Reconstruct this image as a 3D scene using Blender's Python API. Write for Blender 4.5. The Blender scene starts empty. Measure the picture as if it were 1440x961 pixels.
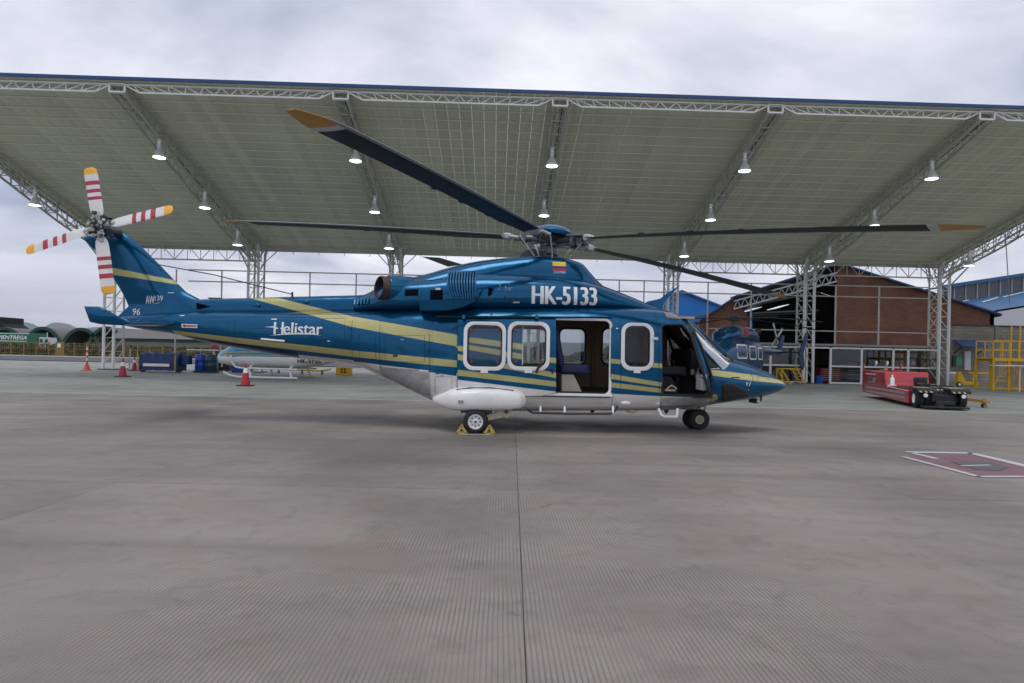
import bpy, bmesh, math, random
import numpy as np
from mathutils import Vector, Matrix
from mathutils.bvhtree import BVHTree
R = math.radians
random.seed(7)
scene = bpy.context.scene
col = scene.collection

# ---------------------------------------------------------------- camera, sky, sun, exposure
F, CAMH, YH, ROLL = 883.0, 1.365, 500.7, R(1.2)
cr, sr = math.cos(ROLL), math.sin(ROLL)
CR = Vector((cr, 0, sr)); CU = Vector((-sr, 0, cr)); CF = Vector((0, 1, 0))
cam_d = bpy.data.cameras.new('camera'); cam = bpy.data.objects.new('camera', cam_d); col.objects.link(cam)
cam.matrix_world = Matrix(((CR.x, CU.x, 0, 0), (0, 0, -1, 0), (CR.z, CU.z, 0, CAMH), (0, 0, 0, 1)))
cam_d.sensor_width = 36; cam_d.lens = 36 * F / 1440; cam_d.shift_y = (YH - 480.5) / 1440
cam_d.clip_start = .05; cam_d.clip_end = 40000
scene.camera = cam
SUN_EL, SUN_AZ = R(74), R(205)
w = bpy.data.worlds.new('World'); scene.world = w; w.use_nodes = True
nt = w.node_tree; N = nt.nodes; L = nt.links; N.clear()
def nd(t, **k):
    n = N.new(t)
    for a, b in k.items(): setattr(n, a, b)
    return n
wo = nd('ShaderNodeOutputWorld'); bg = nd('ShaderNodeBackground'); bg.inputs[1].default_value = .1
sky = nd('ShaderNodeTexSky', sky_type='NISHITA'); sky.sun_disc = False; sky.sun_elevation = SUN_EL; sky.sun_rotation = SUN_AZ
tc = nd('ShaderNodeTexCoord'); sp = nd('ShaderNodeSeparateXYZ'); L.new(tc.outputs['Generated'], sp.inputs[0])
def mth(op, a, b=None, c=None, clamp=False):
    n = N.new('ShaderNodeMath'); n.operation = op; n.use_clamp = clamp
    for i, v in enumerate((a, b, c)):
        if v is None: continue
        if hasattr(v, 'links'): L.new(v, n.inputs[i])
        else: n.inputs[i].default_value = v
    return n.outputs[0]
zz = mth('ADD', mth('MAXIMUM', sp.outputs[2], 0), .22)
cx = nd('ShaderNodeCombineXYZ'); L.new(mth('DIVIDE', sp.outputs[0], zz), cx.inputs[0]); L.new(mth('DIVIDE', sp.outputs[1], zz), cx.inputs[1])
n1 = nd('ShaderNodeTexNoise'); n1.inputs['Scale'].default_value = .8; n1.inputs['Detail'].default_value = 7; n1.inputs['Roughness'].default_value = .55; n1.inputs['Distortion'].default_value = .5
L.new(cx.outputs[0], n1.inputs['Vector'])
rp = nd('ShaderNodeValToRGB'); L.new(n1.outputs[0], rp.inputs[0])
e = rp.color_ramp.elements; e[0].position = .34; e[0].color = (2.9, 3.3, 4.6, 1); e[1].position = .60; e[1].color = (8.9, 8.9, 9.3, 1)
# clouds thin to a duller, faintly pink band just over the horizon, the same all round
hz = mth('SUBTRACT', 1, mth('MULTIPLY', mth('MAXIMUM', sp.outputs[2], 0), 6.0), clamp=True)
mixh = nd('ShaderNodeMix', data_type='RGBA'); L.new(mth('MULTIPLY', hz, .5), mixh.inputs[0]); L.new(rp.outputs[0], mixh.inputs[6]); mixh.inputs[7].default_value = (5.3, 5.0, 5.9, 1)
mix = nd('ShaderNodeMix', data_type='RGBA'); mix.inputs[0].default_value = .9
L.new(sky.outputs[0], mix.inputs[6]); L.new(mixh.outputs[2], mix.inputs[7])
L.new(mix.outputs[2], bg.inputs[0]); L.new(bg.outputs[0], wo.inputs[0])
sd = bpy.data.lights.new('sun', 'SUN'); sd.energy = .9; sd.angle = R(26); sd.color = (1, .97, .93)
so = bpy.data.objects.new('sun', sd); col.objects.link(so)
so.rotation_euler = (Vector((math.sin(SUN_AZ) * math.cos(SUN_EL), math.cos(SUN_AZ) * math.cos(SUN_EL), math.sin(SUN_EL)))).to_track_quat('Z', 'Y').to_euler()
vs = scene.view_settings; vs.view_transform = 'Standard'; vs.look = 'None'; vs.exposure = .34; vs.gamma = 1; vs.use_curve_mapping = False
scene.cycles.max_bounces = 6; scene.cycles.diffuse_bounces = 4; scene.cycles.glossy_bounces = 3; scene.cycles.transmission_bounces = 3; scene.cycles.volume_bounces = 0; scene.cycles.transparent_max_bounces = 12

# ---------------------------------------------------------------- pixels to places
def ray(px, py): return CF + CR * ((px - 720) / F) - CU * ((py - YH) / F)
def at(px, py, Y):
    d = ray(px, py); return Vector((0, 0, CAMH)) + d * (Y / d.y)
def gnd(px, py, z=0):
    d = ray(px, py); t = (z - CAMH) / d.z; return Vector((0, 0, CAMH)) + d * t

# ---------------------------------------------------------------- materials
MATS = {}
def newmat(name):
    m = bpy.data.materials.new(name); m.use_nodes = True; MATS[name] = m
    return m, m.node_tree.nodes, m.node_tree.links, m.node_tree.nodes['Principled BSDF']
def mat(name, c, rough=.5, metal=0, var=.12, scale=6, bump=0, bscale=60, coat=0, emit=None, es=0, rnd=0, dirt=None, dscale=1.5, damt=.5, spec=.5):
    """plain procedural surface: colour broken up by noise, optional per-object variation, dirt patches and bump"""
    m, n, l, b = newmat(name)
    t = n.new('ShaderNodeTexCoord'); no = n.new('ShaderNodeTexNoise'); no.inputs['Scale'].default_value = scale; no.inputs['Detail'].default_value = 6; no.inputs['Roughness'].default_value = .6
    l.new(t.outputs['Object'], no.inputs['Vector'])
    mx = n.new('ShaderNodeMix'); mx.data_type = 'RGBA'; l.new(no.outputs[0], mx.inputs[0])
    mx.inputs[6].default_value = tuple(max(0, v * (1 - var)) for v in c) + (1,); mx.inputs[7].default_value = tuple(min(1, v * (1 + var)) for v in c) + (1,)
    out = mx.outputs[2]
    if dirt:
        d2 = n.new('ShaderNodeTexNoise'); d2.inputs['Scale'].default_value = dscale; d2.inputs['Detail'].default_value = 8; d2.inputs['Roughness'].default_value = .65
        l.new(t.outputs['Object'], d2.inputs['Vector'])
        r = n.new('ShaderNodeMapRange'); r.inputs[1].default_value = .48; r.inputs[2].default_value = .72; r.inputs[4].default_value = damt; l.new(d2.outputs[0], r.inputs[0])
        m2 = n.new('ShaderNodeMix'); m2.data_type = 'RGBA'; l.new(r.outputs[0], m2.inputs[0]); l.new(out, m2.inputs[6]); m2.inputs[7].default_value = tuple(dirt) + (1,)
        out = m2.outputs[2]
    if rnd:
        oi = n.new('ShaderNodeObjectInfo'); r = n.new('ShaderNodeMapRange'); r.inputs[3].default_value = 1 - rnd; r.inputs[4].default_value = 1 + rnd; l.new(oi.outputs['Random'], r.inputs[0])
        hs = n.new('ShaderNodeHueSaturation'); l.new(r.outputs[0], hs.inputs['Value']); l.new(out, hs.inputs['Color']); out = hs.outputs[0]
    l.new(out, b.inputs['Base Color'])
    b.inputs['Roughness'].default_value = rough; b.inputs['Metallic'].default_value = metal; b.inputs['Coat Weight'].default_value = coat; b.inputs['Coat Roughness'].default_value = .06
    b.inputs['Specular IOR Level'].default_value = spec
    rr = n.new('ShaderNodeMapRange'); rr.inputs[3].default_value = max(.02, rough - .08); rr.inputs[4].default_value = min(1, rough + .1); l.new(no.outputs[0], rr.inputs[0]); l.new(rr.outputs[0], b.inputs['Roughness'])
    if bump:
        bn = n.new('ShaderNodeTexNoise'); bn.inputs['Scale'].default_value = bscale; bn.inputs['Detail'].default_value = 4; l.new(t.outputs['Object'], bn.inputs['Vector'])
        bp = n.new('ShaderNodeBump'); bp.inputs['Strength'].default_value = bump; bp.inputs['Distance'].default_value = .02; l.new(bn.outputs[0], bp.inputs['Height']); l.new(bp.outputs[0], b.inputs['Normal'])
    if emit: b.inputs['Emission Color'].default_value = tuple(emit) + (1,); b.inputs['Emission Strength'].default_value = es
    return m
def glass(name, tint=(.9, .95, 1), refl=1.0, tintamt=.0, rough=.02):
    m, n, l, b = newmat(name)
    n.remove(b); o = n['Material Output']
    tr = n.new('ShaderNodeBsdfTransparent'); tr.inputs[0].default_value = tuple(v * (1 - tintamt) for v in tint) + (1,)
    gl = n.new('ShaderNodeBsdfGlossy'); gl.inputs['Roughness'].default_value = rough; gl.inputs[0].default_value = (1, 1, 1, 1)
    fr = n.new('ShaderNodeFresnel'); fr.inputs[0].default_value = 1.5
    mu = n.new('ShaderNodeMath'); mu.operation = 'MULTIPLY'; mu.inputs[1].default_value = refl; mu.use_clamp = True; l.new(fr.outputs[0], mu.inputs[0])
    ms = n.new('ShaderNodeMixShader'); l.new(mu.outputs[0], ms.inputs[0]); l.new(tr.outputs[0], ms.inputs[1]); l.new(gl.outputs[0], ms.inputs[2]); l.new(ms.outputs[0], o.inputs[0])
    return m

# ---------------------------------------------------------------- mesh helpers
class MB:
    def __init__(s): s.v = []; s.f = []; s.m = []
    def add(s, vs_, fs, mi=0):
        o = len(s.v); s.v += [tuple(v) for v in vs_]; s.f += [tuple(i + o for i in f) for f in fs]; s.m += [mi] * len(fs)
    def box(s, c, d, rz=0, mi=0, M=None):
        x, y, z = d[0] / 2, d[1] / 2, d[2] / 2
        vs_ = [Vector((a * x, b * y, e * z)) for e in (-1, 1) for b in (-1, 1) for a in (-1, 1)]
        if M is not None: vs_ = [M @ v for v in vs_]
        cc, ss = math.cos(rz), math.sin(rz)
        vs_ = [(c[0] + v.x * cc - v.y * ss, c[1] + v.x * ss + v.y * cc, c[2] + v.z) for v in vs_]
        s.add(vs_, [(0, 2, 3, 1), (4, 5, 7, 6), (0, 1, 5, 4), (2, 6, 7, 3), (0, 4, 6, 2), (1, 3, 7, 5)], mi)
    def bar(s, p, q, wd, ht=None, mi=0):
        """square bar from p to q"""
        p, q = Vector(p), Vector(q); ht = ht or wd; d = (q - p)
        if d.length < 1e-6: return
        d.normalize(); up = Vector((0, 0, 1)) if abs(d.z) < .95 else Vector((0, 1, 0))
        a = d.cross(up).normalized() * wd / 2; b = a.cross(d).normalized() * ht / 2
        s.add([p - a - b, p + a - b, p + a + b, p - a + b, q - a - b, q + a - b, q + a + b, q - a + b], [(0, 1, 2, 3), (7, 6, 5, 4), (0, 4, 5, 1), (1, 5, 6, 2), (2, 6, 7, 3), (3, 7, 4, 0)], mi)
    def tube(s, pts, r, n=8, cap=True, mi=0):
        pts = [Vector(p) for p in pts]; rs = r if isinstance(r, (list, tuple)) else [r] * len(pts); rings = []; pa = None
        for i, p in enumerate(pts):
            d = (pts[min(i + 1, len(pts) - 1)] - pts[max(i - 1, 0)]).normalized()
            if pa is None:
                up = Vector((0, 0, 1)) if abs(d.z) < .9 else Vector((0, 1, 0)); a = d.cross(up).normalized()
            else: a = (pa - d * pa.dot(d)).normalized()
            pa = a; b = d.cross(a)
            rings.append([p + (a * math.cos(t) + b * math.sin(t)) * rs[i] for t in [2 * math.pi * k / n for k in range(n)]])
        s.loft(rings, cap, mi)
    def loft(s, rings, cap=True, mi=0, closed=True):
        n = len(rings[0]); vs_ = [v for r_ in rings for v in r_]; fs = []
        for i in range(len(rings) - 1):
            for k in range(n if closed else n - 1):
                a, b = i * n + k, i * n + (k + 1) % n; fs.append((a, b, b + n, a + n))
        if cap: fs.append(tuple(range(n - 1, -1, -1))); fs.append(tuple(range((len(rings) - 1) * n, len(rings) * n)))
        s.add(vs_, fs, mi)
    def lathe(s, c, axis, prof, n=20, mi=0, cap=False):
        """prof: (distance along axis, radius)"""
        ax = Vector(axis).normalized(); up = Vector((0, 0, 1)) if abs(ax.z) < .9 else Vector((1, 0, 0)); a = ax.cross(up).normalized(); b = ax.cross(a); c = Vector(c)
        s.loft([[c + ax * h + (a * math.cos(t) + b * math.sin(t)) * r_ for t in [2 * math.pi * k / n for k in range(n)]] for h, r_ in prof], cap, mi)
    def prism(s, poly, d, mi=0):
        """poly: 3-D points of a flat outline, pushed by vector d"""
        n = len(poly); d = Vector(d); P = [Vector(p) for p in poly]
        s.add(P + [p + d for p in P], [tuple(range(n)), tuple(range(2 * n - 1, n - 1, -1))] + [(k, k + n, (k + 1) % n + n, (k + 1) % n) for k in range(n)], mi)
    def mesh(s, name, mats, smooth=False, ang=None):
        me = bpy.data.meshes.new(name); me.from_pydata(s.v, [], s.f); me.update()
        bm = bmesh.new(); bm.from_mesh(me); bmesh.ops.recalc_face_normals(bm, faces=bm.faces); bm.to_mesh(me); bm.free()
        for m in (mats if isinstance(mats, (list, tuple)) else [mats]): me.materials.append(MATS[m] if isinstance(m, str) else m)
        if len(set(s.m)) > 1: me.polygons.foreach_set('material_index', s.m)
        if smooth:
            me.polygons.foreach_set('use_smooth', [True] * len(me.polygons))
            me.set_sharp_from_angle(angle=R(ang if ang else 40))
        return me
    def build(s, name, mats, parent=None, smooth=False, ang=None, bevel=0):
        o = link(name, s.mesh(name, mats, smooth, ang), parent)
        if bevel:
            b = o.modifiers.new('bevel', 'BEVEL'); b.width = bevel; b.segments = 2; b.limit_method = 'ANGLE'
        return o
def link(name, data, parent=None):
    o = bpy.data.objects.new(name, data); col.objects.link(o); o.parent = parent; return o
def tag(o, label, cat=None, group=None, kind=None):
    if label: o['label'] = label
    if cat: o['category'] = cat
    if group: o['group'] = group
    if kind: o['kind'] = kind
    return o
def empty(name, loc, label, cat, group=None, rz=0):
    o = bpy.data.objects.new(name, None); col.objects.link(o); o.location = loc; o.rotation_euler.z = rz; o.empty_display_size = .2
    return tag(o, label, cat, group)
def copy_tree(o, parent=None):
    c = o.copy(); col.objects.link(c)
    if parent: c.parent = parent
    for ch in [x for x in bpy.data.objects if x.parent == o]: copy_tree(ch, c)
    return c
def text_mesh(body, bold=0.0, shear=0.0):
    """letters as a flat mesh in x,y, scaled to unit height, starting at 0,0"""
    cu = bpy.data.curves.new('letters', 'FONT'); cu.body = body; cu.offset = bold; cu.shear = shear; cu.resolution_u = 4
    ob = bpy.data.objects.new('letters', cu); col.objects.link(ob)
    dg = bpy.context.evaluated_depsgraph_get(); dg.update()
    me = bpy.data.meshes.new_from_object(ob.evaluated_get(dg)); bpy.data.objects.remove(ob); bpy.data.curves.remove(cu)
    return me
def pchip(x, y, xs):
    x, y, xs = map(lambda a: np.asarray(a, float), (x, y, xs))
    if x[0] > x[-1]: x, y = x[::-1], y[::-1]
    h = np.diff(x); d = np.diff(y) / h; m = np.zeros_like(y)
    for i in range(1, len(x) - 1):
        if d[i - 1] * d[i] > 0:
            w1, w2 = 2 * h[i] + h[i - 1], h[i] + 2 * h[i - 1]; m[i] = (w1 + w2) / (w1 / d[i - 1] + w2 / d[i])
    m[0], m[-1] = d[0], d[-1]
    k = np.clip(np.searchsorted(x, xs) - 1, 0, len(h) - 1); t = (xs - x[k]) / h[k]
    return (1 + 2 * t) * (1 - t) ** 2 * y[k] + t * (1 - t) ** 2 * h[k] * m[k] + t * t * (3 - 2 * t) * y[k + 1] + t * t * (t - 1) * h[k] * m[k + 1]
def superring(wd, zb, zt, n, N_=72, wide=.5):
    """rounded-box outline (l, z), evenly spaced along its length; wide = height of the widest point, 0..1"""
    zc = zb + (zt - zb) * wide; P = []
    for k in range(720):
        t = 2 * math.pi * k / 720; c, s_ = math.cos(t), math.sin(t)
        h = (zt - zc) if s_ > 0 else (zc - zb)
        m_ = n if s_ > 0 else n * (1 + .8 * min(1, max(0, (n - 3.2) / 1.2)) * (n > 3.2))
        P.append((wd * math.copysign(abs(c) ** (2 / m_), c), zc + h * math.copysign(abs(s_) ** (2 / m_), s_)))
    P = np.array(P + [P[0]]); seg = np.hypot(*np.diff(P, axis=0).T); cum = np.r_[0, np.cumsum(seg)]; q = np.linspace(0, cum[-1], N_ + 1)[:-1]
    return list(zip(np.interp(q, cum, P[:, 0]), np.interp(q, cum, P[:, 1])))
def rrect(x0, x1, z0, z1, r, n=5):
    P = []
    for (cx_, cz_, a0) in ((x1 - r, z1 - r, 0), (x0 + r, z1 - r, 90), (x0 + r, z0 + r, 180), (x1 - r, z0 + r, 270)):
        for k in range(n + 1): a = R(a0 + 90 * k / n); P.append((cx_ + r * math.cos(a), cz_ + r * math.sin(a)))
    return P
def tri_clean(me):
    return me
# ---------------------------------------------------------------- materials used all over
mat('white_paint', (.84, .83, .82), .35, var=.04, coat=.3, dirt=(.55, .52, .48), dscale=2.2, damt=.3)
mat('white_frame', (.78, .78, .78), .4, var=.04)
mat('steel_cream', (.50, .50, .46), .5, var=.08, dirt=(.33, .30, .25), dscale=.8, damt=.5)
mat('black_rubber', (.018, .018, .02), .75, var=.3, bump=.2, bscale=90)
mat('black_plastic', (.015, .016, .018), .45, var=.2)
mat('dark_metal', (.07, .07, .075), .4, metal=.7, var=.3)
mat('hub_metal', (.13, .135, .15), .38, metal=.75, var=.35, scale=18)
mat('pale_grip', (.46, .46, .46), .45, var=.12, scale=12, dirt=(.25, .24, .23), dscale=8)
mat('tan_gear', (.56, .50, .38), .45, var=.1, dirt=(.2, .17, .13), dscale=6)
mat('rotor_navy', (.003, .012, .022), .5, var=.25, scale=3, spec=.22)
mat('rotor_edge', (.24, .26, .29), .4, metal=.4, var=.15)
mat('tip_orange', (.42, .23, .05), .5, var=.15, scale=9, dirt=(.30, .15, .03), dscale=9)
mat('tip_grey', (.45, .46, .50), .45, var=.1)
mat('tail_white', (.66, .65, .66), .4, var=.06, dirt=(.4, .38, .37), dscale=5, damt=.4)
mat('tail_red', (.36, .018, .045), .4, var=.1)
mat('tail_yellow', (.75, .38, .02), .4, var=.1)
mat('quilt_grey', (.36, .35, .35), .5, metal=.35, var=.35, scale=7, bump=.9, bscale=9, dirt=(.2, .19, .18), dscale=5)
mat('trim_brown', (.24, .175, .12), .6, var=.15, scale=3)
mat('smoke_panel', (.16, .155, .17), .12, var=.25, scale=5, spec=.8)
mat('trim_dark', (.02, .02, .022), .6, var=.2)
mat('seat_navy', (.010, .016, .075), .65, var=.2, scale=14, bump=.1)
mat('seat_cream', (.42, .38, .32), .6, var=.1)
mat('letter_white', (.78, .79, .80), .4, var=.04)
mat('letter_grey', (.36, .45, .52), .4, var=.05)
mat('exhaust_brown', (.075, .052, .042), .55, metal=.6, var=.35, scale=8)
mat('flag_yellow', (.75, .50, .02), .45, var=.05); mat('flag_blue', (.01, .02, .16), .45, var=.05); mat('flag_red', (.55, .01, .04), .45, var=.05)
mat('slat_dark', (.002, .005, .010), .8, var=.2, spec=.05)
mat('slat_blue', (.001, .10, .24), .5, metal=.2, var=.1)
mat('antenna_black', (.01, .012, .016), .4, var=.1)
mat('blue_gloss', (.0004, .10, .22), .25, metal=.5, var=.1, coat=.3)
glass('cabin_glass', (.93, .95, .95), .9, .03)
glass('windscreen_glass', (.86, .9, .92), 7.0, .05, .05)
glass('smoke_glass', (.35, .38, .42), 2.0, .3)
glass('far_glass', (.6, .65, .68), 1.6, .2)

# ================================================================ THE HELICOPTER
HX, HY, HYAW = 3.6863, 12.4231, .0098
hc, hs_ = math.cos(HYAW), math.sin(HYAW)
def hp(px, py, l):
    """picture point -> (u, z) on the helicopter's lengthwise plane at sideways offset l (l < 0: the side we see)"""
    d = ray(px, py); t = (l - HX * hs_ + HY * hc) / (-d.x * hs_ + d.y * hc)
    X, Y = d.x * t, d.y * t
    return ((X - HX) * hc + (Y - HY) * hs_, CAMH + d.z * t)
def hp3(px, py, l): u, z = hp(px, py, l); return Vector((u, l, z))
heli = empty('helicopter', (HX, HY, 0), 'large blue helicopter with gold stripes and white belly parked on the apron', 'helicopter', rz=HYAW)

def polymask(n, l, xz, poly, soft=.004):
    cxm = sum(p[0] for p in poly) / len(poly); czm = sum(p[1] for p in poly) / len(poly); prev = None
    for i in range(len(poly)):
        a, b = poly[i], poly[(i + 1) % len(poly)]; ex, ez = b[0] - a[0], b[1] - a[1]; ln = math.hypot(ex, ez)
        if ln < 1e-6: continue
        nx, nz = -ez / ln, ex / ln; dd = nx * a[0] + nz * a[1]
        if nx * cxm + nz * czm < dd: nx, nz, dd = -nx, -nz, -dd
        dp = n.new('ShaderNodeVectorMath'); dp.operation = 'DOT_PRODUCT'; l.new(xz, dp.inputs[0]); dp.inputs[1].default_value = (nx, 0, nz)
        sb = n.new('ShaderNodeMath'); sb.operation = 'SUBTRACT'; l.new(dp.outputs['Value'], sb.inputs[0]); sb.inputs[1].default_value = dd
        if prev is None: prev = sb.outputs[0]
        else:
            mn = n.new('ShaderNodeMath'); mn.operation = 'MINIMUM'; l.new(prev, mn.inputs[0]); l.new(sb.outputs[0], mn.inputs[1]); prev = mn.outputs[0]
    mr = n.new('ShaderNodeMapRange'); mr.inputs[1].default_value = -soft / 2; mr.inputs[2].default_value = soft / 2; l.new(prev, mr.inputs[0])
    return mr.outputs[0]
def livery(name, white, gold, blue2=()):
    """glossy metallic blue paint with sharp-edged white and gold fields (polygons in side view)"""
    m, n, l, b = newmat(name)
    t = n.new('ShaderNodeTexCoord'); xz = t.outputs['Object']
    no = n.new('ShaderNodeTexNoise'); no.inputs['Scale'].default_value = 2.5; no.inputs['Detail'].default_value = 8; l.new(xz, no.inputs['Vector'])
    def vmix(c1, c2):
        mx = n.new('ShaderNodeMix'); mx.data_type = 'RGBA'; l.new(no.outputs[0], mx.inputs[0]); mx.inputs[6].default_value = c1 + (1,); mx.inputs[7].default_value = c2 + (1,); return mx.outputs[2]
    cur = vmix((.0001, .072, .168), (.0003, .092, .21)); mtl = None
    for polys, c in ((white, vmix((.84, .83, .82), (.74, .73, .72))), (blue2, vmix((.003, .012, .06), (.003, .016, .075))), (gold, vmix((.52, .485, .22), (.44, .41, .18)))):
        for p in polys:
            mk = polymask(n, l, xz, p)
            mx = n.new('ShaderNodeMix'); mx.data_type = 'RGBA'; l.new(mk, mx.inputs[0]); l.new(cur, mx.inputs[6]); l.new(c, mx.inputs[7]); cur = mx.outputs[2]
    # grime: fine speckles and soft streaks
    sp2 = n.new('ShaderNodeTexNoise'); sp2.inputs['Scale'].default_value = 38; sp2.inputs['Detail'].default_value = 3; l.new(xz, sp2.inputs['Vector'])
    r = n.new('ShaderNodeMapRange'); r.inputs[1].default_value = .62; r.inputs[2].default_value = .74; r.inputs[4].default_value = .12; l.new(sp2.outputs[0], r.inputs[0])
    mx = n.new('ShaderNodeMix'); mx.data_type = 'RGBA'; l.new(r.outputs[0], mx.inputs[0]); l.new(cur, mx.inputs[6]); mx.inputs[7].default_value = (.10, .13, .15, 1)
    l.new(mx.outputs[2], b.inputs['Base Color'])
    b.inputs['Metallic'].default_value = .55; b.inputs['Roughness'].default_value = .2; b.inputs['Coat Weight'].default_value = .22; b.inputs['Specular IOR Level'].default_value = .3; b.inputs['Coat Roughness'].default_value = .05
    # faint waviness of the skin panels
    wv = n.new('ShaderNodeTexNoise'); wv.inputs['Scale'].default_value = 3.2; wv.inputs['Detail'].default_value = 1; l.new(xz, wv.inputs['Vector'])
    bp = n.new('ShaderNodeBump'); bp.inputs['Strength'].default_value = .35; bp.inputs['Distance'].default_value = .02; l.new(wv.outputs[0], bp.inputs['Height']); l.new(bp.outputs[0], b.inputs['Normal']); l.new(bp.outputs[0], b.inputs['Coat Normal'])
    return m
def P2(lst, l): return [hp(q[0], q[1], q[2] if len(q) > 2 else l) for q in lst]
SIDE = -1.12
WHITE = [P2([(362, 493.5, -.45), (495, 507), (495, 640), (362, 640)], -.75), P2([(493, 507, -.75), (531, 513), (643, 525), (643, 660), (494, 660)], -.95),
         P2([(642, 525), (861, 552.6), (861, 660), (642, 660)], SIDE), P2([(860, 552.6), (929, 557.6), (992, 561), (992, 660), (860, 660)], SIDE), P2([(990, 561), (1006, 571), (1004, 600), (990, 600)], -.9)]
GOLD = [P2([(346, 418, -.3), (386, 418, -.3), (495, 445, -.75), (495, 460, -.75)], -.45), P2([(493, 444.6, -.75), (643, 471), (643, 487.5), (493, 459.6, -.75)], -1.1),
        P2([(641, 472), (735, 484), (735, 492.5), (641, 479.5)], SIDE), P2([(641, 482), (735, 498), (735, 506), (641, 489)], SIDE),
        P2([(238, 464.5), (332, 475), (332, 482.5), (244, 470)], -.35), P2([(331, 474.9, -.35), (495, 493), (495, 502), (331, 482.4, -.35)], -.75), P2([(493, 492.8, -.75), (643, 507), (643, 517), (493, 501.8, -.75)], -1.1),
        P2([(859, 504.5), (932, 511.8), (932, 518.3), (859, 511)], SIDE), P2([(859, 526), (932, 538.5), (932, 544.5), (859, 533)], SIDE), P2([(859, 538), (932, 547), (932, 553), (859, 545)], SIDE),
        P2([(994, 519.5, -.95), (1058, 527), (1058, 536), (994, 527.5, -.95)], -.6), P2([(1055, 526.5), (1108, 537, 0), (1108, 540.5, 0), (1055, 535.6)], -.6), P2([(992, 553.5), (1009, 555), (1013, 563), (1005, 569), (992, 563)], -.95),
        P2([(150, 375), (252, 395.5), (252, 400.5), (150, 385)], -.15)]
NAVY = [P2([(238, 470), (332, 483), (420, 495), (420, 520), (238, 500)], -.4)]
livery('livery_paint', WHITE, GOLD, NAVY)
livery('door_paint', [P2([(640, 534), (784, 551.3), (784, 580), (640, 580)], -1.2)],
       [P2([(640, 486), (784, 504), (784, 511.5), (640, 493)], -1.2), P2([(640, 497.5), (784, 525), (784, 532.3), (640, 505.5)], -1.2), P2([(640, 519.7), (784, 537), (784, 544.5), (640, 528)], -1.2)])

# ---- body: px, top, bottom, reference offset, half width, roundness, height of widest point
ST = [(1105, 541, 545, 0, .03, 2.2, .5), (1101, 535.5, 549, 0, .13, 2.2, .45), (1092, 528, 553.5, 0, .27, 2.25, .42), (1076, 519.5, 559, -.1, .45, 2.4, .42), (1055, 510.5, 563.5, -.2, .64, 2.5, .42),
      (1038, 505, 566, -.3, .78, 2.6, .42), (1026, 500, 568, -.3, .86, 2.6, .42), (1012, 487, 570, -.3, .94, 2.6, .40), (998, 473.5, 573.5, -.3, 1.0, 2.7, .40), (984, 460, 576, -.35, 1.05, 2.9, .42),
      (968, 446, 577, -.4, 1.09, 3.2, .42), (950, 438, 577, -.5, 1.11, 3.7, .45), (926, 433, 577, -.6, 1.12, 4.2, .45), (860, 431, 577, -.6, 1.12, 4.6, .45), (780, 431, 577, -.6, 1.12, 4.6, .45), (700, 431, 577, -.6, 1.12, 4.6, .45),
      (640, 431.5, 575, -.6, 1.11, 4.4, .45), (605, 432, 562, -.6, 1.07, 4.0, .47), (570, 433, 547, -.6, .99, 3.6, .5), (531, 434.5, 530, -.5, .88, 3.2, .5), (495, 436, 514.5, -.4, .77, 3.0, .5),
      (412, 437, 504, -.35, .58, 2.8, .5), (332, 437, 490.5, -.3, .46, 2.7, .5), (271, 437, 478.5, -.25, .36, 2.6, .5), (240, 438, 470, -.2, .31, 2.5, .5), (200, 441, 464, -.15, .22, 2.3, .5), (168, 445, 457, -.1, .08, 2.2, .5)]
def stations(ST, xref):
    T = []
    for px, t, b, lr, wd, ex, wi in ST:
        u = hp(px, (t + b) / 2, xref(lr, wd))[0]; T.append((u, hp(px, t, lr)[1], hp(px, b, lr * 1.0)[1], wd, ex, wi))
    return np.array(T)
def loft_rings(T, us, grow=0, N_=72):
    c = [pchip(T[:, 0], T[:, k], us) for k in range(1, 6)]
    return [[Vector((u, l, z)) for l, z in superring(max(.004, c[2][i] + grow), c[1][i] - grow * .5, c[0][i] + grow * .5, c[3][i], N_, c[4][i])] for i, u in enumerate(us)]
TB = stations(ST, lambda lr, wd: -wd * .75)
u_nose, u_tail = TB[0, 0], TB[-1, 0]; u_split = TB[20, 0]
def dens(u0, u1, n): return np.linspace(u0, u1, n)
us_body = np.r_[u_nose - (u_nose - TB[4, 0]) * (1 - np.cos(np.linspace(0, math.pi / 2, 14))), np.linspace(TB[4, 0] - .06, TB[11, 0], 26), np.linspace(TB[11, 0] - .1, u_split, 46)]
us_boom = np.linspace(u_split, u_tail, 46)
def bvh_of(mb): return BVHTree.FromPolygons([Vector(v) for v in mb.v], mb.f)
mbo = MB(); mbo.loft(loft_rings(TB, us_body)); BV_BODY = bvh_of(mbo)
mbb = MB(); mbb.loft(loft_rings(TB, us_boom)); BV_BOOM = bvh_of(mbb)
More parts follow.
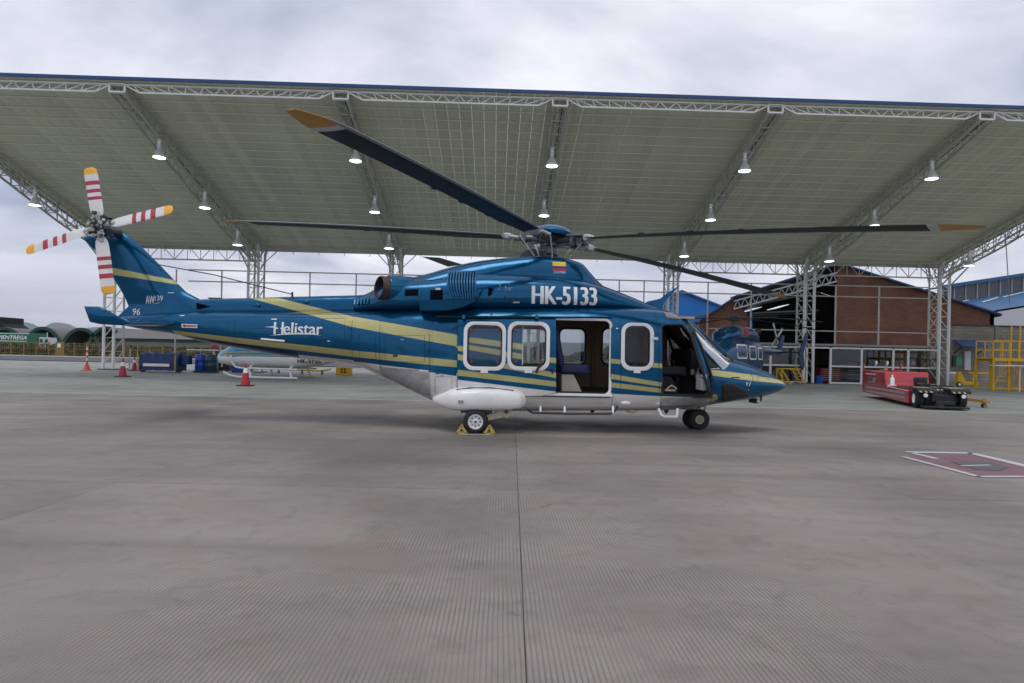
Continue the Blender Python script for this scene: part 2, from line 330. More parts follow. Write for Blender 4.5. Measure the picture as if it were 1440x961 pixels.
def shell(T, us, grow, thick, mats):
    a = loft_rings(T, us, grow); b = loft_rings(T, us, grow - thick)
    b = [[Vector((p.x, p.y, p.z)) for p in r_] for r_ in b]
    b[0] = [p + Vector((-thick, 0, 0)) for p in b[0]]; b[-1] = [p + Vector((thick, 0, 0)) for p in b[-1]]
    m = MB(); m.loft(a, True, 0); m.loft([r_[::-1] for r_ in b], True, 1)
    me = bpy.data.meshes.new('shell'); me.from_pydata(m.v, [], m.f); me.update()
    for q in mats: me.materials.append(MATS[q])
    me.polygons.foreach_set('material_index', m.m)
    # outer skin faces out, inner skin faces in
    bm = bmesh.new(); bm.from_mesh(me); bmesh.ops.recalc_face_normals(bm, faces=[f for f in bm.faces if f.material_index == 0])
    inn = [f for f in bm.faces if f.material_index == 1]; bmesh.ops.recalc_face_normals(bm, faces=inn); bmesh.ops.reverse_faces(bm, faces=inn); bm.to_mesh(me); bm.free()
    return me
def boolean(me, cutters, op='DIFFERENCE'):
    a = bpy.data.objects.new('a', me); col.objects.link(a); tmp = [a]
    for c in cutters:
        cm = c.mesh('cut', [me.materials[min(1, len(me.materials) - 1)]]); o = bpy.data.objects.new('c', cm); col.objects.link(o); tmp.append(o)
        md = a.modifiers.new('b', 'BOOLEAN'); md.operation = op; md.solver = 'EXACT'; md.object = o
        if hasattr(md, 'material_mode'): md.material_mode = 'INDEX'
    dg = bpy.context.evaluated_depsgraph_get(); dg.update()
    r_ = bpy.data.meshes.new_from_object(a.evaluated_get(dg))
    for o in tmp: bpy.data.objects.remove(o)
    r_.polygons.foreach_set('use_smooth', [True] * len(r_.polygons)); r_.set_sharp_from_angle(angle=R(32))
    return r_
def cutter(poly, l0, l1): m = MB(); m.prism([(u, l0, z) for u, z in poly], (0, l1 - l0, 0)); return m
def pxrr(x0, y0, x1, y1, r, l, n=5):
    """rounded rectangle given in pixels -> (u,z) outline"""
    a = hp(x0, y1, l); b = hp(x1, y0, l); return rrect(a[0], b[0], a[1], b[1], r, n)
OPEN_CABIN = pxrr(733, 450, 859.5, 553.5, .10, -1.1)
OPEN_PILOT = P2([(930.5, 462), (932, 457.5), (936, 456), (962, 456), (966, 459), (972, 469), (998, 546), (998, 552), (994, 555.5), (935, 555.5), (931.5, 553), (930.5, 549)], -1.08)
WIN_FRONT = pxrr(878, 460, 915, 515.5, .13, SIDE)
WSCREEN = P2([(970, 438), (1001, 458), (1042, 496), (1033, 507), (1015, 519.5), (995, 518.5, -1.0), (984, 490, -1.0), (969, 452, -1.0)], -.75)
FARW = [pxrr(786, 463, 823, 512, .12, 1.1), pxrr(846, 463, 884, 512, .12, 1.1), pxrr(728, 463, 768, 512, .12, 1.1)]
FAR_PILOT = P2([(936, 459), (962, 459), (978, 512), (972, 516), (939, 516)], 1.06)
cuts = [cutter(OPEN_CABIN, -2, -.3), cutter(OPEN_PILOT, -2, -.3), cutter(WIN_FRONT, -2, -.3), cutter(WSCREEN, -1.6, 1.6), cutter(FAR_PILOT, .3, 2)] + [cutter(q, .3, 2) for q in FARW]
me = boolean(shell(TB, us_body, 0, .035, ['livery_paint', 'trim_brown']), cuts)
body = link('fuselage', me, heli)
wsm = boolean(shell(TB, us_body, -.008, .012, ['windscreen_glass', 'windscreen_glass']), [cutter(WSCREEN, -1.6, 1.6)], 'INTERSECT')
ws = link('windscreen', wsm, heli)
boom = mbb.build('tail_boom', 'livery_paint', heli, True, 50)

def cast(bv, u, z, l0=-4, side=1):
    h = bv.ray_cast(Vector((u, l0, z)), Vector((0, side, 0))); return h[0].y if h[0] else None
def decal(name, polys, bv, off, mats, parent, grid=.06, mi=None, thick=0):
    """flat outlines (u,z) cut into a grid and laid onto the skin, off metres proud of it"""
    bm = bmesh.new()
    for k, p in enumerate(polys):
        f = bm.faces.new([bm.verts.new((q[0], 0, q[1])) for q in p]); f.material_index = mi[k] if mi else 0
    return drape(name, bm, bv, off, mats, parent, grid, thick)
def drape(name, bm, bv, off, mats, parent, grid=.06, thick=0):
    xs = [v.co.x for v in bm.verts]; zs = [v.co.z for v in bm.verts]
    for ax, lo, hi in ((0, min(xs), max(xs)), (2, min(zs), max(zs))):
        k = lo + grid
        while k < hi:
            no = Vector((1, 0, 0)) if ax == 0 else Vector((0, 0, 1))
            bmesh.ops.bisect_plane(bm, geom=bm.verts[:] + bm.edges[:] + bm.faces[:], plane_co=no * k, plane_no=no); k += grid
    last = -1.0
    for v in bm.verts:
        y = cast(bv, v.co.x, v.co.z)
        if y is None: y = last + off
        last = y; v.co.y = y - off
    bm.normal_update()
    for f in bm.faces:
        if f.normal.y > 0: f.normal_flip()
        f.smooth = True
    me = bpy.data.meshes.new(name); bm.to_mesh(me); bm.free()
    for m in (mats if isinstance(mats, (list, tuple)) else [mats]): me.materials.append(MATS[m])
    o = link(name, me, parent)
    if thick: md = o.modifiers.new('thick', 'SOLIDIFY'); md.thickness = thick; md.offset = 1
    return o
def letters(name, body_, box, l, bv, m, parent, bold=.0, shear=0, off=.004):
    """lettering fitted to a pixel box and laid onto the skin"""
    me_ = text_mesh(body_, 0, shear); bm = bmesh.new(); bm.from_mesh(me_); bpy.data.meshes.remove(me_)
    xs = [v.co.x for v in bm.verts]; ys = [v.co.y for v in bm.verts]; x0, x1, y0, y1 = min(xs), max(xs), min(ys), max(ys)
    a = hp(box[0], box[3], l); b = hp(box[2], box[1], l)
    for v in bm.verts: v.co = Vector((a[0] + (v.co.x - x0) / (x1 - x0) * (b[0] - a[0]), 0, a[1] + (v.co.y - y0) / (y1 - y0) * (b[1] - a[1])))
    if bold > 0:                                       # heavier strokes: two more copies a hair aside, each a little prouder
        o_ = None
        for k, dx in enumerate((-1, 0, 1)):
            b2 = bm.copy()
            for v in b2.verts: v.co.x += dx * bold * (b[1] - a[1])
            q = drape(name if o_ is None else 'stroke_weight', b2, bv, off + .0015 * k, m, o_ or parent, .07); o_ = o_ or q
        bm.free(); return o_
    return drape(name, bm, bv, off, m, parent, .07)
def ring_frame(name, o_, i_, bv, off, depth, m, parent):
    """raised frame between two matching outlines, lying on the skin"""
    mb = MB(); rings = []
    lo = [cast(bv, u, z) for u, z in o_]; ymean = min(y for y in lo if y is not None)
    lo = [y if y is not None else ymean for y in lo]
    mid = [((a[0] + b[0]) / 2, (a[1] + b[1]) / 2) for a, b in zip(o_, i_)]
    rings = [[Vector((u, y + .01, z)) for (u, z), y in zip(o_, lo)], [Vector((u, y - off * .7, z)) for (u, z), y in zip(o_, lo)],
             [Vector((u, y - off, z)) for (u, z), y in zip(mid, lo)], [Vector((u, y - off * .7, z)) for (u, z), y in zip(i_, lo)], [Vector((u, y + depth, z)) for (u, z), y in zip(i_, lo)]]
    mb.loft(rings, False); return mb.build(name, m, parent, True, 60)
def pane(name, poly, l, m, parent, thick=.006):
    mb = MB(); mb.add([(u, l, z) for u, z in poly], [tuple(range(len(poly)))]); return mb.build(name, m, parent)

# ---- upper cowling, top fairing, shaft cover
SC = [(938, 434, 440, -.3, .22, 2.2, .3), (915, 427, 440, -.4, .5, 2.3, .3), (890, 416.5, 440, -.4, .66, 2.4, .3), (860, 404.5, 440, -.4, .76, 2.5, .3), (830, 394.5, 440, -.4, .83, 2.6, .3), (790, 388, 440, -.45, .88, 2.8, .3), (740, 385, 440, -.45, .91, 3.0, .3),
      (680, 384, 440, -.45, .93, 3.0, .3), (640, 386, 440, -.45, .93, 3.0, .3), (600, 390, 440, -.5, .91, 3.0, .3), (565, 391, 440, -.5, .87, 2.8, .3), (545, 392, 440, -.45, .80, 2.6, .3), (530, 402, 440, -.4, .66, 2.5, .3), (515, 411, 440, -.3, .50, 2.4, .3), (500, 418, 440, -.2, .36, 2.3, .3)]
TC = stations(SC, lambda lr, wd: -wd * .6)
mc = MB(); mc.loft(loft_rings(TC, np.linspace(TC[0, 0], TC[-1, 0], 90))); BV_COWL = bvh_of(mc)
mc.build('engine_cowling', 'livery_paint', heli, True, 60)
SF = [(848, 401, 412, -.1, .10, 2.4, .2), (838, 392, 412, -.1, .26, 2.6, .2), (828, 381, 412, -.1, .36, 2.8, .2), (818, 370.5, 412, -.15, .43, 3.2, .2), (806, 366, 412, -.2, .47, 3.5, .2), (790, 362.5, 412, -.2, .50, 3.6, .2), (757, 360, 412, -.2, .52, 3.6, .2), (717, 362, 412, -.2, .55, 3.2, .2), (674, 366.5, 412, -.2, .60, 2.7, .2),
      (650, 371, 412, -.2, .64, 2.5, .2), (625, 377.5, 412, -.2, .68, 2.4, .2), (605, 383.5, 412, -.2, .70, 2.3, .2), (582, 389, 412, -.2, .68, 2.2, .2), (560, 394, 412, -.2, .55, 2.2, .2)]
TF = stations(SF, lambda lr, wd: -wd * .5)
mf = MB(); mf.loft(loft_rings(TF, np.linspace(TF[0, 0], TF[-1, 0], 70))); BV_FAIR = bvh_of(mf)
mf.build('gearbox_fairing', 'livery_paint', heli, True, 45)
SD = [(520, 414, 445, -.1, .30, 3, .3), (502, 415, 445, -.1, .26, 3.2, .3), (460, 416, 445, -.1, .24, 3.2, .3), (400, 417.5, 445, -.1, .22, 3.2, .3), (346, 419, 445, -.1, .2, 3.2, .3), (300, 419.8, 445, -.1, .18, 3, .3), (276, 421, 445, -.1, .14, 2.6, .3)]
TD = stations(SD, lambda lr, wd: -wd * .6)
mdc = MB(); mdc.loft(loft_rings(TD, np.linspace(TD[0, 0], TD[-1, 0], 36), 0, 40)); mdc.build('driveshaft_cover', 'livery_paint', heli, True, 60)
# louvre ribs behind the exhaust
for k in range(5):
    px = 503 + k * 4.6; mb = MB(); pts = []
    for j in range(9):
        a = R(20 + 17 * j); pts.append(hp3(px + 3 * math.cos(a) - 2, 434 - 16 * math.sin(a) * (1 - .04 * (5 - k)), -.50 - .04 * k + .12 * math.sin(a)))
    mb.tube(pts, .018, 6); mb.build('louvre_rib', 'blue_gloss', heli, True)

# ---- fin
FIN = [((158, 452), (322, 446), .30), ((166, 445), (306, 439), .30), ((181, 431), (293, 430), .28), ((177, 421), (280, 420.5), .26), ((170, 408), (262, 411), .24), ((160, 392), (245, 394), .22), ((148, 373), (226, 374), .20), ((136, 355), (206, 354), .19), ((126, 344.5), (189, 338), .20), ((117, 336), (168, 322), .20), ((116, 335), (160, 320), .08)]
AIR = [(0, 0), (.01, .22), (.04, .42), (.1, .68), (.2, .92), (.33, 1), (.5, .9), (.7, .6), (.88, .27), (1, .04)]
mb = MB(); rings = []
for te, le, th_ in FIN:
    a = hp3(te[0], te[1], 0); b = hp3(le[0], le[1], 0); up = [b + (a - b) * t + Vector((0, -th_ * y / 2, 0)) for t, y in AIR]; dn = [b + (a - b) * t + Vector((0, th_ * y / 2, 0)) for t, y in AIR[1:]][::-1]
    rings.append(up + dn)
fine = []
for i in range(len(rings) - 1):
    for k in range(3): fine.append([p.lerp(q, k / 3) for p, q in zip(rings[i], rings[i + 1])])
fine.append(rings[-1]); mb.loft(fine); BV_FIN = bvh_of(mb); BV_FIN_V = [Vector(v) for v in mb.v]; BV_FIN_F = list(mb.f); mb.build('tail_fin', 'livery_paint', heli, True, 50)
if False: mb.loft([[hp3(184 + d, 326 + d * .92 + 6 * math.sin(a), -.02) + Vector((0, -.13 * math.cos(a), 0)) for a in [R(30 * k) for k in range(12)]] for d in (-22, -12, 0, 30, 60)], True)

# ---- tailplanes: near one comes towards us with a turned-up end
for sgn in (-1, 1):
    mb = MB(); rings = []
    for f_, l_, xa, xb, yy, th_ in ((0, .12, 168, 262, 453, .13), (.3, .5, 160, 236, 453, .12), (.7, 1.0, 147, 205, 452.5, .10), (.9, 1.25, 136, 186, 452.5, .09), (.95, 1.33, 128, 178, 453, .07)):
        l_ *= 1; a = hp3(xa, yy, -l_); b = hp3(xb, yy + 2.5, -l_); a.y = b.y = sgn * l_
        nz = Vector((0, sgn * (-1 if f_ >= 1 else 0), 1)).normalized() if f_ >= 1 else Vector((0, 0, 1))
        rings.append([b + (a - b) * t + nz * th_ * y / 2 for t, y in AIR] + [b + (a - b) * t - nz * th_ * y / 2 for t, y in AIR[1:]][::-1])
    mb.loft(rings); tp = mb.build('tailplane', 'livery_paint', heli, True, 50)
    mb = MB(); q = [hp3(x_, y_, -1.33) for x_, y_ in ((119, 431), (140, 431.5), (152, 437), (166, 445), (180, 450), (186, 455), (172, 458), (140, 456), (127, 453))]
    for v in q: v.y = sgn * 1.33
    cq = sum(q, Vector()) / len(q)
    mb.loft([[p.lerp(cq, .12) + Vector((0, -.035, 0)) for p in q], [p + Vector((0, -.015, 0)) for p in q], [p + Vector((0, .015, 0)) for p in q], [p.lerp(cq, .12) + Vector((0, .035, 0)) for p in q]]); mb.build('end_plate', 'livery_paint', tp, True, 50)

# ---- tail rotor
tr_c = hp3(140, 319, -.62)
mb = MB(); mb.lathe(tr_c + Vector((0, .55, 0)), (0, -1, 0), [(0, .10), (.2, .10), (.25, .07), (.62, .06), (.66, .0)], 14)
hub2 = mb.build('tail_rotor_hub', 'hub_metal', heli, True)
def rsurf(mb, c, n, rr, sz):
    for k in range(n):
        a = random.uniform(0, 6.28); q = random.uniform(.3, 1) * rr; d = Vector((math.cos(a) * q, random.uniform(-.1, .12), math.sin(a) * q))
        mb.box(c + d, [random.uniform(.5, 1.3) * sz for _ in range(3)], random.uniform(0, 3), M=Matrix.Rotation(a, 3, 'Y'))
mb = MB(); rsurf(mb, tr_c, 34, .25, .07)
for k in range(8):
    a = R(45 * k); mb.tube([tr_c + Vector((math.cos(a) * .05, -.08, math.sin(a) * .05)), tr_c + Vector((math.cos(a + .5) * .24, .02, math.sin(a + .5) * .24))], .014, 6)
mb.build('hub_linkage', 'dark_metal', hub2)['kind'] = 'stuff'
mb = MB(); rsurf(mb, tr_c + Vector((0, -.05, 0)), 30, .25, .045); mb.build('hub_bolts', 'pale_grip', hub2)['kind'] = 'stuff'
for tx, ty, tl, tw in ((126.5, 236, -.45, 20), (243, 294, -.62, -25), (37, 353, -.62, 25), (153, 414, -.8, -20)):
    tip = hp3(tx, ty, tl); d = tip - tr_c; ln = d.length; d.normalize(); nrm = Vector((0, -1, 0)); ch = d.cross(nrm).normalized()
    M_ = Matrix.Rotation(R(tw), 3, d); ch = M_ @ ch; nrm = ch.cross(d).normalized()
    mb = MB(); segs = [(.16, .13, 0), (.22, .20, 0), (.3, .22, 0), (.45, .225, 1), (.505, .225, 0), (.57, .225, 1), (.63, .225, 0), (.70, .225, 1), (.77, .225, 0), (.885, .225, 2), (.95, .215, 2), (.985, .17, 2), (1.0, .09, 2)]
    R_ = [[tr_c + d * (ln * t) + ch * w_ * (.5 - x) + nrm * w_ * .13 * y * sg for x, y, sg in [(q[0], q[1] * .5, 1) for q in AIR] + [(q[0], q[1] * .5, -1) for q in AIR[1:]][::-1]] for t, w_, _ in segs]
    for i in range(len(R_) - 1): mb.loft(R_[i:i + 2], i == len(R_) - 2, segs[i][2])
    bl = mb.build('tail_rotor_blade', ['tail_white', 'tail_red', 'tail_yellow'], heli, True, 50)
    g = MB(); g.tube([tr_c + d * .06, tr_c + d * .16, tr_c + d * .3], [.05, .055, .04], 10); g.build('blade_grip', 'pale_grip', bl, True)

# ---- main rotor
RH = Vector((-2.9431, 0, 3.661)); TILT, DROOP = .0851, .18
def rp3(a, r_, up=0): return RH + Vector((math.cos(a) * r_, math.sin(a) * r_, -math.cos(a) * r_ * math.tan(TILT) - DROOP * (r_ / 6.9) ** 2 + up))
hub = MB(); ax = Vector((math.sin(TILT), 0, math.cos(TILT)))
hub.lathe(RH - ax * .36, ax, [(0, .12), (.06, .16), (.1, .10), (.22, .10), (.24, .2), (.27, .2), (.28, .14), (.36, .15), (.42, .22), (.44, .1)], 24)
hubo = hub.build('rotor_hub', 'hub_metal', heli, True)
m_ = MB(); m_.lathe(RH + ax * .02, ax, [(0.06, .40), (.12, .42), (.17, .38), (.22, .30), (.26, .18), (.28, .05), (.282, 0.001)], 36); m_.build('hub_cap', 'blue_gloss', hubo, True)
m_ = MB(); m_.lathe(RH - ax * .52, ax, [(0, .30), (.04, .33), (.09, .33), (.1, .2), (.2, .18)], 24); m_.build('swashplate', 'dark_metal', hubo, True)
m_ = MB(); m_.lathe((RH.x, 0, RH.z - .75), (0, 0, 1), [(0, .42), (.1, .36), (.22, .24), (.4, .15)], 24); m_.build('mast_fairing', 'dark_metal', hubo, True)
for i in range(5):
    a = R(244.7) - i * R(72); d = Vector((math.cos(a), math.sin(a), 0)); t_ = Vector((-math.sin(a), math.cos(a), 0))
    m_ = MB(); m_.tube([rp3(a, .12), rp3(a, .4), rp3(a, .75)], [.10, .075, .065], 12); m_.box(rp3(a, .30, -.06), (.2, .10, .07), a); m_.box(rp3(a, .56, .0), (.10, .20, .12), a); m_.box(rp3(a, .70, .0), (.12, .12, .14), a)
    m_.tube([rp3(a, .55) - t_ * .1, rp3(a, .55) - t_ * .1 + Vector((0, 0, -.1))], .04, 8); m_.tube([rp3(a, .42, .06) - t_ * .08, rp3(a, .8, .05) - t_ * .1], .03, 8)
    m_.build('hub_arm', 'hub_metal', hubo, True, 35)
    m_ = MB(); m_.tube([rp3(a, .62) + t_ * .2, rp3(a, .4) * .35 + (RH + d * .3 - Vector((0, 0, .52))) * .65 + t_ * .14, RH + d * .3 + t_ * .12 + Vector((0, 0, -.62))], .013, 8); m_.build('pitch_link', 'pale_grip', hubo, True)
    m_ = MB(); m_.loft([[rp3(a, r_) + t_ * x * w_ + Vector((0, 0, y * h_)) for x, y in ((-.5, -.3), (-.3, -.5), (.3, -.5), (.5, -.3), (.5, .3), (.3, .5), (-.3, .5), (-.5, .3))] for r_, w_, h_ in ((.80, .12, .08), (.83, .19, .14), (.93, .22, .13), (.96, .25, .09), (.99, .27, .05))])
    m_.tube([rp3(a, .84) + t_ * .12, rp3(a, .64) + t_ * .2 + Vector((0, 0, -.03))], .03, 8)
    m_.build('blade_cuff', 'pale_grip', hubo, True, 30)
    # blade: leading edge on the anticlockwise side
    m_ = MB(); rr = [.93, 1.3, 1.8, 2.4, 3.0, 3.6, 4.2, 4.8, 5.3, 5.75, 6.1, 6.3, 6.42, 6.55, 6.66, 6.76, 6.84, 6.9]; ringsb = []
    for r_ in rr:
        ch = .36 + .08 * min(1, max(0, (r_ - 1.2) / .6)); sw = 0
        if r_ > 6.3: k = (r_ - 6.3) / .6; sw = .17 * k * k; ch = .44 * (1 - .72 * k * k)
        tw = R(7 - 9 * r_ / 6.9); c0 = rp3(a, r_); q = []
        cdir = t_ * math.cos(tw) + Vector((0, 0, math.sin(tw))); ndir = Vector((0, 0, math.cos(tw))) - t_ * math.sin(tw)
        for x, y, sg in [(p[0], p[1], 1) for p in AIR] + [(p[0], p[1], -1) for p in AIR[1:]][::-1]:
            q.append(c0 + cdir * (.14 - sw - ch * x) + ndir * (.055 * ch / .44) * y * (.5 if sg > 0 else -.35))
        ringsb.append(q)
    nR = len(ringsb[0])
    for j in range(len(rr) - 1):
        mi = 0 if rr[j + 1] <= 6.31 else (1 if rr[j + 1] <= 6.43 else 2)
        base = len(m_.v); m_.v += [tuple(p) for p in ringsb[j] + ringsb[j + 1]]
        for k in range(nR):
            kk = (k + 1) % nR; lead = k < 3 or k >= nR - 3
            m_.f.append((base + k, base + kk, base + nR + kk, base + nR + k)); m_.m.append(3 if lead and (mi == 0 or rr[j] < 6.5) else mi)
    m_.f.append(tuple(len(m_.v) - nR + k for k in range(nR))); m_.m.append(2)
    # trim tabs
    for r_ in (2.2, 3.1, 3.9): m_.box(rp3(a, r_) + t_ * (-.31) + Vector((0, 0, -.012)), (.12, .06, .004), a)
    m_.build('rotor_blade', ['rotor_navy', 'tip_grey', 'tip_orange', 'rotor_edge'], heli, True, 60)

# ---- intake grille
BV_UP = BVHTree.FromPolygons([Vector(v) for v in mc.v + mf.v], mc.f + [tuple(i + len(mc.v) for i in f) for f in mf.f])
g_pts = P2([(629, 379), (669, 378), (669, 421), (636, 421), (630, 405)], -.9)
gp = decal('intake_grille', [g_pts], BV_UP, .02, 'slat_dark', heli, .05)
for k in range(11):
    f = k / 10; xt, xb = 629.5 + 39 * f, 636 + 32.5 * f; mb = MB(); pts = []
    for j in range(9):
        t = j / 8; bow = -5.5 * (1 - f) * math.sin(math.pi * min(1, t * 1.1) * .95) * .6
        u, z = hp(xt + (xb - xt) * t + bow, 378 + 43 * t, -.9); y = cast(BV_UP, u, z); y = -.6 if y is None else y; pts.append(Vector((u, y - .03, z)))
    for a_, b_ in zip(pts, pts[1:]): mb.bar(a_, b_, .027, .03)
    mb.build('grille_slat', 'slat_blue', gp)
# scoop under the grille
mb = MB()
lo = [(599, 436), (612, 437), (640, 436.5), (660, 432), (676, 425), (688, 412)]; hi = [(600, 423), (612, 423), (640, 422.5), (660, 421.5), (676, 419.5), (688, 407)]
ds = [1.10, 1.20, 1.22, 1.18, 1.08, .92]
mb.loft([[Vector((*[hp(a[0], 0, -d_)[0]], -.7, hp(*b, -d_)[1])), Vector((hp(a[0], 0, -d_)[0], -d_, hp(*b, -d_)[1])), Vector((hp(a[0], 0, -d_)[0], -d_ + .02, hp(*a, -d_)[1])), Vector((hp(a[0], 0, -d_)[0], -.7, hp(*a, -d_)[1] - .04))] for a, b, d_ in zip(lo, hi, ds)])
mb.build('intake_scoop', 'livery_paint', heli, True, 30)
mb = MB(); mb.prism([hp3(687, 404, -.93), hp3(705, 410, -.9), hp3(686, 417, -.94)], (0, .05, 0)); mb.build('intake_vane', 'slat_dark', heli)
# ---- exhaust: a wide stub pointing aft and out
ec = hp3(533, 404.5, -.80); ea = Vector((-.80, -.56, .10)).normalized()
for sgn in (1, -1):
    c_ = Vector((ec.x, ec.y * sgn, ec.z)); a_ = Vector((ea.x, ea.y * sgn, ea.z))
    mb = MB(); mb.lathe(c_ - a_ * .55, a_, [(0, .24), (.3, .235), (.53, .222), (.56, .212), (.55, .195), (.35, .19), (.1, .17), (.05, .001)], 28, 0); mb.build('exhaust_stub', 'exhaust_brown', heli, True, 50)
    mb = MB(); mb.lathe(c_ - a_ * .62, a_, [(0, .32), (.3, .285), (.47, .25), (.49, .24)], 28); mb.build('exhaust_shroud', 'livery_paint', heli, True, 60)

# ---- panels of grey quilted cover, nose panel, roof window
decal('quilted_cover', [P2([(531.5, 513.5), (604, 521), (605, 557), (571, 545), (531.5, 528)], -1.0)], BV_BODY, .012, 'quilt_grey', heli, .06, thick=.01)
decal('quilted_cover', [P2([(928, 557), (1000, 559), (1003, 567), (996, 572), (975, 573.5), (928, 573.5)], -1.05)], BV_BODY, .012, 'quilt_grey', heli, .06, thick=.01)
decal('nose_panel', [P2([(1009, 541), (1014, 538), (1026, 538.5), (1038.6, 544), (1050, 552.5), (1056, 559.5), (1040, 563), (1016, 566), (1011, 558)], -.7)], BV_BODY, .006, 'antenna_black', heli, .05, thick=.004)
decal('quarter_window', [P2([(989.5, 496), (996, 503), (1011, 517.5), (995.5, 518.5), (991.5, 506)], -1.0)], BV_BODY, .006, 'trim_dark', heli, .05, thick=.004)
decal('roof_window', [P2([(932, 438.5), (944, 438.5), (953, 442), (959, 446.5), (957, 449.5), (936, 448.5)], -.85)], BV_BODY, .006, 'smoke_panel', heli, .03, thick=.004)
# ---- panel seams and rivet lines: thin dark strips let onto the skin
def seam(pts, l, bv, parent=heli, wdt=.008):
    polys = []
    for (x0, y0), (x1, y1) in zip(pts, pts[1:]):
        a, b = hp(x0, y0, l), hp(x1, y1, l); d = Vector((b[0] - a[0], b[1] - a[1])); n_ = Vector((-d.y, d.x)).normalized() * wdt / 2
        polys.append([(a[0] + n_.x, a[1] + n_.y), (b[0] + n_.x, b[1] + n_.y), (b[0] - n_.x, b[1] - n_.y), (a[0] - n_.x, a[1] - n_.y)])
    return decal('panel_seam', polys, bv, .003, 'rotor_navy', parent, .08)
for pts, l_, bv in (([(495, 440), (495, 512)], -.75, BV_BODY), ([(643, 446), (643, 570)], -1.1, BV_BODY), ([(605, 470), (605, 520)], -1.0, BV_BODY), ([(717, 385), (717, 430)], -.9, BV_COWL), ([(1054, 512), (1058, 535), (1050, 552)], -.6, BV_BODY), ([(873, 452), (873, 553)], SIDE, BV_BODY),
                    ([(925, 440), (928, 556)], SIDE, BV_BODY), ([(860, 575.5), (862, 553)], SIDE, BV_BODY), ([(592, 392), (592, 428)], -.9, BV_COWL), ([(534, 444), (534, 512)], -.9, BV_BODY), ([(1000, 528), (1004, 566)], -.9, BV_BODY), ([(330, 440), (330, 486)], -.45, BV_BOOM)):
    seam(pts, l_, bv)
# rail above the cabin door, sill strip
mb = MB(); mb.bar(hp3(613, 445.3, -1.13), hp3(861, 447, -1.13), .05, .03); mb.build('door_rail', 'rotor_navy', heli)
mb = MB(); mb.bar(hp3(740, 554.6, -1.15), hp3(861, 556.6, -1.15), .05, .035); mb.build('door_sill', 'white_frame', heli)
mb = MB(); mb.bar(hp3(740, 556.7, -1.155), hp3(858, 558.9, -1.155), .05, .025); mb.build('sill_rail', 'dark_metal', heli)

# ---- sliding door, pushed back along the side, with two windows
DOOR = P2([(643.5, 446), (782, 446), (782, 552), (762, 557), (643.5, 557)], -1.2)
DW = [pxrr(656.5, 458.5, 706.5, 515, .12, -1.2), pxrr(718.5, 458.5, 768.5, 515, .12, -1.2)]
dm = boolean(shell(TB, us_body, .075, .03, ['door_paint', 'trim_dark']), [cutter(DOOR, -1.7, -.9)], 'INTERSECT')
dm = boolean(dm, [cutter(q, -1.7, -.9) for q in DW])
door = link('sliding_door', dm, heli)
mbd = MB(); mbd.loft(loft_rings(TB, us_body, .075)); BV_DOOR = bvh_of(mbd)
for x0 in (651, 713):
    fr = ring_frame('window_frame', pxrr(x0, 453, x0 + 61, 520.5, .17, -1.2), pxrr(x0 + 5.2, 458.2, x0 + 55.8, 515.3, .125, -1.2), BV_DOOR, .022, .03, 'white_frame', door)
    ring_frame('window_seal', pxrr(x0 + 5, 458, x0 + 56, 515.5, .13, -1.2), pxrr(x0 + 7.2, 460.2, x0 + 53.8, 513.3, .11, -1.2), BV_DOOR, .012, .03, 'black_rubber', fr)
    pane('pane', pxrr(x0 + 6, 459, x0 + 55, 514.5, .12, -1.2), -1.185, 'cabin_glass', fr)
    for cx_, cy_ in ((x0 + 12, 464), (x0 + 49, 464), (x0 + 12, 509), (x0 + 49, 509)):
        mb = MB(); mb.box(hp3(cx_, cy_, -1.19), (.055, .004, .022), 0, 0, Matrix.Rotation(R(40 if (cx_ < x0 + 30) == (cy_ < 480) else -40), 3, 'Y') ); mb.build('pull_tab', 'tail_red', fr)
    mb = MB(); a = hp3(x0 + 30, 522.5, -1.215); mb.box(a, (.13, .012, .055)); mb.build('placard', 'letter_white', door)
for tx in (652, 755): 
    mb = MB(); mb.box(hp3(tx, 446, -1.2), (.06, .04, .07)); mb.build('door_roller', 'blue_gloss', door, bevel=.006)
mb = MB(); mb.tube([hp3(754, 524, -1.24), hp3(757, 517, -1.26), hp3(762, 513.5, -1.26)], .022, 8); mb.tube([hp3(770, 520, -1.24), hp3(776, 519, -1.26), hp3(777, 526, -1.24)], .014, 8); mb.build('door_handle', 'antenna_black', door, True)
# ---- fixed front cabin window
fr = ring_frame('cabin_window', pxrr(872.7, 454.5, 920, 521, .18, SIDE), pxrr(878, 459.8, 914.7, 515.7, .13, SIDE), BV_BODY, .022, .03, 'white_frame', heli)
ring_frame('window_seal', pxrr(877.6, 459.4, 915.1, 516.1, .135, SIDE), pxrr(880, 461.8, 912.7, 513.7, .11, SIDE), BV_BODY, .012, .03, 'black_rubber', fr)
pane('pane', pxrr(878.5, 460.3, 914.2, 515.2, .125, SIDE), -1.105, 'cabin_glass', fr)
mb = MB(); mb.box(hp3(896, 523, -1.135), (.12, .012, .05)); mb.build('placard', 'letter_white', heli)
